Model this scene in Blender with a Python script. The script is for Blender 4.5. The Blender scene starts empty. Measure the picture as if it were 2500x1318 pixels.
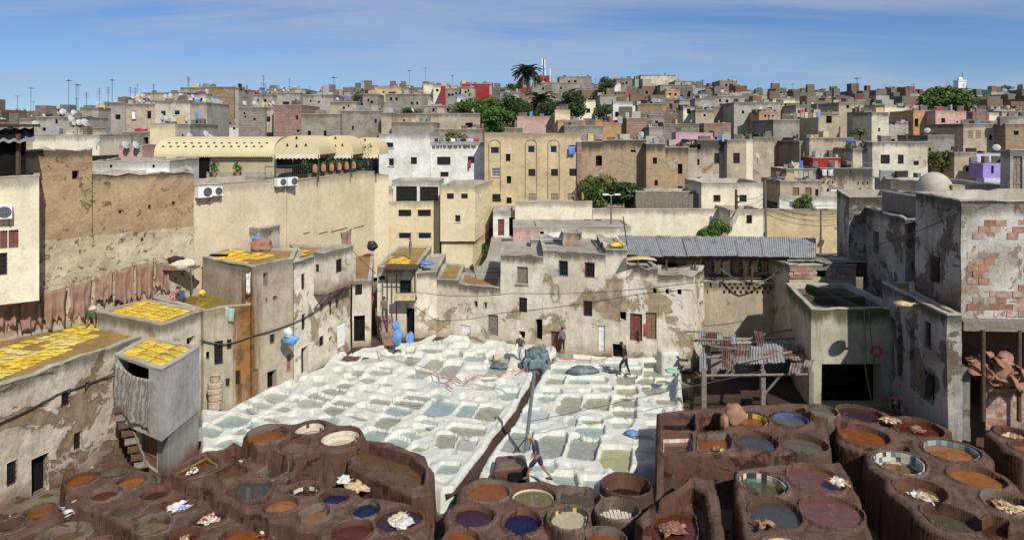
import bpy, bmesh, math, random
import numpy as np
from mathutils import Vector, noise
random.seed(7)
R = math.radians
F, CX, HY, HC = 1600.0, 1250.0, 330.0, 14.0
scene = bpy.context.scene
# ---------------------------------------------------------------- camera, light, exposure
cam_d = bpy.data.cameras.new('camera'); cam = bpy.data.objects.new('camera', cam_d)
scene.collection.objects.link(cam); scene.camera = cam
cam.location = (0, 0, HC); cam.rotation_euler = (R(90), 0, 0)
cam_d.sensor_width = 36; cam_d.lens = 36*F/2500; cam_d.shift_y = -(659-HY)/2500
cam_d.clip_start = .5; cam_d.clip_end = 6000
SUN_TO = Vector((.52, -1.0, 1.02)).normalized()      # towards the sun
sun_d = bpy.data.lights.new('sun', 'SUN'); sun_d.energy = 4.5; sun_d.angle = R(.53); sun_d.color = (1, .955, .88)
sun = bpy.data.objects.new('sun', sun_d); scene.collection.objects.link(sun)
sun.rotation_euler = (-SUN_TO).to_track_quat('-Z', 'Y').to_euler()
w = bpy.data.worlds.new('World'); scene.world = w; w.use_nodes = True
nt = w.node_tree; nt.nodes.clear()
def wn(t, **k):
    n = nt.nodes.new(t)
    for a, b in k.items(): setattr(n, a, b)
    return n
sky = wn('ShaderNodeTexSky', sky_type='NISHITA', sun_disc=False)
sky.sun_elevation = math.asin(SUN_TO.z); sky.sun_rotation = math.atan2(SUN_TO.x, SUN_TO.y)
sky.altitude = 900; sky.air_density = 1.0; sky.dust_density = .55; sky.ozone_density = 3.2
tc = wn('ShaderNodeTexCoord'); sep = wn('ShaderNodeSeparateXYZ'); nt.links.new(tc.outputs['Generated'], sep.inputs[0])
zc = wn('ShaderNodeMath', operation='MAXIMUM'); zc.inputs[1].default_value = .03; nt.links.new(sep.outputs[2], zc.inputs[0])
za = wn('ShaderNodeMath', operation='ADD'); za.inputs[1].default_value = .12; nt.links.new(zc.outputs[0], za.inputs[0])
dx = wn('ShaderNodeMath', operation='DIVIDE'); nt.links.new(sep.outputs[0], dx.inputs[0]); nt.links.new(za.outputs[0], dx.inputs[1])
dy = wn('ShaderNodeMath', operation='DIVIDE'); nt.links.new(sep.outputs[1], dy.inputs[0]); nt.links.new(za.outputs[0], dy.inputs[1])
cmb = wn('ShaderNodeCombineXYZ'); nt.links.new(dx.outputs[0], cmb.inputs[0]); nt.links.new(dy.outputs[0], cmb.inputs[1])
mp = wn('ShaderNodeMapping'); mp.inputs['Rotation'].default_value = (0, 0, R(-24)); mp.inputs['Scale'].default_value = (.32, 1.15, 1)
nt.links.new(cmb.outputs[0], mp.inputs[0])
n1 = wn('ShaderNodeTexNoise'); n1.inputs['Scale'].default_value = 1.1; n1.inputs['Detail'].default_value = 9; n1.inputs['Roughness'].default_value = .62; n1.inputs['Distortion'].default_value = .5
nt.links.new(mp.outputs[0], n1.inputs[0])
n2 = wn('ShaderNodeTexNoise'); n2.inputs['Scale'].default_value = .42; n2.inputs['Detail'].default_value = 3
nt.links.new(cmb.outputs[0], n2.inputs[0])
r1 = wn('ShaderNodeMapRange', interpolation_type='SMOOTHSTEP'); r1.inputs[1].default_value = .30; r1.inputs[2].default_value = .60; r1.inputs[4].default_value = .62
nt.links.new(n1.outputs[0], r1.inputs[0])
r2 = wn('ShaderNodeMapRange', interpolation_type='SMOOTHSTEP'); r2.inputs[1].default_value = .27; r2.inputs[2].default_value = .52
nt.links.new(n2.outputs[0], r2.inputs[0])
mu = wn('ShaderNodeMath', operation='MULTIPLY'); nt.links.new(r1.outputs[0], mu.inputs[0]); nt.links.new(r2.outputs[0], mu.inputs[1])
tint = wn('ShaderNodeMix', data_type='RGBA', blend_type='MULTIPLY'); tint.inputs[0].default_value = 1; tint.inputs[7].default_value = (.66, .84, 1.13, 1)
nt.links.new(sky.outputs[0], tint.inputs[6])
mix = wn('ShaderNodeMix', data_type='RGBA'); mix.inputs[7].default_value = (4.9, 5.7, 7.1, 1)
nt.links.new(mu.outputs[0], mix.inputs[0]); nt.links.new(tint.outputs[2], mix.inputs[6])
bg = wn('ShaderNodeBackground'); bg.inputs[1].default_value = .085; nt.links.new(mix.outputs[2], bg.inputs[0])
wo = wn('ShaderNodeOutputWorld'); nt.links.new(bg.outputs[0], wo.inputs[0])
vs = scene.view_settings; vs.view_transform = 'Standard'; vs.look = 'None'; vs.exposure = 0; vs.gamma = 1
scene.display_settings.display_device = 'sRGB'; vs.use_curve_mapping = False
COL = scene.collection

# ---------------------------------------------------------------- pixel -> world helpers (level camera)
def P(px, py, z):
    Y = (HC-z)*F/(py-HY); return Vector(((px-CX)*Y/F, Y, z))
def PY(px, py, Y): return Vector(((px-CX)*Y/F, Y, HC-(py-HY)*Y/F))
def PX(px, Y): return (px-CX)*Y/F
def ZY(py, Y): return HC-(py-HY)*Y/F
def nz(v, s=1.0, o=0.0): return noise.noise(Vector((v[0]*s+o, v[1]*s-o, v[2]*s+.37)))
# ---------------------------------------------------------------- objects
def tag(o, label=None, cat=None, group=None, kind=None):
    if label: o['label'] = label
    if cat: o['category'] = cat
    if group: o['group'] = group
    if kind: o['kind'] = kind
    return o
def empty(name, loc, label=None, cat=None, group=None, rz=0, parent=None):
    o = bpy.data.objects.new(name, None); COL.objects.link(o); o.location = loc; o.rotation_euler = (0, 0, rz)
    o.empty_display_size = .2
    if parent: o.parent = parent
    return tag(o, label, cat, group)
def copy_tree(o, parent=None):
    c = o.copy(); COL.objects.link(c)
    if parent: c.parent = parent
    for ch in KIDS.get(o.name, ()): copy_tree(ch, c)
    return c
KIDS = {}
class MB:
    def __init__(s): s.v = []; s.f = []; s.m = []; s.cur = 0; s.topd = None
    def quad(s, *p):
        n = len(s.v); s.v += [tuple(q) for q in p]; s.f.append(tuple(range(n, n+len(p)))); s.m.append(s.cur)
    def box(s, c, d, rz=0, rx=0, jit=0):
        n = len(s.v); cs, sn = math.cos(rz), math.sin(rz); cx_, sx_ = math.cos(rx), math.sin(rx)
        for k in range(8):
            x = (.5 if k & 1 else -.5)*d[0]; y = (.5 if k & 2 else -.5)*d[1]; z = (.5 if k & 4 else -.5)*d[2]
            if jit: x += random.uniform(-jit, jit); y += random.uniform(-jit, jit); z += random.uniform(-jit, jit)
            y, z = y*cx_-z*sx_, y*sx_+z*cx_
            s.v.append((c[0]+x*cs-y*sn, c[1]+x*sn+y*cs, c[2]+z))
        for f in ((0, 2, 3, 1), (4, 5, 7, 6), (0, 1, 5, 4), (2, 6, 7, 3), (0, 4, 6, 2), (1, 3, 7, 5)):
            s.f.append(tuple(n+i for i in f)); s.m.append(s.cur)
    def tube(s, pts, r, n=6, cap=True):
        pts = [Vector(p) for p in pts]; base = len(s.v); rr = r if isinstance(r, (list, tuple)) else [r]*len(pts)
        for i, p in enumerate(pts):
            t = (pts[min(i+1, len(pts)-1)]-pts[max(i-1, 0)])
            t = t.normalized() if t.length > 1e-6 else Vector((0, 0, 1))
            a = t.cross(Vector((0, 0, 1)) if abs(t.z) < .9 else Vector((1, 0, 0))).normalized(); b = t.cross(a)
            for k in range(n):
                an = 2*math.pi*k/n; s.v.append(tuple(p+(a*math.cos(an)+b*math.sin(an))*rr[i]))
        for i in range(len(pts)-1):
            for k in range(n):
                s.f.append((base+i*n+k, base+i*n+(k+1) % n, base+(i+1)*n+(k+1) % n, base+(i+1)*n+k)); s.m.append(s.cur)
        if cap:
            s.f.append(tuple(base+k for k in range(n))[::-1]); s.m.append(s.cur)
            s.f.append(tuple(base+(len(pts)-1)*n+k for k in range(n))); s.m.append(s.cur)
    def lathe(s, c, prof, n=16, sx=1, sy=1):
        base = len(s.v)
        for (r, z) in prof:
            for k in range(n):
                a = 2*math.pi*k/n; s.v.append((c[0]+r*sx*math.cos(a), c[1]+r*sy*math.sin(a), c[2]+z))
        for i in range(len(prof)-1):
            for k in range(n):
                s.f.append((base+i*n+k, base+i*n+(k+1) % n, base+(i+1)*n+(k+1) % n, base+(i+1)*n+k)); s.m.append(s.cur)
    def prism(s, poly, z0, z1):
        n = len(poly); b = len(s.v)
        s.v += [(p[0], p[1], z0) for p in poly]+[(p[0], p[1], z1) for p in poly]
        for k in range(n):
            s.f.append((b+k, b+(k+1) % n, b+n+(k+1) % n, b+n+k)); s.m.append(s.cur)
        s.f.append(tuple(b+n+k for k in range(n))); s.m.append(s.cur)
    def grid(s, fn, nu, nv):
        b = len(s.v)
        for j in range(nv+1):
            for i in range(nu+1): s.v.append(tuple(fn(i/nu, j/nv)))
        for j in range(nv):
            for i in range(nu):
                a = b+j*(nu+1)+i; s.f.append((a, a+1, a+nu+2, a+nu+1)); s.m.append(s.cur)
    def build(s, name, mats, parent=None, smooth=False, loc=None, attrs=None):
        me = bpy.data.meshes.new(name); off = Vector(loc) if loc is not None else None
        v = s.v if off is None else [(a-off.x, b-off.y, c-off.z) for a, b, c in s.v]
        me.from_pydata(v, [], s.f)
        if not isinstance(mats, (list, tuple)): mats = [mats]
        for m in mats: me.materials.append(m)
        if len(mats) > 1: me.polygons.foreach_set('material_index', s.m)
        if smooth: me.polygons.foreach_set('use_smooth', [True]*len(s.f))
        if attrs:
            for k, d in attrs.items(): me.attributes.new(k, 'FLOAT', 'POINT').data.foreach_set('value', d)
        o = bpy.data.objects.new(name, me); COL.objects.link(o)
        if parent is not None: put(o, parent)
        if off is not None: o.location = off
        return o
def put(o, parent):
    """parent keeping world coordinates of the mesh"""
    o.parent = parent
    o.matrix_parent_inverse = PINV(parent)
    KIDS.setdefault(parent.name, []).append(o)
def PINV(p):
    from mathutils import Matrix
    def W(q):
        L = Matrix.Translation(q.location) @ q.rotation_euler.to_matrix().to_4x4()
        return L if q.parent is None else W(q.parent)@q.matrix_parent_inverse@L
    return W(p).inverted()

# ---------------------------------------------------------------- materials
def newmat(name):
    m = bpy.data.materials.new(name); m.use_nodes = True; n = m.node_tree; b = n.nodes['Principled BSDF']
    return m, n, b
def simple(name, col, rough=.7, metal=0, var=.18, scale=4, bump=0, spec=None):
    m, n, b = newmat(name); L = n.links
    g = n.nodes.new('ShaderNodeNewGeometry'); t = n.nodes.new('ShaderNodeTexNoise'); t.inputs['Scale'].default_value = scale; t.inputs['Detail'].default_value = 6
    L.new(g.outputs['Position'], t.inputs[0])
    r = n.nodes.new('ShaderNodeMapRange'); r.inputs[1].default_value = .3; r.inputs[2].default_value = .7; r.inputs[3].default_value = 1-var; r.inputs[4].default_value = 1+var
    L.new(t.outputs[0], r.inputs[0])
    x = n.nodes.new('ShaderNodeMix'); x.data_type = 'RGBA'; x.blend_type = 'MULTIPLY'; x.inputs[0].default_value = 1; x.inputs[6].default_value = (*col, 1)
    L.new(r.outputs[0], x.inputs[7]); L.new(x.outputs[2], b.inputs['Base Color'])
    b.inputs['Roughness'].default_value = rough; b.inputs['Metallic'].default_value = metal
    if spec is not None: b.inputs['Specular IOR Level'].default_value = spec
    if bump:
        bp = n.nodes.new('ShaderNodeBump'); bp.inputs['Strength'].default_value = bump; bp.inputs['Distance'].default_value = .03
        L.new(t.outputs[0], bp.inputs['Height']); L.new(bp.outputs[0], b.inputs['Normal'])
    return m
def plaster(name, c1, c2, patch=None, pth=.6, pscale=.5, mold=.4, streak=.35, bottom=None, both=1.2, bump=.35, bscale=9, scale=1.0, moldc=(.075, .068, .055), brick=0, moldh=1.5, stain=None, tops=None, blot=(.74, 1.16)):
    """layered plaster: tone drift, patches of exposed base, vertical streaks, mould from the top, splash stains at the foot"""
    m, n, b = newmat(name); L = n.links; N = n.nodes.new
    g = N('ShaderNodeNewGeometry'); pos = g.outputs['Position']
    def nse(sc, det=5, rough=.6, dist=0, vec=None):
        t = N('ShaderNodeTexNoise'); t.inputs['Scale'].default_value = sc; t.inputs['Detail'].default_value = det; t.inputs['Roughness'].default_value = rough; t.inputs['Distortion'].default_value = dist
        L.new(vec or pos, t.inputs[0]); return t.outputs[0]
    def rng(i, a, c, o0=0, o1=1, sm=True):
        r = N('ShaderNodeMapRange'); r.interpolation_type = 'SMOOTHSTEP' if sm else 'LINEAR'
        for k, x in zip((1, 2, 3, 4), (a, c, o0, o1)): r.inputs[k].default_value = x
        L.new(i, r.inputs[0]); return r.outputs[0]
    def mth(op, a, c):
        r = N('ShaderNodeMath'); r.operation = op
        for k, x in ((0, a), (1, c)):
            if isinstance(x, (int, float)): r.inputs[k].default_value = x
            else: L.new(x, r.inputs[k])
        return r.outputs[0]
    def mixc(f, a, c, bt='MIX'):
        x = N('ShaderNodeMix'); x.data_type = 'RGBA'; x.blend_type = bt
        if isinstance(f, (int, float)): x.inputs[0].default_value = f
        else: L.new(f, x.inputs[0])
        for k, y in ((6, a), (7, c)):
            if isinstance(y, tuple): x.inputs[k].default_value = (*y[:3], 1)
            else: L.new(y, x.inputs[k])
        return x.outputs[2]
    big = nse(.35*scale, 6, .65); fine = nse(bscale, 8, .75)
    col = mixc(rng(big, .38, .62), c1, c2)
    h = fine
    if patch:
        pn = nse(pscale*scale, 10, .68, .6); pf = rng(pn, pth-.012, pth+.012)
        pc = mixc(rng(nse(3), .35, .65), patch, tuple(q*.68 for q in patch)); col = mixc(pf, col, pc)
        h = mth('SUBTRACT', h, mth('MULTIPLY', pf, .7))
    st = N('ShaderNodeMapping'); st.inputs['Scale'].default_value = (2.4*scale, 2.4*scale, .16*scale); L.new(pos, st.inputs[0])
    sf = nse(1, 6, .7, 0, st.outputs[0])
    col = mixc(rng(sf, .52, .8, 0, streak), col, moldc)
    sp = nse(2.6*scale, 9, .8)
    col = mixc(rng(sp, .52, .68, 0, .5), col, tuple(q*.5 for q in c2))
    bl = nse(1.1*scale, 9, .78, .4); col = mixc(1, col, rng(bl, .32, .68, blot[0], blot[1], False), 'MULTIPLY')
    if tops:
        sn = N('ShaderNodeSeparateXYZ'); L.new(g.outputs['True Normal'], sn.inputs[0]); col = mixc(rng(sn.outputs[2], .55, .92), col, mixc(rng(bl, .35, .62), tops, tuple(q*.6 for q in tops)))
    if stain:
        vd = N('ShaderNodeVectorMath'); vd.operation = 'DISTANCE'; sc_ = N('ShaderNodeVectorMath'); sc_.operation = 'MULTIPLY'; L.new(pos, sc_.inputs[0]); sc_.inputs[1].default_value = (1, 1, .16)
        L.new(sc_.outputs[0], vd.inputs[0]); vd.inputs[1].default_value = (stain[0], stain[1], stain[2]*.16)
        dd = mth('ADD', vd.outputs['Value'], mth('MULTIPLY', mth('SUBTRACT', sf, .5), 2.2)); col = mixc(rng(dd, stain[3]*.5, stain[3]*1.2, .92, 0), col, mixc(rng(bl, .4, .6), stain[4], tuple(q*.3 for q in stain[4])))
    at = N('ShaderNodeAttribute'); at.attribute_name = 'topd'
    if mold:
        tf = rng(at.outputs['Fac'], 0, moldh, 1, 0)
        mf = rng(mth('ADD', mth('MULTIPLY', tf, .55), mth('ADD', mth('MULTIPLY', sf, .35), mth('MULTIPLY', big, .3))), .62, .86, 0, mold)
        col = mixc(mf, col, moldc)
    if bottom:
        ab = N('ShaderNodeAttribute'); ab.attribute_name = 'both'
        bf = rng(mth('ADD', ab.outputs['Fac'], mth('MULTIPLY', nse(.9, 6, .65), both*2.2)), both*.95, both*2.3, .92, 0)
        col = mixc(bf, col, bottom)
    fv = rng(fine, .25, .75, .80, 1.15, False); col = mixc(1, col, fv, 'MULTIPLY')
    if brick:
        bt = N('ShaderNodeTexBrick'); bt.inputs['Scale'].default_value = 1; bt.inputs['Brick Width'].default_value = .5*brick; bt.inputs['Row Height'].default_value = .22*brick; bt.inputs['Mortar Size'].default_value = .02*brick
        bt.inputs['Color1'].default_value = (1, 1, 1, 1); bt.inputs['Color2'].default_value = (.78, .78, .78, 1); bt.inputs['Mortar'].default_value = (.5, .5, .5, 1)
        sx = N('ShaderNodeSeparateXYZ'); L.new(pos, sx.inputs[0]); cb = N('ShaderNodeCombineXYZ')
        L.new(mth('ADD', sx.outputs[0], mth('MULTIPLY', sx.outputs[1], .6)), cb.inputs[0]); L.new(sx.outputs[2], cb.inputs[1]); L.new(cb.outputs[0], bt.inputs[0])
        col = mixc(1, col, bt.outputs[0], 'MULTIPLY'); h = mth('ADD', h, mth('MULTIPLY', bt.outputs[1], -.5))
    L.new(col, b.inputs['Base Color']); b.inputs['Roughness'].default_value = .92; b.inputs['Specular IOR Level'].default_value = .2
    bp = N('ShaderNodeBump'); bp.inputs['Strength'].default_value = bump; bp.inputs['Distance'].default_value = .06
    hh = mth('ADD', h, mth('MULTIPLY', nse(2.2, 8, .7), .9)); L.new(hh, bp.inputs['Height']); L.new(bp.outputs[0], b.inputs['Normal'])
    return m
def liquid(name, col, rough=.12, col2=None):
    m, n, b = newmat(name); L = n.links; g = n.nodes.new('ShaderNodeNewGeometry')
    t = n.nodes.new('ShaderNodeTexNoise'); t.inputs['Scale'].default_value = 2.1; t.inputs['Detail'].default_value = 5; t.inputs['Distortion'].default_value = 1.4; L.new(g.outputs['Position'], t.inputs[0])
    x = n.nodes.new('ShaderNodeMix'); x.data_type = 'RGBA'; x.inputs[6].default_value = (*col, 1); x.inputs[7].default_value = (*(col2 or tuple(c*.72 for c in col)), 1)
    r = n.nodes.new('ShaderNodeMapRange'); r.inputs[1].default_value = .35; r.inputs[2].default_value = .7; L.new(t.outputs[0], r.inputs[0]); L.new(r.outputs[0], x.inputs[0])
    L.new(x.outputs[2], b.inputs['Base Color']); b.inputs['Roughness'].default_value = rough; b.inputs['Specular IOR Level'].default_value = .42
    t2 = n.nodes.new('ShaderNodeTexNoise'); t2.inputs['Scale'].default_value = 5; L.new(g.outputs['Position'], t2.inputs[0])
    t3 = n.nodes.new('ShaderNodeTexNoise'); t3.inputs['Scale'].default_value = 1.7; t3.inputs['Detail'].default_value = 9; t3.inputs['Distortion'].default_value = 2.5; L.new(g.outputs['Position'], t3.inputs[0])
    r3 = n.nodes.new('ShaderNodeMapRange'); r3.interpolation_type = 'SMOOTHSTEP'; r3.inputs[1].default_value = .60; r3.inputs[2].default_value = .70; r3.inputs[4].default_value = .45; L.new(t3.outputs[0], r3.inputs[0])
    y = n.nodes.new('ShaderNodeMix'); y.data_type = 'RGBA'; y.inputs[7].default_value = (*tuple(min(1, c*1.5+.05) for c in col), 1); L.new(r3.outputs[0], y.inputs[0]); L.new(x.outputs[2], y.inputs[6]); L.new(y.outputs[2], b.inputs['Base Color'])
    rr = n.nodes.new('ShaderNodeMapRange'); rr.inputs[3].default_value = rough; rr.inputs[4].default_value = min(1, rough+.5); L.new(r3.outputs[0], rr.inputs[0]); L.new(rr.outputs[0], b.inputs['Roughness'])
    bp = n.nodes.new('ShaderNodeBump'); bp.inputs['Strength'].default_value = .05; bp.inputs['Distance'].default_value = .02; L.new(t2.outputs[0], bp.inputs['Height']); L.new(bp.outputs[0], b.inputs['Normal'])
    return m
M = {}
BROWN = (.13, .065, .04)
M['white_old'] = plaster('white_old', (.66, .60, .48), (.53, .46, .34), patch=(.42, .32, .20), pth=.60, mold=.75, streak=.4, bottom=(.20, .12, .075), both=1.0)
M['white_peel'] = plaster('white_peel', (.74, .68, .55), (.61, .53, .40), patch=(.42, .33, .21), pth=.555, pscale=.42, mold=.85, streak=.35, bottom=(.26, .165, .10), both=1.1, bump=.5)
M['white'] = plaster('white', (.78, .77, .72), (.70, .68, .60), mold=.55, streak=.22, bump=.2)
M['cream'] = plaster('cream', (.74, .64, .43), (.68, .57, .36), blot=(.86, 1.08), mold=.4, streak=.18, bump=.15)
M['cream_pale'] = plaster('cream_pale', (.78, .72, .55), (.72, .65, .47), blot=(.84, 1.1), mold=.55, streak=.25, bump=.15)
M['beige'] = plaster('beige', (.60, .48, .29), (.54, .42, .25), mold=.45, streak=.2, bump=.12)
M['ac_wall'] = plaster('ac_wall', (.67, .56, .40), (.60, .49, .35), blot=(.86, 1.08), mold=.3, streak=.18, bump=.3, patch=(.56, .40, .27), pth=.68)
M['rammed'] = plaster('rammed', (.45, .32, .19), (.37, .26, .155), patch=(.27, .185, .105), pth=.615, pscale=1.7, mold=.8, streak=.15, bump=1.0, bscale=6, moldh=1.0)
M['rubble'] = plaster('rubble', (.60, .52, .38), (.50, .42, .29), patch=(.30, .22, .14), pth=.60, pscale=2.3, mold=.1, streak=.12, bump=1.3, bscale=5, bottom=(.42, .33, .2), both=.8)
M['grey'] = plaster('grey', (.43, .40, .35), (.34, .31, .265), mold=.7, streak=.45, bump=.4)
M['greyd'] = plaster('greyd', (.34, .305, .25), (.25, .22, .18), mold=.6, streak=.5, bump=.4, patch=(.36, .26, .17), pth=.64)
M['concrete'] = plaster('concrete', (.40, .38, .35), (.33, .31, .28), mold=.35, streak=.3, bump=.4, bottom=(.16, .06, .04), both=.9)
M['tan'] = plaster('tan', (.50, .42, .31), (.42, .34, .24), mold=.7, streak=.45, bump=.5, patch=(.34, .26, .18), pth=.64)
M['tanstain'] = plaster('tanstain', (.47, .39, .29), (.38, .31, .23), mold=.5, streak=.5, bump=.6, patch=(.55, .48, .36), pth=.62, bottom=(.24, .15, .08), both=.8, stain=(-14.2, 34.8, 3.2, .95, (.26, .11, .02)))
M['tanbrick'] = plaster('tanbrick', (.44, .32, .19), (.36, .26, .16), mold=.55, streak=.3, brick=1.1, bump=.6)
M['greybrick'] = plaster('greybrick', (.38, .34, .29), (.32, .28, .23), mold=.4, streak=.3, brick=1.1, bump=.6)
M['pinkbrick'] = plaster('pinkbrick', (.42, .28, .22), (.36, .23, .18), mold=.3, streak=.2, brick=1.0, bump=.6)
M['orange'] = plaster('orange', (.55, .33, .17), (.48, .29, .15), mold=.3, streak=.2)
M['pink'] = plaster('pink', (.62, .40, .33), (.55, .36, .30), mold=.3, streak=.2)
M['rose'] = plaster('rose', (.66, .38, .50), (.60, .35, .45), mold=.2, streak=.2)
M['red'] = plaster('red', (.33, .035, .04), (.28, .03, .035), mold=.1, streak=.15)
M['purple'] = plaster('purple', (.38, .30, .66), (.34, .27, .6), mold=.1, streak=.15)
M['lilac'] = plaster('lilac', (.60, .58, .74), (.55, .53, .7), mold=.1, streak=.15)
M['burnt'] = plaster('burnt', (.52, .46, .36), (.42, .36, .27), patch=(.35, .24, .15), pth=.56, mold=1.0, streak=.7, moldh=4.0, bump=.4)
M['ruin'] = plaster('ruin', (.45, .32, .19), (.40, .30, .20), patch=(.50, .44, .34), pth=.60, mold=1.0, streak=.55, moldh=2.8, bump=.8)
M['mossy'] = plaster('mossy', (.50, .45, .35), (.40, .35, .24), patch=(.30, .20, .06), pth=.62, mold=.5, streak=.6, bottom=(.30, .22, .12), both=.8, moldc=(.12, .07, .02), stain=(-13.9, 34.8, 3.4, 1.0, (.28, .12, .02)))
M['tank'] = plaster('tank', (.48, .44, .34), (.36, .33, .22), mold=1.0, streak=.85, bump=.5, moldh=2.2, moldc=(.10, .10, .05), bottom=(.08, .065, .04), both=.7)
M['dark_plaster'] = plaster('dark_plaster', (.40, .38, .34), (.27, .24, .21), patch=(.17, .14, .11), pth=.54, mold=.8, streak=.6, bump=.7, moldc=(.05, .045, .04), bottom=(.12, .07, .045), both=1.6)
M['peel'] = plaster('peel', (.60, .57, .51), (.40, .36, .30), patch=(.38, .27, .19), pth=.555, pscale=.8, mold=.7, streak=.5, bump=.7)
M['concrete_top'] = plaster('concrete_top', (.50, .45, .37), (.38, .34, .27), mold=0, streak=.1, bump=.3)
M['rooft'] = plaster('rooft', (.42, .38, .32), (.33, .29, .24), mold=0, streak=.05, bump=.3)
M['grain'] = plaster('grain', (.40, .27, .10), (.34, .22, .08), mold=0, streak=0, bump=.9, bscale=30, patch=(.42, .29, .14), pth=.58)
M['grainb'] = plaster('grainb', (.38, .23, .11), (.30, .17, .09), mold=0, streak=0, bump=.9, bscale=30)
M['lime'] = plaster('lime', (.67, .66, .575), (.60, .61, .54), mold=0, streak=0, bump=.55, bscale=7, patch=(.56, .53, .40), pth=.64, pscale=1.0, blot=(.88, 1.07))
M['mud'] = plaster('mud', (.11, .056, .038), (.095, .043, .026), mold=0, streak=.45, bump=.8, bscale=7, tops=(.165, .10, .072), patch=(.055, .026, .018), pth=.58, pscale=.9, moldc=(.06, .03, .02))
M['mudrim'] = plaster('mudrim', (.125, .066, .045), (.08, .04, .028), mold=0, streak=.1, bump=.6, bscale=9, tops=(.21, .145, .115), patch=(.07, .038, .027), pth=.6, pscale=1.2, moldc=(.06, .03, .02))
M['ground'] = plaster('ground', (.13, .085, .06), (.08, .05, .038), mold=0, streak=0, bump=.9, bscale=6, patch=(.17, .12, .09), pth=.62)
M['terrain'] = plaster('terrain', (.20, .17, .12), (.13, .12, .07), mold=0, streak=0, bump=.4)
M['street'] = plaster('street', (.42, .38, .31), (.35, .31, .26), mold=0, streak=0, bump=.3)
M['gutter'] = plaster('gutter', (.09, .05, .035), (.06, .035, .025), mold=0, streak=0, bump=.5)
M['pane'] = simple('pane', (.02, .02, .022), .25, 0, .3, 2)
M['dark'] = simple('dark', (.012, .011, .010), .95, 0, .3, 2, spec=.05)
M['wood'] = simple('wood', (.22, .13, .07), .8, 0, .35, 9, .3)
M['wooddark'] = simple('wooddark', (.09, .05, .03), .85, 0, .35, 9, .3)
M['woodgrey'] = simple('woodgrey', (.20, .17, .135), .9, 0, .3, 7, .3)
M['woodpale'] = simple('woodpale', (.42, .33, .22), .85, 0, .25, 8, .3)
M['reddoor'] = simple('reddoor', (.16, .055, .04), .6, 0, .25, 5)
M['iron'] = simple('iron', (.035, .03, .028), .6, .3, .2, 5)
M['steel'] = simple('steel', (.23, .25, .27), .45, .6, .12, 2)
M['whitepaint'] = simple('whitepaint', (.78, .78, .77), .5, 0, .06, 3)
M['dish'] = simple('dish', (.46, .46, .44), .55, 0, .12, 2)
M['blue'] = simple('blue', (.10, .25, .62), .55, 0, .2, 3)
M['bluewin'] = simple('bluewin', (.10, .22, .42), .4, 0, .2, 3)
M['green'] = simple('green', (.012, .06, .045), .5, 0, .1, 3)
M['redc'] = simple('redc', (.45, .03, .05), .7, 0, .2, 3)
M['hide'] = simple('hide', (.29, .175, .13), .9, 0, .2, 2.2, .4)
M['hideb'] = simple('hideb', (.30, .155, .095), .85, 0, .25, 3, .4)
M['hided'] = simple('hided', (.16, .075, .045), .8, 0, .35, 3, .4)
M['hidey'] = simple('hidey', (.64, .445, .05), .85, 0, .34, 2.0, .3)
M['hideo'] = simple('hideo', (.68, .38, .035), .85, 0, .22, 2.0, .3)
M['hidep'] = simple('hidep', (.62, .50, .16), .85, 0, .22, 2.0, .3)
M['fleece'] = simple('fleece', (.62, .55, .40), .95, 0, .25, 8, .9)
M['wethide'] = simple('wethide', (.11, .15, .155), .55, 0, .4, 6, .9)
M['ragw'] = simple('ragw', (.62, .60, .58), .8, 0, .25, 5, .5)
M['ragy'] = simple('ragy', (.52, .40, .22), .8, 0, .3, 5, .5)
M['bag'] = simple('bag', (.12, .28, .55), .5, 0, .15, 4, .3)
M['blackbag'] = simple('blackbag', (.02, .02, .022), .35, 0, .2, 4, .3)
M['awning'] = simple('awning', (.62, .52, .30), .8, 0, .06, 1.5)
M['awning_in'] = simple('awning_in', (.66, .60, .46), .8, 0, .06, 1.5)
M['terracotta'] = simple('terracotta', (.42, .18, .09), .8, 0, .2, 6)
M['brickred'] = simple('brickred', (.36, .20, .14), .9, 0, .3, 5, .5)
M['hosered'] = simple('hosered', (.55, .13, .09), .5, 0, .1, 4)
M['hosegreen'] = simple('hosegreen', (.16, .17, .06), .5, 0, .1, 4)
M['cable'] = simple('cable', (.04, .038, .035), .6, 0, .1, 4)
M['rope'] = simple('rope', (.35, .28, .2), .8, 0, .1, 4)
M['skin'] = simple('skin', (.28, .14, .09), .6, 0, .08, 6)
M['hair'] = simple('hair', (.02, .015, .012), .7, 0, .2, 9)
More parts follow.
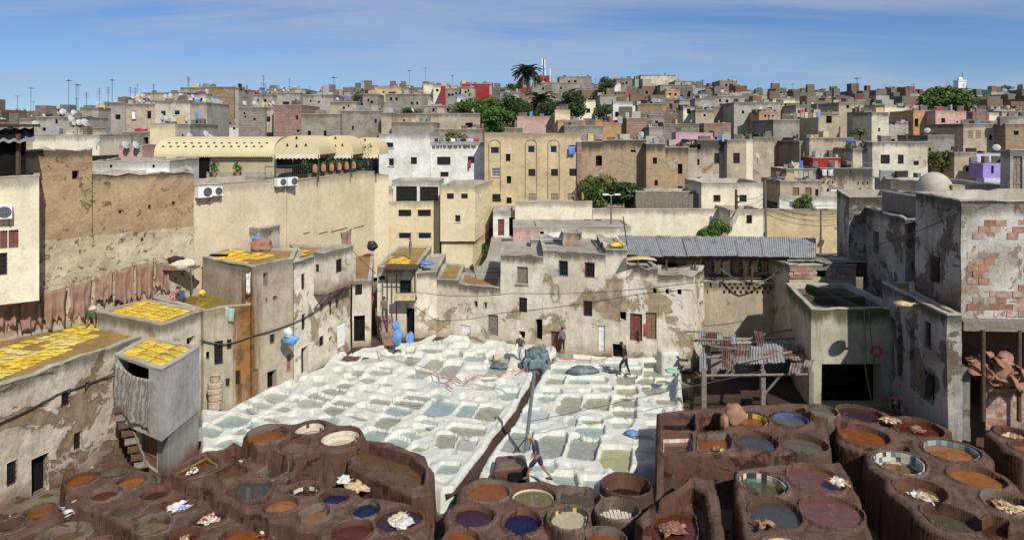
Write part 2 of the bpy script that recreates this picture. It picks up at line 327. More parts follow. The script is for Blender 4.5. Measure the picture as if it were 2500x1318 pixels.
def corr(name, c, rust, th):
    m, n, b = newmat(name); L = n.links; g = n.nodes.new('ShaderNodeNewGeometry')
    t = n.nodes.new('ShaderNodeTexNoise'); t.inputs['Scale'].default_value = .55; t.inputs['Detail'].default_value = 9; t.inputs['Roughness'].default_value = .7; L.new(g.outputs['Position'], t.inputs[0])
    r = n.nodes.new('ShaderNodeMapRange'); r.interpolation_type = 'SMOOTHSTEP'; r.inputs[1].default_value = th-.03; r.inputs[2].default_value = th+.05; L.new(t.outputs[0], r.inputs[0])
    t2 = n.nodes.new('ShaderNodeTexNoise'); t2.inputs['Scale'].default_value = 3; t2.inputs['Detail'].default_value = 6; L.new(g.outputs['Position'], t2.inputs[0])
    r2 = n.nodes.new('ShaderNodeMapRange'); r2.inputs[1].default_value = .3; r2.inputs[2].default_value = .7; r2.inputs[3].default_value = .75; r2.inputs[4].default_value = 1.15; L.new(t2.outputs[0], r2.inputs[0])
    x = n.nodes.new('ShaderNodeMix'); x.data_type = 'RGBA'; x.inputs[6].default_value = (*c, 1); x.inputs[7].default_value = (*rust, 1); L.new(r.outputs[0], x.inputs[0])
    y = n.nodes.new('ShaderNodeMix'); y.data_type = 'RGBA'; y.blend_type = 'MULTIPLY'; y.inputs[0].default_value = 1; L.new(x.outputs[2], y.inputs[6]); L.new(r2.outputs[0], y.inputs[7])
    L.new(y.outputs[2], b.inputs['Base Color']); b.inputs['Roughness'].default_value = .6; b.inputs['Metallic'].default_value = .15
    return m
M['zinc'] = corr('zinc', (.33, .335, .33), (.26, .12, .075), .60)
M['zincr'] = corr('zincr', (.27, .23, .20), (.15, .07, .05), .50)

def brickmat():
    m, n, b = newmat('brickred_var'); L = n.links; oi = n.nodes.new('ShaderNodeObjectInfo'); r = n.nodes.new('ShaderNodeValToRGB'); L.new(oi.outputs['Random'], r.inputs[0])
    e = r.color_ramp.elements; e[0].color = (.40, .25, .18, 1); e[1].color = (.30, .13, .085, 1)
    for p_, c_ in ((.3, (.36, .19, .13)), (.55, (.44, .34, .26)), (.8, (.26, .17, .13))): q = e.new(p_); q.color = (*c_, 1)
    g_ = n.nodes.new('ShaderNodeNewGeometry'); t = n.nodes.new('ShaderNodeTexNoise'); t.inputs['Scale'].default_value = 5; t.inputs['Detail'].default_value = 8; L.new(g_.outputs['Position'], t.inputs[0])
    mr = n.nodes.new('ShaderNodeMapRange'); mr.inputs[1].default_value = .3; mr.inputs[2].default_value = .7; mr.inputs[3].default_value = .6; mr.inputs[4].default_value = 1.2; L.new(t.outputs[0], mr.inputs[0])
    x = n.nodes.new('ShaderNodeMix'); x.data_type = 'RGBA'; x.blend_type = 'MULTIPLY'; x.inputs[0].default_value = 1; L.new(r.outputs[0], x.inputs[6]); L.new(mr.outputs[0], x.inputs[7]); L.new(x.outputs[2], b.inputs['Base Color']); b.inputs['Roughness'].default_value = .92
    bp = n.nodes.new('ShaderNodeBump'); bp.inputs['Strength'].default_value = .6; bp.inputs['Distance'].default_value = .02; L.new(t.outputs[0], bp.inputs['Height']); L.new(bp.outputs[0], b.inputs['Normal']); return m
M['brickred'] = brickmat()

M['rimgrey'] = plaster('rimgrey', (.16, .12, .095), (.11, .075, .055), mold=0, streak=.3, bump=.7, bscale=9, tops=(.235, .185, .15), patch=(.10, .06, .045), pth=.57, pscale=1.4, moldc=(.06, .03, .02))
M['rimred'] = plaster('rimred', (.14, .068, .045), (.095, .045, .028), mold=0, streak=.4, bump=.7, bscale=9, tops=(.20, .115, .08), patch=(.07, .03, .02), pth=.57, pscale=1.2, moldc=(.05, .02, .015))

M['peel_brick'] = plaster('peel_brick', (.70, .63, .50), (.52, .43, .31), patch=(.36, .26, .16), pth=.52, pscale=.36, mold=.7, streak=.35, bottom=(.19, .10, .06), both=1.25, bump=1.1, bscale=6)
M['concrete_u'] = plaster('concrete_u', (.52, .50, .455), (.42, .40, .365), mold=.2, streak=.35, bump=.5, patch=(.52, .48, .42), pth=.62)
# ---------------------------------------------------------------- terrain
def lerp_tab(x, tab):
    if x <= tab[0][0]: return tab[0][1]
    for (a, b), (c, d) in zip(tab, tab[1:]):
        if x <= c: return b+(d-b)*(x-a)/(c-a)
    return tab[-1][1]
SKY_Y = [(-800, 330), (-200, 305), (0, 296), (200, 272), (350, 252), (500, 232), (700, 236), (900, 222), (1200, 222), (1350, 212), (1700, 214), (1850, 226), (2100, 232), (2500, 236), (3200, 240)]
BASE_T = [(0, -.85), (47.5, -.85), (52, .6), (58, 2.1), (66, 4.6), (80, 5.6), (92, 9.0), (100, 11.0)]
YR = 350.0
def T(x, y):
    if y <= 100: return lerp_tab(y, BASE_T)
    px = CX+F*x/y
    zr = HC+(HY-lerp_tab(px, SKY_Y))*YR/F-5.0
    t = min(1, (y-100)/(YR-100)); v = 11+(zr-11)*(t**.82)
    if y > YR: v = zr-(y-YR)*.05
    return v
ys = [-40, -10, 10, 20, 30, 40, 47.5, 49, 52, 55, 58, 62, 66, 72, 80, 86, 92, 96]+[100+i*10 for i in range(26)]+[380, 450, 600, 900, 1500, 3000]
xs = [i/30.0*1.6 for i in range(-30, 31)]
mb = MB(); nx = len(xs)
for y in ys:
    for u in xs:
        x = u*max(y, 60)*1.0; z = T(x, y)
        if y > 100 and y <= YR: z += noise.noise(Vector((x*.02, y*.02, 0)))*1.5
        mb.v.append((x, y, z))
for j in range(len(ys)-1):
    for i in range(nx-1):
        a = j*nx+i; mb.f.append((a, a+1, a+nx+1, a+nx)); mb.m.append(0)
tag(mb.build('ground', M['terrain'], smooth=True), kind='structure')

# ---------------------------------------------------------------- openings and houses
def opening(parent, o, d, n, u0, u1, zb, zt, kind, dep, frame=None):
    """o origin XY, d along wall, n outward; window or door set back in the wall"""
    def pt(u, z, k): return (o[0]+d[0]*u-n[0]*k, o[1]+d[1]*u-n[1]*k, z)
    W, H = u1-u0, zt-zb
    name = 'door' if kind[0] == 'd' else ('opening' if kind[0] == 'o' else 'window')
    rz = math.atan2(d[1], d[0])
    def bx(m, u, z, k, a, t, h): c = pt(u, z, k); m.box(c, (a, t, h), rz)
    fm = frame or {'w': 'wooddark', 'b': 'bluewin', 'r': 'reddoor', 'p': 'whitepaint', 's': 'woodpale', 'l': 'cream_pale', 'g': 'iron', 'd': 'wooddark', 'D': 'woodgrey', 'o': 'dark', 'k': 'dark', 'h': 'wood'}.get(kind[-1] if len(kind) > 1 else kind[0], 'wooddark')
    m = MB(); k = dep*.72
    if kind[0] == 'o' or kind == 'k':
        m.quad(pt(u0, zb, dep-.004), pt(u1, zb, dep-.004), pt(u1, zt, dep-.004), pt(u0, zt, dep-.004))
        return m.build(name, M['dark'], parent)
    if kind[0] == 'd':
        npl = max(2, min(5, int(W/.22)))
        p = MB(); p.quad(pt(u0, zb, dep-.004), pt(u1, zb, dep-.004), pt(u1, zt, dep-.004), pt(u0, zt, dep-.004)); o_ = p.build('door', M['dark'], parent)
        for i in range(npl):
            q = MB(); w_ = W*.94/npl; bx(q, u0+W*.03+w_*(i+.5), (zb+zt)/2, k+random.uniform(-.008, .008), w_*.93, .045, H*.96)
            q.build('plank', M[fm], o_)
        q = MB(); bx(q, (u0+u1)/2, zb+H*.8, k-.035, W*.88, .03, .09); bx(q, (u0+u1)/2, zb+H*.25, k-.035, W*.88, .03, .09); q.build('rail', M[fm], o_)
        return o_
    t = min(.07, W*.1)
    bx(m, u0+t/2, (zb+zt)/2, k, t, .06, H); bx(m, u1-t/2, (zb+zt)/2, k, t, .06, H)
    bx(m, (u0+u1)/2, zb+t/2, k+.003, W-2*t, .055, t); bx(m, (u0+u1)/2, zt-t/2, k+.003, W-2*t, .055, t)
    fr = m.build(name, M[fm], parent)
    p = MB(); p.quad(pt(u0, zb, dep-.004), pt(u1, zb, dep-.004), pt(u1, zt, dep-.004), pt(u0, zt, dep-.004)); p.build('pane', M['pane'], fr)
    g = MB()
    if kind[0] == 's':
        for i in range(2): bx(g, u0+t+(W-2*t)*(.25+.5*i), (zb+zt)/2, k-.01, (W-2*t)*.48, .04, H-2.2*t)
        g.build('shutter', M[fm], fr)
    elif kind[0] == 'l':
        for i in range(1, 5): bx(g, u0+W*i/5, (zb+zt)/2, .03, .05, .04, H)
        for i in range(1, 5): bx(g, (u0+u1)/2, zb+H*i/5, .034, W, .04, .05)
        g.build('lattice', M['woodpale'], fr)
    else:
        nb = 3 if W < .9 else 6
        for i in range(1, nb+1): bx(g, u0+W*i/(nb+1), (zb+zt)/2, .04, .022, .022, H)
        for i in range(1, 4 if kind[0] == 'g' else 3): bx(g, (u0+u1)/2, zb+H*i/(4 if kind[0] == 'g' else 3), .044, W, .02, .022)
        g.build('grille', M['iron'] if kind[0] != 'p' else M['whitepaint'], fr)
    if H > .5 and kind[0] in 'wsp' and W > .5:
        q = MB(); bx(q, (u0+u1)/2, zb-.03, -.03, W+.14, .1, .05); q.build('sill', M['concrete_top'], fr)
    return fr
def edges_of(foot):
    n = len(foot); a = sum(foot[i][0]*foot[(i+1) % n][1]-foot[(i+1) % n][0]*foot[i][1] for i in range(n))
    if a < 0: foot = foot[::-1]
    return [tuple(p) for p in foot]
def wall_mesh(mb, foot, z0, z1, wins, seg, amp, rag, top_in, topd, both, closed=True):
    """foot: list of XY ccw; wins {edge: [(u0,u1,zb,zt,depth)]}"""
    nE = len(foot) if closed else len(foot)-1
    ztop = z1 if callable(z1) else (lambda x, y: z1)
    zbot = z0
    for e in range(nE):
        A = Vector((*foot[e], 0)); B = Vector((*foot[(e+1) % len(foot)], 0)); d = B-A; Ln = d.length
        if Ln < 1e-4: continue
        d /= Ln; n = Vector((d.y, -d.x, 0)); ws = wins.get(e, [])
        us = {0.0, Ln}; zs = {0.0, 1.0}
        k = max(1, int(Ln/seg+.5)); us |= {Ln*i/k for i in range(k+1)}
        zt_ = max(ztop(*foot[e]), ztop(*foot[(e+1) % len(foot)])); Hh = zt_-zbot
        k = max(1, int(Hh/seg+.5)); zs = {zbot+Hh*i/k for i in range(k+1)}
        for (u0, u1, zb, zt, dp) in ws: us |= {u0, u1}; zs |= {zb, zt}
        def clean(s, keep):
            s = sorted(s); o = []
            for x in s:
                if o and x-o[-1] < .03:
                    if x in keep: o[-1] = x
                    continue
                o.append(x)
            return o
        kp = set(); kz = {zbot, zt_}; kp |= {0.0, Ln}
        for (u0, u1, zb, zt, dp) in ws: kp |= {u0, u1}; kz |= {zb, zt}
        us = clean(us, kp); zs = clean(zs, kz); idx = {}
        def vert(i, j):
            if (i, j) in idx: return idx[i, j]
            u, z = us[i], zs[j]; p = A+d*u; zt2 = ztop(p.x, p.y)
            if j == len(zs)-1: z = zt2+(rag*nz((p.x, p.y, 3), 1.3)+rag*.5*nz((p.x, p.y, 9), 4) if rag else 0)
            elif zt2 < zt_: z = zbot+(z-zbot)*(zt2-zbot)/(zt_-zbot)
            q = Vector((p.x, p.y, z))
            if amp: s = amp*(nz(q, .55)+.5*nz(q, 1.9)); q.x += s*(n.x if 0 < i < len(us)-1 else 1)*(1 if 0 < i < len(us)-1 else .5); q.y += s*(n.y if 0 < i < len(us)-1 else -1)*(1 if 0 < i < len(us)-1 else .5)
            mb.v.append(tuple(q)); topd.append(zt2-z); both.append(z-zbot); idx[i, j] = len(mb.v)-1
            return idx[i, j]
        def hit(uc, zc):
            for w_ in ws:
                if w_[0] < uc < w_[1] and w_[2] < zc < w_[3]: return w_
        for i in range(len(us)-1):
            for j in range(len(zs)-1):
                if hit((us[i]+us[i+1])/2, (zs[j]+zs[j+1])/2): continue
                mb.f.append((vert(i, j), vert(i+1, j), vert(i+1, j+1), vert(i, j+1))); mb.m.append(0)
        for (u0, u1, zb, zt, dp) in ws:
            def pp(u, z, kk): q = A+d*u-n*kk; return (q.x, q.y, z)
            for (a, b2) in (((u0, zb), (u1, zb)), ((u1, zb), (u1, zt)), ((u1, zt), (u0, zt)), ((u0, zt), (u0, zb))):
                k0 = len(mb.v); f0 = -.0
                mb.v += [pp(a[0], a[1], -.012 if amp else 0), pp(b2[0], b2[1], -.012 if amp else 0), pp(b2[0], b2[1], dp), pp(a[0], a[1], dp)]
                topd.extend([9]*4); both.extend([9]*4)
                mb.f.append((k0, k0+1, k0+2, k0+3)); mb.m.append(0)
def inset(foot, t):
    n = len(foot); o = []
    for i in range(n):
        a, b, c = Vector(foot[i-1]), Vector(foot[i]), Vector(foot[(i+1) % n])
        d1 = (b-a).normalized(); d2 = (c-b).normalized(); n1 = Vector((-d1.y, d1.x)); n2 = Vector((-d2.y, d2.x))
        m = (n1+n2); m = m/max(.3, m.length_squared)*2 if m.length > .05 else n1
        o.append((b.x+m.x*t, b.y+m.y*t))
    return o
def house(label, foot, z0, z1, mat, wins=(), parapet=.45, roof='rooft', seg=None, amp=None, rag=None, group=None, cat='house', name='house', t=.22, cap='concrete_top', dep=.16, parent=None, roofobj=True):
    foot = edges_of([(p[0], p[1]) for p in foot])
    cx = sum(p[0] for p in foot)/len(foot); cy = sum(p[1] for p in foot)/len(foot)
    if seg is None: seg = .7 if cy < 50 else (1.6 if cy < 75 else 30)
    if amp is None: amp = .05 if cy < 50 else (.05 if cy < 75 else 0)
    if rag is None: rag = .08 if cy < 75 else .0
    if name == 'house' and 'house' not in label:
        for wd in ('garden wall', 'water tank', 'parapet', 'wall', 'terrace', 'tower', 'loggia', 'building', 'block', 'shed', 'room', 'hut'):
            if wd in label.lower(): name = cat = wd; name = name.replace(' ', '_'); break
    root = parent or empty(name, (cx, cy, z0), label, cat, group)
    W = {}; ops = []
    for wspec in wins:
        x0, y0, x1, y1, kind = wspec[:5]; xm = (x0+x1)/2; best = None
        for e in range(len(foot)):
            a, b = foot[e], foot[(e+1) % len(foot)]; dx_, dy_ = b[0]-a[0], b[1]-a[1]; Ln = math.hypot(dx_, dy_)
            nx_, ny_ = dy_/Ln, -dx_/Ln
            if a[0]*nx_+a[1]*ny_ > -.02: continue
            def uof(px):
                s = (px-CX)/F; den = dx_-s*dy_
                return None if abs(den) < 1e-6 else (s*a[1]-a[0])/den
            um = uof(xm)
            if um is None or not (-.002 < um < 1.002): continue
            Y = a[1]+um*dy_
            if best is None or Y < best[0]: best = (Y, e, uof(x0)*Ln, uof(x1)*Ln, Ln, (dx_/Ln, dy_/Ln), (nx_, ny_), a)
        if not best: continue
        Y, e, u0, u1, Ln, d, n, a = best
        if u0 > u1: u0, u1 = u1, u0
        u0 = max(.05, u0); u1 = min(Ln-.05, u1)
        zt, zb = ZY(y0, Y), ZY(y1, Y); zt = min(zt, z1-.06 if not callable(z1) else zt); zb = max(zb, z0+.02)
        if u1-u0 < .06 or zt-zb < .06: continue
        if any(not (u1 < q[0] or u0 > q[1] or zt < q[2] or zb > q[3]) for q in W.get(e, [])): continue
        dp = wspec[5] if len(wspec) > 5 else (dep if kind[0] not in 'o' else dep*2.2)
        W.setdefault(e, []).append((u0, u1, zb, zt, dp)); ops.append((a, d, n, u0, u1, zb, zt, kind, dp))
    mb = MB(); td = []; bd = []
    wall_mesh(mb, foot, z0, z1, W, seg, amp, rag, None, td, bd)
    ins = inset(foot, t); n = len(foot)
    zt_ = z1 if callable(z1) else (lambda x, y: z1)
    def rg(x, y): return rag*nz((x, y, 3), 1.3)+rag*.5*nz((x, y, 9), 4) if rag else 0
    mb.build('wall', M[mat], root, attrs={'topd': td, 'both': bd})
    if roofobj:
        c = MB()
        for e in range(n):
            a, b = Vector(foot[e]), Vector(foot[(e+1) % n]); ai, bi = Vector(ins[e]), Vector(ins[(e+1) % n]); k = max(1, int((b-a).length/seg+.5))
            for i in range(k):
                p0, p1 = a.lerp(b, i/k), a.lerp(b, (i+1)/k); q0, q1 = ai.lerp(bi, i/k), ai.lerp(bi, (i+1)/k)
                z_0, z_1 = zt_(*p0)+rg(*p0)+.004, zt_(*p1)+rg(*p1)+.004
                o_ = (p0-q0)*.12; o2 = (p1-q1)*.12
                A3, B3 = (p0.x+o_.x, p0.y+o_.y, z_0), (p1.x+o2.x, p1.y+o2.y, z_1); C3, D3 = (q1.x, q1.y, z_1), (q0.x, q0.y, z_0)
                c.quad(A3, B3, C3, D3)
                c.quad((A3[0], A3[1], z_0-.07), (B3[0], B3[1], z_1-.07), B3, A3)
                c.quad(D3, C3, (q1.x, q1.y, z_1-parapet-.1), (q0.x, q0.y, z_0-parapet-.1))
        c.build('coping', M[cap], root)
        r = MB(); zr = lambda x, y: zt_(x, y)-parapet
        r.v = [(p[0], p[1], zr(*p)) for p in ins]; r.f = [tuple(range(n))]; r.m = [0]
        r.build('roof', M[roof], root)
    for (a, d, nn, u0, u1, zb, zt, kind, dp) in ops: opening(root, a, d, nn, u0, u1, zb, zt, kind, dp)
    return root
def fbox(label, x0, x1, yt, yb, Y, dep, mat, wins=(), yaw=0, **k):
    """house whose camera-facing wall spans pixels x0..x1 at distance Y; top at pixel yt, foot at yb"""
    a = (PX(x0, Y), Y); wdt = PX(x1, Y)-a[0]
    c, s = math.cos(R(yaw)), math.sin(R(yaw))
    ft = [a, (a[0]+wdt*c, a[1]+wdt*s), (a[0]+wdt*c-dep*s, a[1]+wdt*s+dep*c), (a[0]-dep*s, a[1]+dep*c)]
    z1 = ZY(yt, Y); z0 = ZY(yb, Y)-.3
    return house(label, ft, z0, z1, mat, wins, **k)
# ---------------------------------------------------------------- tannery: fields of pits and vats
def sdf(poly, X, Y):
    px = np.array([p[0] for p in poly]); py = np.array([p[1] for p in poly]); n = len(px)
    d = np.full(X.shape, 1e9); inside = np.zeros(X.shape, bool)
    for i in range(n):
        ax, ay, bx, by = px[i], py[i], px[(i+1) % n], py[(i+1) % n]; ex, ey = bx-ax, by-ay
        t = np.clip(((X-ax)*ex+(Y-ay)*ey)/(ex*ex+ey*ey+1e-12), 0, 1)
        d = np.minimum(d, (X-ax-t*ex)**2+(Y-ay-t*ey)**2)
        c = ((ay > Y) != (by > Y)) & (X < (bx-ax)*(Y-ay)/(by-ay+1e-12)+ax); inside ^= c
    d = np.sqrt(d); return np.where(inside, -d, d)
def sm(x, a, b):
    t = np.clip((x-a)/(b-a), 0, 1); return t*t*(3-2*t)
_rs = np.random.RandomState(5)
def vnoise(X, Y, s, seed=0):
    """smooth value noise on arrays"""
    rs = np.random.RandomState(seed); G = rs.rand(256, 256); x = X*s+37.3; y = Y*s+11.7
    xi = np.floor(x).astype(int); yi = np.floor(y).astype(int); fx = x-xi; fy = y-yi
    fx = fx*fx*(3-2*fx); fy = fy*fy*(3-2*fy); g = lambda i, j: G[(xi+i) % 256, (yi+j) % 256]
    return (g(0, 0)*(1-fx)+g(1, 0)*fx)*(1-fy)+(g(0, 1)*(1-fx)+g(1, 1)*fx)*fy-.5
def fbm(X, Y, s, seed=0): return vnoise(X, Y, s, seed)+.5*vnoise(X, Y, s*2.1, seed+1)+.25*vnoise(X, Y, s*4.3, seed+2)
def extract(name, mat, X, Y, Z, mask, parent=None, kind=None, label=None):
    """mesh from the grid cells in mask"""
    j, i = np.nonzero(mask)
    if len(j) == 0: return None
    nx_ = X.shape[1]; a = j*nx_+i; q = np.stack([a, a+1, a+nx_+1, a+nx_], 1)
    u, inv = np.unique(q.ravel(), return_inverse=True)
    co = np.stack([X.ravel()[u], Y.ravel()[u], Z.ravel()[u]], 1).astype(np.float32); f = inv.reshape(-1, 4)
    me = bpy.data.meshes.new(name); me.vertices.add(len(co)); me.vertices.foreach_set('co', co.ravel())
    me.loops.add(f.size); me.loops.foreach_set('vertex_index', f.ravel().astype(np.int32))
    me.polygons.add(len(f)); me.polygons.foreach_set('loop_start', np.arange(0, f.size, 4, dtype=np.int32))
    me.polygons.foreach_set('use_smooth', np.ones(len(f), bool)); me.update(calc_edges=True)
    me.materials.append(mat); o = bpy.data.objects.new(name, me); COL.objects.link(o)
    if parent is not None: put(o, parent)
    return tag(o, label, kind=kind)
def poly_world(pts, z): return [tuple(P(x, y, z)[:2]) for x, y in pts]
def sheet(name, poly, z, mat, parent, grow=.05):
    c = (sum(p[0] for p in poly)/len(poly), sum(p[1] for p in poly)/len(poly)); m = MB(); q = []
    for p in poly:
        dx_, dy_ = p[0]-c[0], p[1]-c[1]; l = math.hypot(dx_, dy_)+1e-6; q.append((p[0]+dx_/l*grow, p[1]+dy_/l*grow, z))
    m.v = q; m.f = [tuple(range(len(q)))]; m.m = [0]; return m.build(name, mat, parent)
# ---- white lime pits
CR = {'A': (480, 900, 7.8125), 'B': (780, 800, 9.615), 'C': (1020, 800, 8.929), 'D': (700, 920, 8.929), 'E': (960, 920, 8.929), 'F': (860, 1040, 6.579), 'G': (1280, 840, 6.579), 'H': (1180, 1010, 5.682)}
PITS = """A s 1280,540 1420,460 1750,500 1590,640 1430,645
A s 990,710 1120,640 1450,710 1330,750 1100,775
A s 810,805 880,775 1030,780 1120,835 1050,865
A b 350,1040 650,905 980,975 980,1050 700,1115 560,1115
A g 60,1150 145,1120 440,1200 340,1290 60,1290
A g 740,1215 870,1145 980,1170 900,1240
A s 1000,1090 1110,1015 1290,1030 1190,1060 1020,1115
A o 1240,950 1400,940 1590,990 1560,1015
A o 1530,770 1640,730 1760,765 1690,800
A s 1780,630 1880,580 1930,580 1850,640
A s 1850,265 1940,225 2050,235 1930,265
A l 1630,405 1750,360 1865,385 1800,420
D d 440,435 620,340 1050,435 900,515 680,505
D s 240,600 380,485 790,570 700,650 400,660
D o 770,325 900,260 1275,320 1215,380 1000,380
D o 1110,215 1230,145 1470,160 1310,240
D s 640,110 800,100 880,110 740,205 650,190
D s 1310,45 1400,25 1530,40 1400,80
D d 1025,590 1150,510 1480,575 1320,680 1060,650
D d 820,730 940,650 1290,710 1090,815 980,815
D o 1840,565 1910,485 2250,535 2180,610
D b 1590,695 1690,665 2020,710 1990,760
D o 1330,870 1410,840 1780,900 1690,940
D g 740,915 950,900 1080,960 1000,1030
D b 2160,740 2330,635 2590,630 2720,705 2640,800 2450,862 2310,840
D o 1910,1030 2090,895 2430,910 2400,1010 2180,1115 2100,1115
F g 180,170 290,75 600,120 420,240 200,230
F g 540,265 680,195 930,265 820,340
F s 780,130 900,100 1150,145 1010,190
F o 1370,280 1420,145 1710,155 1620,330 1450,345
F s 1690,350 1760,210 1990,250 1880,390
F o 1560,65 1640,10 2110,60 2040,150 1800,140
F g 1360,735 1470,625 1680,650 1600,750
E o 240,510 330,400 760,455 700,530 400,540
E d 20,610 110,530 640,595 520,690 400,650
E b 665,795 950,525 1400,600 1180,800 1000,855 850,850
E b 1410,800 1560,620 1790,640 1830,690 1700,880 1450,850
E o 1780,890 1940,680 2090,655 2340,700 2150,945
E s 545,975 700,940 1040,990 820,1055
E s 500,1130 880,1120 720,1170 560,1170
E l 790,130 900,85 1210,130 1120,220 860,220
E s 1760,265 1900,185 2150,210 2120,275 1960,285
E g 2310,400 2500,340 2700,345 2660,480 2450,500
B y 495,765 640,675 960,715 850,800 700,800
B s 920,800 1070,705 1420,730 1490,760 1380,820 1130,845
B s 350,1040 480,1020 600,1060 480,1085
B o 790,1080 850,1000 1000,1010 920,1140
B s 640,1205 740,1180 870,1195 740,1235
B b 1365,940 1430,910 1780,950 1700,990 1560,970
B g 1160,1070 1280,1000 1630,1040 1620,1100 1450,1130 1260,1105
B o 1550,490 1660,435 1800,440 1650,525
B d 1735,570 1820,530 1960,540 1880,580
B o 2020,605 2100,545 2190,545 2160,610
B o 1970,775 2100,685 2400,705 2250,850 2130,910
B l 1560,720 1600,640 1990,640 1880,715
B b 2040,1170 2200,1080 2450,1110 2360,1215
C o 70,515 150,460 560,485 460,560 290,575
C s 300,350 370,325 690,360 640,400
C y 310,270 500,130 730,150 500,270
C s 1060,300 1160,280 1440,300 1400,350 1250,345
C o 790,310 870,270 930,265 890,300
C s 780,460 900,430 1080,430 1010,485
C s 540,640 680,575 870,590 970,640 680,690
C g 1010,670 1100,615 1400,625 1450,665 1390,740 1080,735
C g 1280,575 1350,545 1480,550 1420,575
C g 1540,660 1650,590 1850,625 1970,660 1930,770 1900,820 1650,825 1470,760 1610,715
C g 1420,1080 1590,850 1900,860 1880,960 1740,1080
C d 450,1000 560,860 690,815 930,830 800,1000 720,1090
C o 100,830 330,680 610,720 540,800 420,880 360,960 150,910
C d 0,900 120,930 340,985 250,1000 100,1080 0,1100
C s 1090,930 1200,905 1450,915 1330,945
C s 1760,240 2110,225 2100,260 1780,260
C s 1400,1120 1700,1100 1600,1160 1450,1155
G o 510,200 550,140 750,145 720,255 560,225
G s 820,270 870,240 1030,245 1020,290 840,290
G b 1190,370 1240,320 1590,315 1580,370 1450,395
G o 1140,430 1180,400 1330,405 1510,470 1400,470
G g 440,440 500,390 1080,400 1050,460 850,500 560,460
G o 320,630 410,550 620,570 590,635
G g 710,620 760,575 980,580 990,630
G o 1660,410 1860,405 1850,495 1640,490
G o 1960,290 2120,280 2130,375 1950,375
G o 1950,430 2440,440 2440,510 2150,540 1940,520
G o 1500,560 1540,525 1770,530 1775,640 1640,660 1530,640
G o 1830,600 1900,560 2060,565 2070,610 1960,650 1850,640
G s 2130,620 2160,595 2390,600 2380,640 2150,640
G s 1130,710 1200,700 1380,710 1390,735 1300,760
G y 1505,790 1530,720 1770,720 1790,780 1700,820 1560,815
G o 1900,750 1930,705 2270,705 2280,750 2150,800 1990,800
G g 220,880 290,845 460,860 430,905 320,930
G o 610,920 680,850 880,870 910,940 870,1050 780,1100 640,1140 520,1070 570,990 660,980
G o 945,1020 1040,870 1330,880 1375,950 1330,1060 1100,1030
G o 1425,1000 1480,905 1600,885 1770,910 1780,980 1700,1040 1500,1030
G d 1420,1085 1560,1070 1750,1090 1760,1180 1520,1165
G l 0,1120 100,1065 220,1070 350,1140 320,1220 200,1250 0,1240
G s 200,-20 400,-10 380,30 220,20
H d 250,500 420,265 640,280 600,500 450,520
H d 790,600 770,370 880,305 1110,320 1135,380 1080,480 1050,580 940,605
H d 1185,590 1240,400 1290,340 1570,345 1580,420 1500,635
H b 1280,250 1300,200 1640,205 1640,270 1560,300 1400,290
H o 1350,110 1380,95 1620,100 1610,125 1450,125
H s 1790,140 1840,125 2050,130 1990,195 1850,190
H y 1640,640 1690,500 2030,510 1980,760 1720,750
H g 900,920 930,870 1220,885 1270,1000 1100,990
H g 1400,1040 1440,930 1700,940 1640,1070
H s 2140,525 2395,525 2395,615 2165,635
H s 1150,120 1230,60 1280,80 1240,150"""
WCOL = {'s': (.42, .435, .38), 'b': (.33, .40, .385), 'g': (.33, .40, .345), 'o': (.33, .325, .235), 'l': (.48, .50, .51), 'd': (.31, .315, .275), 'y': (.38, .375, .20)}
WM = {k: liquid('lime_water_'+k, v, .2) for k, v in WCOL.items()}
g = .052
X, Y = np.meshgrid(np.arange(-17.2, 13.6, g), np.arange(25.2, 47.6, g))
OUT_L = [(487, 1100), (487, 996), (553, 1002), (614, 970), (650, 951), (735, 919), (781, 900), (814, 859), (863, 862), (879, 853), (936, 845), (1019, 836), (1074, 809), (1209, 816), (1300, 822), (1358, 836), (1362, 862), (1310, 900), (1296, 935), (1240, 1026), (1208, 1060), (1193, 1084), (1129, 1169), (1109, 1196), (1075, 1200), (1030, 1180), (900, 1150), (600, 1110)]
OUT_R = [(1362, 862), (1485, 871), (1567, 874), (1640, 869), (1662, 880), (1670, 1000), (1640, 1140), (1590, 1140), (1500, 1150), (1475, 1195), (1390, 1195), (1320, 1176), (1180, 1163), (1161, 1160), (1172, 1142), (1199, 1103), (1225, 1069), (1250, 1040), (1300, 950), (1322, 912), (1340, 890)]
wl = fbm(X, Y, .9, 3)
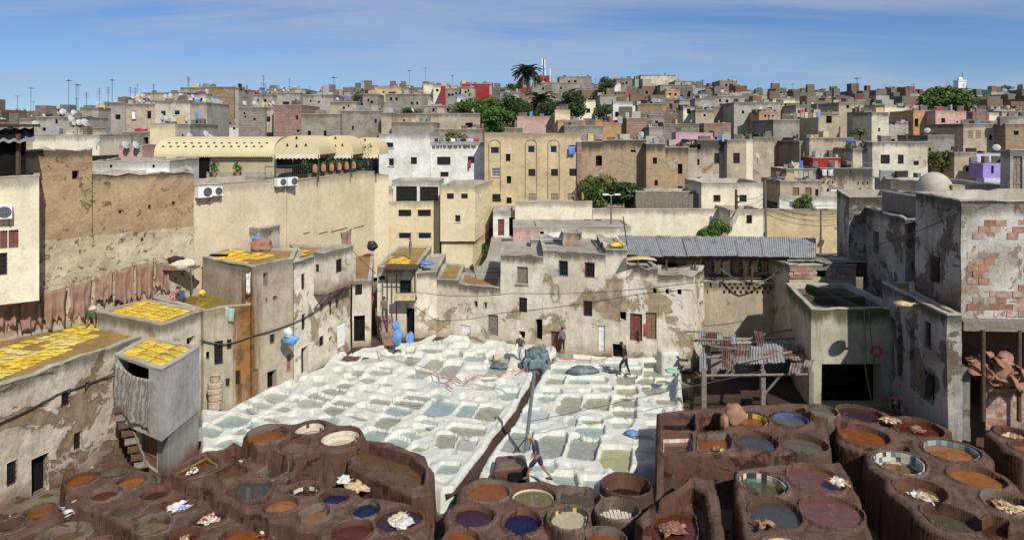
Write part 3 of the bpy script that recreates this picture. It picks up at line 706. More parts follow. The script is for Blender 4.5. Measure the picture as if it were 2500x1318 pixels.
for name, outl, lab in (('L', OUT_L, 'large white lime crusted terrace of soaking pits left of the brown gutter'), ('R', OUT_R, 'smaller white terrace of squarer soaking pits right of the brown gutter')):
    ow = poly_world(outl, 0); dO = sdf(ow, X, Y)+fbm(X, Y, 1.5, 8)*.09+.10
    Z = wl*.07+fbm(X, Y, 3.0, 5)*.022+fbm(X, Y, 8, 6)*.011
    if name == 'L': Z = Z+.12*sm(Y, 33, 41)
    Z = np.where(dO > -.3, Z*sm(-dO, 0, .3), Z)
    root = empty('lime_pit_terrace', (ow[0][0], ow[0][1], -.85), lab, 'tannery pits'); near = np.full(X.shape, 9.0)
    pits = []
    for ln in PITS.split('\n'):
        c, k, *pp = ln.split(); x0, y0, s = CR[c]
        q = [tuple(float(v) for v in a.split(',')) for a in pp]; q = [(x0+a/s, y0+b/s) for a, b in q]
        mx, my = sum(a for a, b in q)/len(q), sum(b for a, b in q)/len(q)
        gx = 1310-(my-900)*.68          # the gutter separates the two terraces
        if (mx < gx) != (name == 'L') and not (my < 865 and mx < 1362 and name == 'L'): continue
        if my < 865 and mx < 1362 and name == 'R': continue
        wz = -random.choice((.07, .09, .11, .15)); pw = [tuple(P(a, b, 0 if b > my else wz)[:2]) for a, b in q]
        bb = (min(p[0] for p in pw)-.6, max(p[0] for p in pw)+.6, min(p[1] for p in pw)-.6, max(p[1] for p in pw)+.6)
        i0, i1 = np.searchsorted(X[0], bb[0]), np.searchsorted(X[0], bb[1]); j0, j1 = np.searchsorted(Y[:, 0], bb[2]), np.searchsorted(Y[:, 0], bb[3])
        sl = (slice(j0, j1), slice(i0, i1)); d = sdf(pw, X[sl], Y[sl])+fbm(X[sl], Y[sl], 1.8, 4)*.06+vnoise(X[sl], Y[sl], 6, 14)*.05-.17; near[sl] = np.minimum(near[sl], d)
        rim = 0.04*np.exp(-(d/.25)**2)
        Zs = Z[sl]*sm(d, -.05, .5)+rim; Z[sl] = np.where(d < 0, -.30+(Zs+.30)*sm(d, -.11, .02), np.where(d < .03, -.30+(Zs+.30)*sm(d, -.11, .02), np.minimum(Z[sl]+rim, Zs+Z[sl]*.5)))
        pits.append((pw, wz, k))
    # smaller unnamed pits fill the wider ribs, turned like their neighbours
    rr2 = random.Random(4); dirv = Vector((.42, .9)).normalized() if name == 'L' else Vector((.04, 1)); sv = Vector((dirv.y, -dirv.x))
    for it in range(5000):
        i, j = rr2.randrange(X.shape[1]), rr2.randrange(X.shape[0]); r_ = min(near[j, i], -dO[j, i]-.12)-.17
        if r_ < .36 or -dO[j, i] < .55: continue
        r_ = min(r_, .62); c = Vector((X[j, i], Y[j, i])); pw = [tuple(c+sv*r_*a*1.12+dirv*r_*b*1.0) for a, b in ((-.75, -.7), (.6, -.8), (.9, -.1), (.72, .72), (-.7, .8), (-.92, .1))]
        sl = (slice(max(0, j-22), j+22), slice(max(0, i-22), i+22)); d = sdf(pw, X[sl], Y[sl])+fbm(X[sl], Y[sl], 2.5, 24)*.07; near[sl] = np.minimum(near[sl], d); wz = -rr2.choice((.08, .12, .16, .2))
        Z[sl] = np.where(d < .04, -.28+(Z[sl]+.28)*sm(d, -.06, .04), Z[sl]); pits.append((pw, wz, rr2.choice('sosgbdl')))
    # sunken dry pans between pits, the lip at the edge, and the drop to the yard
    pan = sm(near, .30, .55)*sm(-dO, .3, .6)*sm(fbm(X, Y, .55, 21), .05, .25); Z = np.maximum(Z, -.30)-pan*.20
    Z = np.where(dO > 0, Z*(1-sm(dO, 0, .1))-.9*sm(dO, -.02, .12), Z)
    Z = np.where(dO > -.35, Z+.07*np.exp(-((dO+.15)/.12)**2), Z)
    extract('plaster_body', M['lime'], X, Y, Z, (dO[:-1, :-1] < .16), root)
    for n_, (pw, wz, k) in enumerate(pits): sheet('pit_water', pw, wz-.03-n_*.00023, WM[k], root, .25)
# ---- brown dye vats
g = .05
X, Y = np.meshgrid(np.arange(-23, 24.5, g), np.arange(20.2, 37.5, g))
GZ = -.85
Z = GZ+fbm(X, Y, .5, 31)*.18+fbm(X, Y, 2.2, 33)*.10+vnoise(X, Y, 9, 36)*.03
lab = np.zeros(X.shape, int)
rough = fbm(X, Y, 1.4, 40)*.07+vnoise(X, Y, 7, 42)*.025; edge = fbm(X, Y, 1.1, 44)*.14
BLK = [   # z, outline in pixels at that height, label
 (.05, [(150, 1168), (170, 1138), (225, 1125), (300, 1122), (370, 1150), (420, 1186), (500, 1210), (560, 1240), (640, 1285), (670, 1420), (400, 1420), (330, 1295), (250, 1255), (160, 1220)], 'low brown vat block under the old two storey building, at left'),
 (.5, [(398, 1150), (470, 1085), (560, 1095), (640, 1118), (740, 1150), (800, 1165), (880, 1185), (950, 1212), (1010, 1235), (1050, 1290), (1000, 1430), (880, 1430), (800, 1345), (700, 1300), (560, 1222), (470, 1185)], 'long brown vat block with square basins and two blue vats, left of centre'),
 (1.1, [(596, 1062), (620, 1034), (700, 1020), (760, 1012), (815, 1025), (875, 1035), (893, 1062), (888, 1088), (835, 1108), (770, 1118), (720, 1126), (640, 1105)], 'raised brown block of four round vats against the white terrace'),
 (.75, [(845, 1092), (872, 1068), (960, 1078), (1035, 1108), (1058, 1150), (1056, 1200), (1010, 1205), (930, 1175), (850, 1135)], 'curved mud walled trough beside the foot of the gutter'),
 (.3, [(1088, 1245), (1115, 1190), (1160, 1160), (1320, 1166), (1440, 1190), (1490, 1210), (1480, 1245), (1340, 1255), (1345, 1430), (1070, 1430)], 'brown vat block at bottom centre under the walking man'),
 (1.3, [(1603, 1004), (1780, 990), (1900, 982), (1985, 984), (2018, 1040), (2023, 1092), (1915, 1106), (1605, 1106)], 'tall brown vat block with straight front wall right of the white terraces'),
 (1.2, [(1793, 1146), (1900, 1130), (2050, 1124), (2082, 1180), (2122, 1290), (2150, 1430), (1832, 1430), (1812, 1300), (1797, 1200)], 'brown vat block at lower right with four large round vats'),
 (1.1, [(2040, 1018), (2060, 985), (2160, 984), (2290, 1002), (2325, 1045), (2250, 1075), (2165, 1096), (2060, 1100), (2038, 1062)], 'brown vat block in front of the dark opening, far right'),
 (1.4, [(2108, 1100), (2150, 1086), (2280, 1058), (2375, 1062), (2445, 1120), (2465, 1158), (2540, 1200), (2620, 1430), (2380, 1430), (2250, 1318), (2185, 1236), (2120, 1150)], 'brown vat block with tiled vats at right edge'),
 (1.6, [(2400, 1075), (2425, 1020), (2600, 1020), (2640, 1120), (2480, 1112)], 'small dark vat block under the piled hides at right edge'),
 (-.1, [(-60, 1235), (60, 1208), (130, 1222), (160, 1250), (240, 1292), (290, 1430), (-100, 1430)], 'low shadowed vat block in the bottom left corner'),
 (1.0, [(1553, 1262), (1600, 1225), (1686, 1158), (1694, 1175), (1612, 1240), (1570, 1282)], None),
 (1.0, [(1686, 1158), (1742, 1166), (1775, 1330), (1790, 1460), (1758, 1460), (1742, 1330), (1722, 1200), (1690, 1180)], 'steep brown mud wall enclosing the pit with soaking hides'),
 (.35, [(1575, 1250), (1700, 1215), (1730, 1230), (1760, 1460), (1545, 1460)], 'brown basin block inside the steep mud wall'),
]
DY = {'or': (.23, .07, .015), 'or2': (.30, .115, .035), 'gr': (.115, .105, .075), 'ol': (.16, .14, .06), 'mv': (.15, .065, .048), 'db': (.055, .022, .012), 'rd': (.10, .025, .012), 'bl': (.012, .014, .05), 'gy': (.06, .058, .055), 'pu': (.05, .022, .035), 'cr': (.46, .40, .26), 'bk': (.02, .016, .014), 'br': (.14, .075, .035), 'wh': (.55, .46, .34), 'gb': (.09, .075, .05)}
DM = {k: liquid('dye_'+k, v, .07 if k not in ('cr', 'wh') else .6) for k, v in DY.items()}
# cx, cy, r (pixels at rim) or polygon; rim height; depth of liquid; rim width; dye; label; extras
V = [
 (199, 1167, 42, .12, .16, .15, 'or', 'round vat of orange dye at left end of the low block, below the doorway wall'),
 (280, 1148, 42, .10, .16, .14, 'gr', 'round vat of grey green liquid tucked under the mud buttress'),
 (321, 1173, 37, .10, .18, .14, 'or2', 'small round vat of dull orange dye right of the grey green one'),
 (255, 1203, 40, .12, .24, .14, 'rd', 'round vat of dark red liquid in second row, left'),
 (378, 1203, 41, .10, .28, .15, 'db', 'round vat of dark brown liquid at right of second row'),
 (313, 1240, 45, .10, .26, .15, 'gb', 'round vat of murky grey brown liquid in the middle of the low block'),
 (440, 1227, 47, .14, .22, .15, 'mv', 'round vat holding white and blue rags in brown dye'),
 (511, 1262, 47, .10, .2, .15, 'pu', 'round vat of purple dye with a crumpled white and yellow bag'),
 (373, 1277, 47, .10, .4, .16, 'ol', 'round vat of pale olive liquid, lower front of the low block'),
 (445, 1308, 50, .10, .3, .15, 'rd', 'round vat of dark orange liquid with scum cut by bottom edge'),
 (590, 1318, 56, .06, .3, .16, 'or', 'wide round vat of deep orange dye at bottom edge below the rubble'),
 (98, 1245, 46, .02, .22, .16, 'or', 'round vat of orange dye half in shadow near bottom left corner'),
 (22, 1282, 45, -.02, .4, .16, 'bk', 'round vat of black liquid in deep shadow, bottom left corner'),
 (160, 1300, 42, -.02, .4, .15, 'br', 'round vat of brown liquid partly in shadow beside white rag heap'),
 (235, 1335, 44, 0, .4, .15, 'db', 'round vat rim cut by bottom edge, left'),
 ([(424, 1145), (505, 1105), (535, 1122), (530, 1142), (470, 1162), (430, 1158)], 0, 0, .56, .28, .16, 'rd', 'square basin with mossy yellow green lining and dark red dye'),
 ([(508, 1162), (570, 1132), (612, 1145), (560, 1188)], 0, 0, .56, .3, .15, 'br', 'square basin of brown dye right of the mossy basin'),
 ([(560, 1195), (590, 1168), (650, 1168), (664, 1182), (645, 1212), (600, 1222)], 0, 0, .62, .2, .16, 'gy', 'rounded square basin of dark slate liquid'),
 ([(628, 1150), (660, 1132), (700, 1150), (665, 1168)], 0, 0, .5, .4, .14, 'gy', 'small basin of grey water in the corner under the raised block'),
 ([(535, 1105), (570, 1082), (618, 1105), (590, 1128)], 0, 0, .62, .6, .15, 'rd', 'deep square basin with a white rag in a little dye'),
 (687, 1230, 46, .56, .22, .15, 'or2', 'rounded vat of bright orange dye left of the grey rimmed one'),
 (744, 1194, 41, .56, .4, .15, 'db', 'round vat of very dark red liquid with a few white tiles'),
 (818, 1212, 43, .58, .24, .15, 'bl', 'round vat of dark blue dye, the left of two neighbouring blue vats'),
 (893, 1240, 42, .58, .24, .15, 'bl', 'round vat of dark blue dye, the right of two neighbouring blue vats'),
 (771, 1249, 46, .60, .45, .17, 'or2', 'round vat of orange dye with thick pale grey inner rim'),
 (858, 1295, 53, .56, .24, .16, 'rd', 'large vat of orange red dye at bottom, left of the rag filled vat'),
 (975, 1265, 52, .52, .16, .16, 'pu', 'round vat of wine red dye with torn plastic bags floating in it'),
 (955, 1335, 46, .50, .3, .15, 'or', 'vat of orange dye cut by bottom edge under the plastic bags'),
 (652, 1058, 46, 1.16, .36, .15, 'or', 'oval vat of orange brown dye at left of the raised block'),
 (720, 1080, 43, 1.16, .2, .14, 'mv', 'round vat of thick mauve brown dye at front of the raised block'),
 (757, 1042, 44, 1.20, .62, .14, 'wh', 'empty round vat lined with white tiles, the farther of two'),
 (830, 1064, 43, 1.14, .62, .14, 'wh', 'empty round vat lined with white tiles, the nearer of two'),
 ([(868, 1090), (900, 1082), (1000, 1112), (1038, 1145), (1034, 1180), (1005, 1188), (940, 1160), (880, 1125)], 0, 0, .78, .55, .14, 'br', 'long empty curved trough stained ochre inside'),
 (1192, 1196, 46, .36, .20, .15, 'or', 'round vat of bright orange dye just behind the walking man'),
 (1303, 1208, 48, .36, .28, .15, 'ol', 'round vat of olive yellow liquid at the walking man\'s feet'),
 (1156, 1256, 52, .36, .3, .15, 'pu', 'round vat of dark plum dye with pebbled rim'),
 (1275, 1270, 50, .36, .28, .15, 'bl', 'large round vat of navy blue dye at bottom centre'),
 (1390, 1262, 53, .62, .22, .17, 'cr', 'free standing drum vat full of cream lime with tiled rim'),
 (1413, 1213, 47, .30, .45, .13, 'gb', 'nearly empty round vat with cream sediment behind the cream drum'),
 (1507, 1240, 46, .42, .6, .15, 'gy', 'round drum vat with white tile floor half in shadow'),
 (1530, 1180, 50, .30, .8, .15, 'bk', 'empty dark vat in shadow beside the last white pit'),  # no dye here: the black sheet stands in for shadow inside
 (1482, 1312, 48, .40, .35, .15, 'or', 'round vat of dark orange dye cut by bottom edge below tile floored drum'),
 (1127, 1318, 48, .34, .25, .14, 'or', 'vat of orange dye at bottom edge left of the navy one'),
 (1250, 1335, 52, .34, .25, .14, 'rd', 'vat of red brown dye cut by bottom edge under the navy one'),
 ([(1585, 1290), (1605, 1255), (1650, 1243), (1695, 1258), (1702, 1300), (1690, 1345), (1600, 1345)], 0, 0, .42, .2, .15, 'rd', 'rounded basin of red brown dye with a heap of dark hides'),
 ([(1617, 1012), (1694, 1010), (1697, 1049), (1617, 1049)], 0, 0, 1.33, .6, .10, 'bk', 'deep rectangular basin of black liquid in back left corner of the tall block'),
 ([(1706, 1010), (1757, 1008), (1765, 1048), (1706, 1052)], 0, 0, 1.33, .8, .10, 'db', 'empty rectangular brown basin beside the draped orange hide'),
 ([(1617, 1060), (1690, 1058), (1688, 1101), (1617, 1102)], 0, 0, 1.33, .42, .10, 'br', 'rectangular basin of tan water edged with pink and white tiles'),
 ([(1704, 1062), (1775, 1056), (1786, 1070), (1782, 1092), (1760, 1101), (1706, 1101)], 0, 0, 1.33, .35, .10, 'or', 'rounded basin of red brown dye with hides, front of the tall block'),
 (1845, 1074, 47, 1.36, .26, .13, 'gy', 'round vat of black brown liquid in middle front of the tall block'),
 (1836, 1022, 37, 1.36, .36, .12, 'or', 'round vat with yellow and dark tiles behind the draped hide'),
 (1930, 1021, 43, 1.36, .30, .13, 'gr', 'round vat lined with blue tiles holding grey water'),
 (1961, 1080, 48, 1.38, .32, .14, 'gr', 'round vat of grey brown water at right corner of the tall block'),
 (2005, 1000, 35, 1.62, .2, .15, 'gr', 'raised drum vat of grey water at back of the tall block'),
 (1862, 1177, 51, 1.24, .50, .13, 'gb', 'round vat lined with yellow white and black tiles'),
 (1990, 1166, 60, 1.24, .22, .14, 'mv', 'large round vat of mauve brown dye behind a white plastic bag'),
 (1893, 1250, 57, 1.24, .22, .14, 'gy', 'round vat of dark slate liquid below the tiled vat'),
 (2030, 1246, 65, 1.24, .18, .15, 'mv', 'largest round vat of mauve brown dye, nearest on its block'),
 (1922, 1340, 54, 1.22, .35, .14, 'or', 'vat of orange dye with tiles cut by bottom edge, right'),
 (2095, 1355, 56, 1.2, .5, .14, 'bk', 'vat rim cut by bottom edge between two right hand blocks'),
 (2100, 1008, 45, 1.18, .22, .15, 'pu', 'round vat of dark violet dye nearest the dark opening'),
 (2108, 1060, 52, 1.20, .28, .15, 'or', 'round vat of orange red dye on a tall round base'),
 (2243, 1043, 50, 1.16, .26, .14, 'rd', 'round vat of dark red dye with scraps of hide near the crouching worker'),
 (2196, 1127, 57, 1.44, .60, .13, 'br', 'round vat lined with white and blue tiles, nearly empty'),
 (2320, 1097, 55, 1.44, .32, .14, 'or2', 'round vat of orange dye with a band of coloured tiles'),
 (2385, 1163, 60, 1.46, .24, .15, 'or2', 'round vat of bright orange dye at right with plain mud rim'),
 (2248, 1194, 61, 1.42, .34, .15, 'br', 'round vat with pale hides floating in brown liquid'),
 (2325, 1262, 66, 1.42, .50, .16, 'gb', 'large deep vat of dark olive liquid at lower right'),
 (2460, 1226, 58, 1.46, .36, .15, 'or', 'round vat with yellow hides soaking at right edge'),
 ([(2396, 1270), (2420, 1256), (2462, 1272), (2462, 1302), (2425, 1312), (2398, 1298)], 0, 0, 1.44, .4, .13, 'db', 'small square basin of dark liquid between two right edge vats'),
 (2500, 1322, 40, 1.42, .3, .14, 'br', 'vat cut by bottom right corner'),
 (2472, 1056, 44, 1.66, .25, .14, 'br', 'round vat with pale hides under the piled leather at right edge'),
 (2512, 1092, 44, 1.64, .25, .14, 'or2', 'round vat cut by right edge below the leather pile'),
]
V = [v if isinstance(v[0], list) else (v[0], v[1], v[2]*1.09)+tuple(v[3:]) for v in V]
for _ in range(4):      # neighbouring openings never overlap
    cs = [(k, P(v[0], v[1], v[3]), v[2]*P(v[0], v[1], v[3]).y/F) for k, v in enumerate(V) if not isinstance(v[0], list)]
    for i in range(len(cs)):
        for j in range(i+1, len(cs)):
            a, b = cs[i], cs[j]
            if abs(a[1].z-b[1].z) > .3: continue
            gap = math.hypot(a[1].x-b[1].x, a[1].y-b[1].y); s = (gap-.11)/(a[2]+b[2])
            if s < 1:
                for q in (a, b): v = list(V[q[0]]); v[2] *= max(.8, s); V[q[0]] = tuple(v)
                cs = [(k, P(v[0], v[1], v[3]), v[2]*P(v[0], v[1], v[3]).y/F) for k, v in enumerate(V) if not isinstance(v[0], list)]
broots = {}
for b, (z, pts, l) in enumerate(BLK):
    pw = poly_world(pts, z); d = sdf(pw, X, Y)+edge*.8
    if b in (0, 1, 2, 4, 7, 8, 9, 10):      # the block hugs its vats
        dv = np.full(X.shape, 9.0)
        for v in V:
            if isinstance(v[0], list): zr_ = v[3]; q_ = poly_world(v[0], zr_)
            else: zr_ = v[3]
            if abs(zr_-z) > .2: continue
            if isinstance(v[0], list): dd_ = sdf(q_, X, Y)
            else: c_ = P(v[0], v[1], zr_); dd_ = np.hypot(X-c_.x, Y-c_.y)-v[2]*c_.y/F
            h_ = np.clip(.5+.5*(dv-dd_)/.55, 0, 1); dv = dv*(1-h_)+dd_*h_-.55*h_*(1-h_)
        d = np.maximum(d, dv-.40+edge*.3)
    if l: c = pw[0]; broots[b+1] = empty('vat_block', (c[0], c[1], GZ), l, 'masonry block')
    top = z+rough-.10*sm(d, -.12, .03)-.05*sm(-d, .1, .5)
    zz = np.where(d < .03, top, top-(top-Z)*sm(d, .03, .10)); up = (zz > Z+.02) & (d < .12)
    lab = np.where(up, (b+1 if l else b+2), lab); Z = np.where(d < .12, np.maximum(Z, zz), Z)
NB = len(BLK)+2; vroots = {}; VAT = {}; dmin = np.full(X.shape, 9.0); PITQ = []
for k, v in enumerate(V):
    if isinstance(v[0], list): pts, _, _, zr, dl, wd, dye, l = v; cx, cy = sum(p[0] for p in pts)/len(pts), sum(p[1] for p in pts)/len(pts); pw = poly_world(pts, zr)
    else:
        cx, cy, r, zr, dl, wd, dye, l = v; c = P(cx, cy, zr); rw = r*c.y/F; pw = [(c.x+rw*(1+.05*math.sin(2*a+k)+.03*math.sin(3*a+k*2))*math.cos(a), c.y+rw*(1+.05*math.sin(2*a+k)+.03*math.sin(3*a+k*2))*math.sin(a)) for a in [i*math.tau/28 for i in range(28)]]
    c = Vector((sum(p[0] for p in pw)/len(pw), sum(p[1] for p in pw)/len(pw), GZ))
    i0, i1 = np.searchsorted(X[0], min(p[0] for p in pw)-.8), np.searchsorted(X[0], max(p[0] for p in pw)+.8); j0, j1 = np.searchsorted(Y[:, 0], min(p[1] for p in pw)-.8), np.searchsorted(Y[:, 0], max(p[1] for p in pw)+.8)
    sl = (slice(j0, j1), slice(i0, i1)); d = sdf(pw, X[sl], Y[sl])+vnoise(X[sl], Y[sl], 2.5, 50)*.05; z0 = Z[sl]; ru = rough[sl]*.6
    wv = wd*.64*(1+.35*vnoise(X[sl], Y[sl], 1.5, 52))
    lip = zr+ru+.02*np.sin(np.clip(d/wv, 0, 1)*math.pi)-.05*sm(d, wv*.6, wv)
    dl = dl*.8; pit = zr-dl-.35; zi = pit+(zr+ru-pit)*sm(d, -.055, .01)-.02
    zo = np.where(d < wv, lip, np.maximum(z0, lip-(lip-z0)*sm(d, wv, wv+(.07 if isinstance(v[0], list) else .10))))
    keep_ = (z0 > lip+.25); Z[sl] = np.where((d < wv+.12) & (d <= dmin[sl]+.02) & ~keep_, zo, z0); L_ = lab[sl]; L_[(d < wv+.03) & (d < dmin[sl]) & ~keep_] = NB+k; lab[sl] = L_; dmin[sl] = np.minimum(dmin[sl], d); PITQ.append((sl, d, zi))
    root = empty('dye_vat', c, l, 'dye vat', 'dye vats'); vroots[NB+k] = root; VAT[k] = (root, pw, zr, dl, c, l)
    if dye: sheet('dye', pw, zr-dl, DM[dye], root, .03)
for sl, d, zi in PITQ: Z[sl] = np.where(d <= .008, zi, Z[sl])
cell = lab[:-1, :-1]
for b in sorted(set(cell.ravel())):
    msk = cell == b
    if b == 0: extract('yard', M['ground'], X, Y, Z, msk, kind='structure')
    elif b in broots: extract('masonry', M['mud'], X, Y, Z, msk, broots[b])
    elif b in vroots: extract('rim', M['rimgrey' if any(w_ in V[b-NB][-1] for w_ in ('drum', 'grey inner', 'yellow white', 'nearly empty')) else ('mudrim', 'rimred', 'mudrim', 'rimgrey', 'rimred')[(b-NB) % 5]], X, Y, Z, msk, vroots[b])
def yard_z(x, y):
    i = int((x+23)/g); j = int((y-20.2)/g)
    return float(Z[j, i]) if 0 <= i < X.shape[1] and 0 <= j < X.shape[0] else GZ
# tiles standing round the inside of the tiled vats
TILE = {c: simple('tile_'+c, v, .3, 0, .15, 3) for c, v in {'w': (.62, .58, .46), 'y': (.60, .42, .08), 'k': (.05, .05, .05), 'b': (.07, .12, .27), 't': (.10, .20, .20), 'g': (.30, .34, .30), 'p': (.60, .36, .30)}.items()}
tmesh = {}
def tiles(k, n, rows, top, pal, size=None):
    root, pw, zr, dl, c, l = VAT[k]; cx, cy = c.x, c.y; per = [Vector(p) for p in pw]+[Vector(pw[0])]
    tot = sum((per[i+1]-per[i]).length for i in range(len(per)-1)); s = tot/n
    for r in range(rows):
        for q in range(n):
            t = (q+.5)*s; i = 0
            while i < len(per)-2 and t > (per[i+1]-per[i]).length: t -= (per[i+1]-per[i]).length; i += 1
            e = per[i+1]-per[i]; p = per[i]+e.normalized()*min(t, e.length); col = pal[(q*7+r*3+(q*q) % 5) % len(pal)] if len(pal) > 1 else pal
            if random.random() < .06: continue
            key = (col, round(s, 2))
            if key not in tmesh:
                m = MB(); m.box((0, 0, 0), (s*.93, .03, s*.93)); o = m.build('tile', TILE[col]); tmesh[key] = o.data; bpy.data.objects.remove(o)
            o = bpy.data.objects.new('tile', tmesh[key]); COL.objects.link(o); nrm = (Vector((cx, cy))-p).normalized()
            z = zr-top-s*(r+.5); o.location = (p.x+nrm.x*.055, p.y+nrm.y*.055, z); o.rotation_euler = (random.uniform(-.03, .03), 0, math.atan2(e.y, e.x)); put_w(o, root)
def put_w(o, root):
    o.location = Vector(o.location)-root.location; o.parent = root; KIDS.setdefault(root.name, []).append(o)
ix = {v[-1]: k for k, v in enumerate(V)}
def vi(s): return next(k for n, k in ix.items() if s in n)
tiles(vi('white tiles, the farther'), 26, 2, .14, 'w'); tiles(vi('white tiles, the nearer'), 26, 2, .12, 'w')
tiles(vi('yellow white and black'), 26, 3, .06, 'wykkywtkgk'); tiles(vi('white and blue tiles'), 30, 4, .02, 'wwwwwwbtwtwg')
tiles(vi('band of coloured'), 28, 2, .03, 'gttpgyb'); tiles(vi('blue tiles holding'), 24, 2, .05, 'b'); tiles(vi('yellow and dark tiles'), 20, 2, .05, 'ykkyk')
tiles(vi('cream lime with tiled'), 28, 1, .04, 'ykgwkyt'); tiles(vi('pink and white tiles'), 22, 1, .18, 'pwpww'); tiles(vi('a few white tiles'), 22, 1, .12, 'wwkk')
tiles(vi('olive yellow'), 30, 1, .16, 'w'); tiles(vi('orange dye with tiles cut'), 24, 2, .06, 'ptkyg')
# white tile floor of the drum vat
root, pw, zr, dl, c, l = VAT[vi('white tile floor')]
for i in range(-5, 6):
    for j in range(-5, 6):
        if i*i+j*j > 27: continue
        o = bpy.data.objects.new('tile', tmesh[next(k for k in tmesh if k[0] == 'w')]); COL.objects.link(o); o.location = (c.x+i*.135+random.uniform(-.01, .01), c.y+j*.125, zr-dl+.03); o.rotation_euler = (R(90), 0, random.uniform(-.06, .06)); o.scale = (.72, 1, .72); put_w(o, root)
# gutter bed and the yard behind the terraces
def strip(name, px, z, mat, label=None):
    m = MB(); m.v = [tuple(P(a, b, z)) for a, b in px]; m.f = [tuple(range(len(px)))]; m.m = [0]; return tag(m.build(name, mat), label, kind='structure')
strip('gutter', [(1095, 1215), (1170, 1175), (1270, 1045), (1345, 905), (1300, 890), (1262, 1000), (1180, 1090), (1080, 1200)], -.16, M['gutter'])
def slab(name, pw, z0, z1, mat, **k):
    m = MB(); m.prism(pw, z0, z1); return m.build(name, mat, **k)
tag(slab('yard_terrace', [(-12.2, 38.8), (-4, 46.2), (-4, 50), (-12, 50)], -.9, -.12, M['ground']), kind='structure')
# ---------------------------------------------------------------- buildings round the tannery
def qbox(label, x0, Y0, x1, Y1, z1, z0, dep, mat, wins=(), **k):
    a = (PX(x0, Y0), Y0); b = (PX(x1, Y1), Y1)
    return house(label, [a, b, (b[0]+k.pop('sx', 0), b[1]+dep), (a[0]+k.pop('sx2', 0), a[1]+dep)], z0, z1, mat, wins, **k)
# left: long low building with the yellow roof
house('long two storey peeling building with hides drying on its roof, at left edge', [(-22.3, 20.4), (-20.1, 25.8), (-18.3, 30.8), (-17.9, 32.2), (-20.9, 33.4), (-21.9, 35.0), (-28, 27.5), (-28, 20.4)], -.9, 4.25, 'peel_brick',
      [(148, 952, 172, 993, 'gh'), (98, 978, 118, 990, 'o'), (206, 932, 217, 960, 'o'), (16, 1125, 43, 1185, 'gh'), (76, 1112, 120, 1216, 'o'), (179, 1056, 199, 1098, 'wh')], parapet=.12, roof='grain', amp=.10, rag=.12)
slt = house('grey block with patterned curtain wall and yellow hides on its roof', [(-14.6, 27.3), (-14.5, 30.4), (-17.7, 31.7), (-17.75, 29.3)], 1.25, 4.25, 'concrete_u', [(287, 886, 364, 1004, 'k', .5)], parapet=.10, roof='grain', amp=.03)
house('', [(-14.66, 27.9), (-14.52, 30.36), (-17.5, 31.5), (-17.2, 30.0)], -.9, 1.25, 'concrete', [(347, 1035, 384, 1140, 'dh')], amp=.05, parent=slt, roofobj=False)
house('square block with rows of yellow hides, next to the squatting workers', [(-16.75, 31.2), (-16.0, 33.7), (-20.2, 36.2), (-21.2, 33.5)], -.9, 5.0, 'white_old', [(455, 822, 475, 846, 'o'), (470, 932, 486, 1000, 'o')], parapet=.10, roof='grain', amp=.06)
house('ochre stained wall block holding a yellow dye pool on its roof', [(-15.9, 33.78), (-13.98, 35.0), (-15.4, 38.3), (-18.5, 38.3), (-20.0, 36.45)], -.9, 5.0, 'mossy',
      [(523, 832, 544, 890, 'g'), (503, 858, 511, 880, 'o'), (554, 829, 565, 852, 'g'), (551, 923, 560, 943, 'g'), (575, 904, 587, 940, 'gh'), (506, 942, 531, 1000, 'o')], parapet=.3, roof='mossy', amp=.06)
house('tall grey plastered block with orange hides on its roof', [(-13.93, 35.06), (-12.5, 37.4), (-13.3, 40.6), (-17.5, 40.5), (-17.9, 37.9)], -.9, 7.0, 'tanstain',
      [(642, 666, 652, 700, 'o'), (648, 728, 653, 740, 'o'), (667, 722, 676, 735, 'o'), (611, 903, 630, 965, 'dh'), (651, 905, 675, 950, 'o'), (700, 866, 710, 905, 'dh'), (659, 815, 671, 838, 'h')], parapet=.12, roof='grain', amp=.08)
b6 = house('white peeling block with overhanging upper room beside the alley', [(-12.48, 37.45), (-10.6, 43.0), (-14.7, 43.4), (-13.25, 40.7)], -.9, 6.8, 'white_peel',
      [(735, 668, 745, 707, 'h'), (736, 766, 746, 805, 'h'), (779, 820, 791, 845, 'g'), (735, 846, 752, 915, 'oh'), (802, 822, 812, 862, 'oh'), (781, 741, 787, 768, 'o'), (804, 735, 810, 768, 'h'), (820, 732, 826, 752, 'h'), (823, 787, 845, 848, 'dp')], parapet=.15, roof='grain', amp=.06)
house('', [(-11.87, 39.27), (-11.2, 39.0), (-10.15, 41.9), (-10.85, 42.2)], 4.5, 7.02, 'white_old', [(770, 645, 779, 664, 'b'), (820, 632, 836, 665, 'g')], parapet=.08, amp=.03, parent=b6)
mb = MB()
for i in range(5):
    t = i/4; p = Vector((-11.87, 39.27, 4.44)).lerp(Vector((-10.9, 42.1, 4.44)), t); mb.tube([p, p+Vector((.85, -.28, 0))], .05, 5); mb.tube([p+Vector((0, 0, -.9)), p+Vector((.7, -.25, 0))], .045, 5)
mb.build('beam', M['wooddark'], b6)
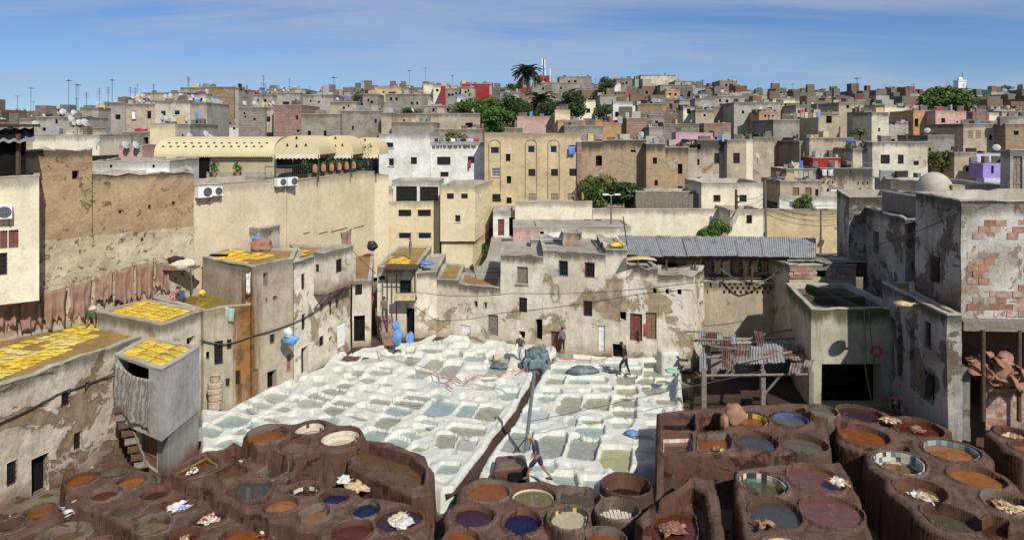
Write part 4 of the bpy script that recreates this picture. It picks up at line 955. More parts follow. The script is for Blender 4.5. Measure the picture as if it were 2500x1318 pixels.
# the tall back wall on the left, its pieces with different faces
house('rammed earth tower wall behind the hanging hides', [(-25.3, 30.7), (-22.1, 34.5), (-24.6, 37.5), (-28.5, 34)], 4.0, 13.2, 'rammed', [(176, 417, 192, 438, 'o')], parapet=.3, amp=.16, rag=.3, seg=.6)
house('rammed earth wall with ragged top, middle of the left side', [(-22.08, 34.52), (-18.62, 38.35), (-20.5, 41.5), (-24.4, 37.8)], 8.6, 11.9, 'rammed', [(288, 513, 295, 520, 'o'), (362, 500, 368, 510, 'o'), (420, 492, 427, 500, 'o')], parapet=.25, amp=.14, rag=.25, seg=.6)
house('rough pale rubble wall where the hides hang', [(-26.6, 29.2), (-22.05, 34.47), (-18.52, 38.22), (-20.5, 41.5), (-29, 34)], 3.9, 8.7, 'rubble', [(98, 622, 122, 634, 'o'), (192, 610, 198, 620, 'o'), (226, 615, 232, 627, 'o'), (343, 581, 350, 590, 'o'), (222, 648, 226, 656, 'o')], parapet=.02, amp=.16, rag=.1, seg=.6, roofobj=False)
acw = house('long smooth beige wall with air conditioners along its top', [(-18.6, 38.3), (-15.0, 43.6), (-19, 47), (-22, 41.5)], 3.9, 11.1, 'ac_wall', (), parapet=.5, amp=.03, roof='concrete_top', t=.3)
house('smooth cream wall below the restaurant terrace', [(-14.98, 43.62), (-11.6, 55.2), (-17, 57), (-19, 47.2)], 3.5, 11.0, 'cream', [(740, 568, 758, 571, 'k'), (778, 567, 802, 570, 'k'), (808, 560, 850, 563, 'k'), (862, 553, 890, 556, 'k')], parapet=.5, amp=.02, roof='concrete_top', t=.3)
house('cream stepped end wall beside the alley roofs', [(-11.58, 55.2), (-10.6, 56.3), (-14, 60), (-16.9, 57.2)], 2.0, 10.6, 'cream', (), parapet=.4, amp=.02)
house('white washed low parapet house behind the earth wall', [(-24.7, 38.4), (-21.0, 40.2), (-21.5, 45), (-27, 45)], 11.0, 12.45, 'white', [(268, 402, 274, 410, 'k'), (372, 402, 378, 410, 'k')], amp=.0)
# far left cream house with open shed above
cl = house('cream house with brown shutters and an air conditioner, at left edge', [(-27.4, 28.0), (-22.62, 31.35), (-24.4, 33.8), (-30, 31)], 6.1, 12.1, 'cream_pale', [(0, 563, 17, 607, 'sr'), (21, 562, 45, 605, 'sr'), (-4, 617, 18, 672, 'gh')], amp=.02)
sh = empty('roof_shed', (-25, 30, 12.1), 'dark open rooftop shed with corrugated canopy at left edge', 'shed')
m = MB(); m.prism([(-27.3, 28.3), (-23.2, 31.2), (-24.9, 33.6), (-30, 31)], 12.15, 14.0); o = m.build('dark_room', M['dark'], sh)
for q in ((-23.35, 31.0, 13.1), (-25.3, 29.6, 13.1)): m = MB(); m.box(q, (.14, .14, 1.9)); m.build('post', M['wooddark'], sh)
def wave(c0, c1, c2, c3, waves, amp, mb, per=6, nv=3, warp=0):
    """corrugated sheet between four corners (c0-c1 eave, c3-c2 ridge)"""
    c0, c1, c2, c3 = map(Vector, (c0, c1, c2, c3)); n = (c1-c0).cross(c3-c0).normalized()
    for k, sgn in ((0, 1),):
        mb.grid(lambda u, v: c0.lerp(c1, u).lerp(c3.lerp(c2, u), v)+n*(amp*math.cos(u*waves*math.tau)+warp*nz((u*3+c0.x, v*2+c0.y, 0), 1)), int(waves*per), nv)
m = MB(); wave((-27.6, 27.3, 13.65), (-22.5, 30.9, 13.65), (-24.5, 33.6, 14.35), (-30, 30.5, 14.35), 16, .05, m, warp=.1); m.build('corrugated_sheet', M['zinc'], sh)
m = MB(); m.prism([(-28, 28.0), (-22.7, 31.4), (-24.6, 34.2), (-30, 31.5)], 14.42, 14.52); m.build('canopy_edge', M['iron'], sh)
# alley
house('narrow grain roofed house at the alley mouth', [(PX(860, 43.6), 43.6), (PX(906, 43.9), 43.9), (PX(912, 54), 54), (PX(862, 55), 55)], -.5, 4.35, 'white_old', [(867, 694, 884, 720, 'g'), (864, 770, 891, 836, 'o')], parapet=.08, roof='grainb', amp=.04)
bh = qbox('balcony house with yellow hides on its roof, at the back of the yard', 921, 45.6, 1018, 45.6, 4.9, -.5, 8.2, 'white_old', [(924, 674, 940, 684, 'o'), (976, 684, 1004, 722, 'g'), (992, 752, 1012, 830, 'o')], parapet=.1, roof='grain', amp=.04)
m = MB(); zf = ZY(735, 44.6); x0, x1 = PX(963, 44.6), PX(1014, 44.6)
m.box(((x0+x1)/2, 45.05, zf), (x1-x0, 1.0, .12)); m.build('balcony_floor', M['wooddark'], bh)
m = MB(); m.box(((x0+x1)/2, 44.56, zf+.30), (x1-x0, .04, .5)); m.build('balcony_panel', M['ragy'], bh)
m = MB()
for x in (945, 968, 1013): m.tube([(PX(x, 44.6), 44.6, -.2 if x < 1000 else zf), (PX(x, 44.6), 44.6, ZY(655, 44.6))], .05, 6)
for yy in (655, 672, 715): m.tube([(PX(945 if yy < 700 else 968, 44.6), 44.6, ZY(yy, 44.6)), (PX(1014, 44.6), 44.6, ZY(yy, 44.6))], .035, 5)
m.build('balcony_frame', M['iron'], bh)
m = MB(); m.box((PX(980, 45.1), 45.1, 4.93), (PX(1018, 45.1)-PX(938, 45.1), 1.3, .12)); m.build('eave', M['wooddark'], bh)
qbox('peeling corner wall right of the balcony house with a blue window', 1018, 45.6, 1066, 46.0, 4.5, -.5, 6.5, 'white_peel', [(1058, 729, 1076, 755, 'b')], parapet=.15, amp=.06, roof='rooft')
qbox('low peeling house with blue window and grain covered roof', 1066, 46.0, 1120, 45.4, 3.95, -.5, 5.6, 'white_peel', [(1128, 792, 1148, 812, 'd')], parapet=.1, roof='grain', amp=.06)
qbox('low peeling house with two tiny openings and a pale plank door', 1120, 45.4, 1222, 44.2, 3.75, -.5, 3.4, 'white_peel', [(1157, 735, 1166, 750, 'o'), (1181, 737, 1189, 753, 'o'), (1191, 768, 1216, 818, 'dD'), (1126, 793, 1149, 815, 'dp')], parapet=.12, roof='grainb', amp=.06)
qbox('two storey peeling house with arched grey shutter above rust red doors', 1222, 44.2, 1326, 43.2, 6.0, -.6, 5.2, 'white_peel', [(1262, 651, 1289, 693, 'sD'), (1267, 726, 1287, 762, 'g'), (1267, 808, 1282, 826, 'o'), (1280, 778, 1305, 832, 'dr'), (1307, 779, 1329, 830, 'o')], parapet=.12, amp=.07, rag=.14)
qbox('tallest peeling house of the middle row with two upper windows', 1326, 43.2, 1479, 41.9, 6.45, -.6, 6.0, 'white_peel', [(1363, 636, 1387, 675, 'b'), (1427, 641, 1452, 678, 'r'), (1424, 734, 1446, 772, 'r'), (1345, 808, 1368, 858, 'dr'), (1460, 794, 1483, 858, 'dp')], parapet=.12, amp=.07, rag=.14)
qbox('narrow house with crumbling brick top beside the corrugated shed', 1479, 41.9, 1531, 41.5, 6.85, -.6, 4.5, 'white_peel', [(1513, 761, 1529, 782, 'o'), (1495, 840, 1530, 875, 'o')], parapet=.15, amp=.12, rag=.3)
qbox('peeling house with red plank door and red cloth', 1531, 41.5, 1606, 41.0, 5.75, -.6, 3.6, 'white_peel', [(1526, 665, 1534, 684, 'o'), (1538, 765, 1568, 832, 'dr'), (1577, 763, 1603, 828, 'dh'), (1594, 704, 1602, 716, 'o')], parapet=.15, amp=.09, rag=.3)
house('peeling corner house in front of the perforated wall', [(PX(1606, 41.0), 41.0), (PX(1690, 40.7), 40.7), (PX(1719, 43.2), 43.2), (PX(1606, 43.9), 43.9)], -.7, 5.35, 'white_peel', [(1624, 706, 1633, 718, 'o'), (1654, 706, 1664, 720, 'o'), (1601, 850, 1625, 878, 'o'), (1706, 735, 1714, 745, 'h')], parapet=.2, amp=.09, rag=.3)
# perforated wall and corrugated shed
pw_ = [(1765+j*13.5+(6 if i % 2 else 0), 690+i*10, 1771+j*13.5+(6 if i % 2 else 0), 697+i*10, 'o', .25) for i in range(3) for j in range(9)]
qbox('tan wall with rows of brick sized vent holes under the corrugated shed', 1719, 43.2, 1897, 43.0, 4.35, -.7, .5, 'tan', pw_+[(1733, 690, 1738, 702, 'o'), (1726, 708, 1729, 716, 'o')], parapet=.05, amp=.05)
sd = empty('corrugated_shed', (PX(1720, 44), 44, 4.3), 'long shed with grey corrugated roof and hides hanging in its shade', 'shed')
e0, e1, r0, r1 = P(1528, 624, 6.15), P(1990, 629, 6.15), P(1508, 575, 7.0), P(1990, 581, 7.0)
for i in range(15):
    m = MB(); t0, t1 = i/15-.004, (i+1)/15+.004; dz = random.uniform(-.03, .05); jl = random.uniform(-.12, .10)
    a, b = e0.lerp(e1, t0)+Vector((0, jl, dz)), e0.lerp(e1, t1)+Vector((0, jl, dz)); c, d = r0.lerp(r1, t1)+Vector((0, 0, dz)), r0.lerp(r1, t0)+Vector((0, 0, dz))
    wave(a, b, c, d, 7, .028, m, warp=.05); m.build('corrugated_sheet', M['zinc'], sd)
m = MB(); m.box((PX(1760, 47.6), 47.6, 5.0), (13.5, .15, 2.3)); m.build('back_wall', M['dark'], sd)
m = MB(); m.box((PX(1770, 46), 46, 4.33), (13.4, 4.6, .12)); m.build('floor', M['wooddark'], sd)
for i in range(7):
    x = 1560+i*70; m = MB(); p = P(x, 627, 6.1); m.tube([(p.x, p.y+.35, 4.3), (p.x, p.y+.35, 6.1)], .07, 6); m.build('post', M['wooddark'], sd)
m = MB(); m.tube([e0+Vector((0, .4, -.12)), e1+Vector((0, .4, -.12))], .06, 6); m.tube([(PX(1640, 43.6), 43.6, 4.5), (PX(1895, 43.6), 43.6, 4.5)], .05, 6); m.build('rail', M['wooddark'], sd)
# honeycomb brick screen at the right end of the shed
m = MB()
for i in range(16):
    for j in range(9):
        if (i+j) % 2 == 0: m.box((PX(1830, 44.4)+i*.17, 44.4, 4.5+j*.17), (.16, .14, .16))
tag(m.build('brick_screen', M['tan'], sd), kind='stuff')
qbox('narrow buttress wall between the perforated wall and the water tank', 1896, 42.6, 1927, 41.4, 5.9, -.7, 2.5, 'tan', (), parapet=.1, amp=.06)
rb = qbox('low red brick hut with scrap sheets on its roof behind the tank', 1927, 41.2, 2090, 41.2, 5.9, 3.5, 3.2, 'tan', [(1993, 660, 2021, 678, 'o')], parapet=.05, amp=.0)
BRM = MB(); BRM.box((0, 0, 0), (.465, .07, .205), 0, 0, .008); _o = BRM.build('brick', M['brickred']); brick_me = _o.data; bpy.data.objects.remove(_o)
def bricks(root, A, B, z0, z1, keep, off=.03, bw=.49, bh=.222, jt=.012, sz=1):
    """single bricks laid on the wall A-B where keep(u,z) is true"""
    A, B = Vector(A), Vector(B); d = (B-A).normalized(); n = Vector((d.y, -d.x)); r = 0; z = z0+bh/2
    while z < z1:
        u = bw/2+(bw/2 if r % 2 else 0)
        while u < (B-A).length-bw/2:
            if keep(u, z):
                o = bpy.data.objects.new('brick', brick_me); COL.objects.link(o); q = A+d*u+n*(off+random.uniform(-jt, .012))
                o.location = (q.x, q.y, z); o.rotation_euler = (0, random.uniform(-.012, .012), math.atan2(d.y, d.x)); o.scale = (1, 1, sz); put_w(o, root)
            u += bw
        z += bh; r += 1
_a, _b = (PX(1927, 41.2), 41.2), (PX(2090, 41.2), 41.2); wx0, wx1 = PX(1993, 41.2)-_a[0]-.2, PX(2021, 41.2)-_a[0]+.2
bricks(rb, _a, _b, 5.0, 5.75, lambda u, z: not (wx0 < u < wx1))
for i in range(9):
    m = MB(); m.box((PX(1940+i*18, 42.3), 42.3+random.uniform(-.4, .4), 5.98+random.uniform(0, .06)), (random.uniform(.7, 1.6), random.uniform(1.0, 2.2), .04), random.uniform(-.4, .4), random.uniform(-.05, .05)); m.build('scrap_sheet', M[random.choice(['woodgrey', 'zinc', 'concrete_top'])], rb)
# water tank
tk = house('big algae stained masonry water tank with open top', [(15.75, 34.5), (20.6, 34.5), (20.6, 40.4), (16.9, 40.4)], -.9, 4.9, 'tank', [(2006, 888, 2152, 992, 'o', .8)], parapet=.75, t=.22, amp=.05, rag=.06)
wm = liquid('tank_water', (.045, .05, .022), .06)
m = MB(); m.v = [(15.95, 34.7, 4.6), (20.4, 34.7, 4.6), (20.4, 40.2, 4.6), (17.0, 40.2, 4.6)]; m.f = [(0, 1, 2, 3)]; m.m = [0]; m.build('water', wm, tk)
m = MB(); m.box((18.35, 37.4, 4.62), (.25, 5.6, .5), .06); m.box((18.2, 37.2, 4.60), (3.6, .25, .46)); m.build('divider', M['tank'], tk)
# right hand dark buildings
house('grey weathered building with one tall window beyond the tank', [(21.6, 36.0), (24.5, 36.0), (25, 42), (22.5, 42)], -.9, 9.45, 'dark_plaster', [(2132, 565, 2146, 618, 'o'), (2225, 640, 2231, 660, 'o')], parapet=.15, amp=.08, rag=.1)
house('grey roof room with blackened parapet behind the weathered building', [(21.4, 41.6), (26.5, 41.6), (26.5, 47), (23.3, 47)], 5, 10.1, 'dark_plaster', (), parapet=.5, amp=.05)
house('lower dark building at right with narrow windows and grain roof', [(20.0, 35.4), (19.2, 28.9), (19.85, 28.9), (20.5, 33.4), (21.7, 35.4)], -.9, 6.1, 'dark_plaster', [(2172, 775, 2184, 920, 'o'), (2192, 790, 2203, 925, 'o'), (2222, 800, 2232, 950, 'o'), (2257, 785, 2273, 850, 'b'), (2258, 910, 2282, 985, 'o')], parapet=.15, roof='grain', amp=.07)
rt = house('tall decaying building with exposed red bricks at right edge', [(20.62, 33.5), (20.25, 29.6), (28.5, 29.1), (28.5, 35.5)], 5.6, 11.1, 'dark_plaster', [(2273, 625, 2296, 690, 'o')], parapet=.55, amp=.06, rag=.1, t=.3, cap='concrete_top')
# sunlit face of the tall building: peeling plaster over brick
A_, B_ = Vector((20.25, 29.55)), Vector((28.5, 29.05))
mb = MB(); td = []; bd = []; wall_mesh(mb, [tuple(A_), tuple(B_)], 5.75, 10.9, {0: [(3.4, 4.8, 6.5, 8.4, .12)]}, .5, .03, 0, None, td, bd, closed=False)
o = mb.build('plaster_face', M['peel'], rt, attrs={'topd': td, 'both': bd})
opening(rt, (A_.x, A_.y), tuple((B_-A_).normalized()), tuple(Vector(((B_-A_).normalized().y, -(B_-A_).normalized().x))), 3.4, 4.8, 6.5, 8.4, 'gh', .12)
def keepb(u, z):
    if 3.25 < u < 4.95 and 6.35 < z < 8.55: return False
    return nz((u*.75, z*.8, 0), .95, 4.2)+.45*nz((u, z, 4), 2.2) > .0 and u > .35 and z < 10.1
bricks(rt, A_, B_, 5.85, 10.3, keepb, off=.0, bh=.29, jt=.045, sz=1.33)
m = MB(); m.box((24.3, 29.0, 5.55), (8.6, .5, .42), -.06); m.build('lintel_beam', M['woodgrey'], rt)
m = MB(); m.prism([(20.22, 31.2), (20.3, 31.9), (28.5, 31.9), (28.5, 31.2)], -.9, 5.35); m.build('recessed_wall', M['dark_plaster'], rt)
for x in (2400, 2488): m = MB(); m.tube([(PX(x, 28.9), 28.9, 1.4), (PX(x, 28.9), 28.9, 5.4)], .09, 8); m.build('pillar', M['wooddark'], rt)
m = MB(); m.box((24.6, 30.3, 2.1), (6.2, 1.9, 1.2)); m.build('ledge', M['mud'], rt)
m = MB(); m.box((PX(2338, 29.6), 29.7, 1.3), (.75, .8, 4.6)); m.build('corner_pier', M['peel'], rt)
_e = Vector((PX(2412, 29.3), 29.33)); bricks(rt, _e, _e+Vector((1.7, 0)), .9, 2.6, lambda u, z: nz((u, z, 1), 2) > -.3, off=.02, bw=.24, bh=.09)
# roof furniture of the tall building: dome, parapets
rr = empty('roof_dome', (21.2, 33.2, 9), 'grey plastered dome on the roof at right', 'dome'); c = PY(2281, 462, 38.0)
m = MB(); m.lathe((c.x, c.y, c.z-.3), [(.95*math.cos(a), 1.1*math.sin(a)+.2) for a in [i*math.pi/24 for i in range(13)]], 24); m.lathe((c.x, c.y, c.z-.4), [(1.2, 0), (1.2, .22), (.9, .32)], 24); m.build('dome', M['concrete_top'], rr, smooth=True)
m = MB(); m.box((c.x+.2, c.y+.2, c.z-1.0), (4.2, 3.6, 1.4)); m.build('base', M['grey'], rr)
fbox('cream edged low parapet on the roof right of the dome', 2325, 2466, 452, 470, 37, 6, 'cream', (), parapet=.25, roof='concrete_top')
fbox('grey plaster shed with faded blue door at right edge', 2466, 2560, 366, 490, 35.0, .7, 'grey', [(2474, 382, 2496, 470, 'dD')])
# ---------------------------------------------------------------- middle distance
c1 = house('cream three storey block with small windows on its bright side wall', [(PX(1075, 58), 58), (PX(1160, 58), 58), (PX(1202, 66), 66), (PX(1108, 66), 66)], 4.6, 9.47, 'cream', [(1091, 472, 1108, 486, 'g'), (1126, 473, 1142, 485, 'g'), (1110, 525, 1124, 543, 'wp'), (1165, 470, 1168, 486, 'k'), (1172, 468, 1175, 482, 'k'), (1177, 465, 1180, 475, 'k'), (1187, 460, 1190, 475, 'k'), (1164, 525, 1168, 542, 'k'), (1182, 505, 1185, 517, 'k'), (1178, 532, 1181, 542, 'k'), (1189, 527, 1192, 537, 'k')])
house('', [(PX(1078, 58.3), 58.3), (PX(1155, 58.3), 58.3), (PX(1206, 66.2), 66.2), (PX(1108, 66.2), 66.2)], 1.5, 4.6, 'cream', [(1120, 578, 1136, 592, 'h'), (1186, 575, 1192, 620, 'dp')], parent=c1, roofobj=False)
fbox('cream house with barred windows and upper loggia beside the long wall', 915, 1073, 492, 640, 59.5, 7, 'cream', [(925, 496, 935, 508, 'k'), (934, 536, 942, 553, 'g'), (973, 512, 1004, 528, 'g'), (1020, 512, 1052, 528, 'g'), (972, 568, 1004, 584, 'gp'), (1020, 568, 1053, 584, 'gp')], parapet=.6)
fbox('white rooftop loggia with slatted screens and balcony rail', 957, 1073, 441, 500, 61, 4, 'white', [(967, 455, 1018, 494, 'g'), (1025, 456, 1070, 494, 'g')])
fbox('small cream house with red tiled lean-to left of the loggia', 914, 958, 462, 500, 60.5, 4, 'cream_pale', [(923, 497, 934, 509, 'k')])
fbox('white apartment house with balcony beside the cream tower, left part', 925, 1050, 326, 480, 68, 9, 'white', [(935, 348, 961, 362, 'wp'), (948, 387, 962, 406, 'wp'), (1003, 384, 1018, 401, 'g')])
fbox('white apartment house with wide red barred window, right part', 1051, 1183, 347, 480, 68.3, 9, 'white', [(1067, 383, 1100, 403, 'gr'), (1142, 382, 1158, 399, 'g'), (1075, 420, 1095, 432, 'r')])
bt = fbox('tall beige apartment house with three arched window bays', 1183, 1418, 325, 545, 66, 10, 'beige', [(1197, 359, 1219, 376, 'gp'), (1288, 356, 1306, 374, 'gp'), (1343, 356, 1360, 374, 'gp'), (1389, 355, 1406, 373, 'g'), (1199, 410, 1222, 432, 'p'), (1290, 413, 1307, 430, 'g'), (1345, 413, 1362, 430, 'g'), (1390, 412, 1407, 430, 'g'), (1235, 376, 1246, 394, 'k'), (1237, 430, 1248, 448, 'k'), (1202, 474, 1223, 493, 'g'), (1291, 472, 1308, 488, 'l'), (1346, 472, 1363, 488, 'l'), (1386, 472, 1403, 488, 'l'), (1237, 482, 1249, 497, 'k')], parapet=.5)
m = MB(); Yb = 65.93
for xc in (1208, 1297, 1352):
    for s in (-14, 14): m.box((PX(xc+s, Yb), Yb, (ZY(485, Yb)+ZY(352, Yb))/2), (.05, .03, ZY(352, Yb)-ZY(485, Yb)))
    m.tube([(PX(xc, Yb)+.58*math.cos(a), Yb, ZY(352, Yb)+.45*math.sin(a)) for a in [i*math.pi/10 for i in range(11)]], .025, 5)
m.build('moulding', M['beige'], bt)
fbox('stair tower rising above the roof of the beige apartment house', 1232, 1276, 312, 335, 66.5, 5, 'tan', ())
fbox('narrow red brick corner of the beige house', 1409, 1420, 345, 510, 65.8, 3, 'pinkbrick', ())
fbox('white ground floor with red door at the top of the street', 1204, 1257, 515, 582, 61, 5, 'white', [(1216, 535, 1231, 575, 'dr'), (1243, 531, 1256, 577, 'o')])
fbox('low roofed house with pink stained end wall beside the street', 1253, 1316, 553, 655, 53.5, 4.5, 'pink', (), roof='rooft', parapet=.1)
fbox('long low roofed building with white front above the tannery', 1316, 1540, 553, 620, 54, 4.6, 'cream_pale', [(1318, 565, 1328, 572, 'k')], roof='rooft', parapet=.05)
fbox('tall section of the long cream garden wall', 1258, 1446, 492, 600, 60.2, .5, 'cream_pale', (), parapet=.05)
fbox('lower section of the long cream garden wall', 1447, 1782, 510, 600, 60.2, .5, 'cream_pale', (), parapet=.05)
house('curved end of the cream wall rising to the right', [(PX(1755, 53), 53), (PX(1803, 57), 57), (PX(1803, 57.4), 57.4), (PX(1752, 53.4), 53.4)], 3, lambda x, y: 5.0+(y-53)*.6, 'cream_pale', (), parapet=.05, rag=0)
fbox('cream house with square barred window in front of the pole', 1783, 1863, 512, 600, 57, 4, 'cream_pale', [(1822, 525, 1836, 546, 'g')])
fbox('long ochre wall with small arched door, right of middle', 1863, 2080, 511, 610, 57.5, .5, 'beige', [(1855, 567, 1873, 580, 'o')], parapet=.05)
fbox('white wall behind the ochre wall', 1903, 2240, 480, 530, 64, .5, 'white', (), parapet=.05)
fbox('pale flat roofed house with two square windows above the garden wall', 1713, 1862, 446, 520, 61, 6, 'cream_pale', [(1742, 476, 1759, 493, 'gh'), (1805, 476, 1823, 493, 'g')])
fn = empty('plank_fence', (PX(1550, 62), 62, 7), 'grey weathered plank fence above the garden wall', 'fence')
for i in range(46):
    m = MB(); x = 1554+i*3.5; y0 = 474+random.uniform(-2, 2); m.box((PX(x, 62)+.0, 62+random.uniform(-.04, .04), (ZY(y0, 62)+ZY(509, 62))/2), (.125, .03, ZY(y0, 62)-ZY(509, 62))); m.build('plank', M['woodgrey'], fn)
fbox('shed with tin roof behind the plank fence', 1552, 1716, 466, 500, 63, 3, 'white_old', ())
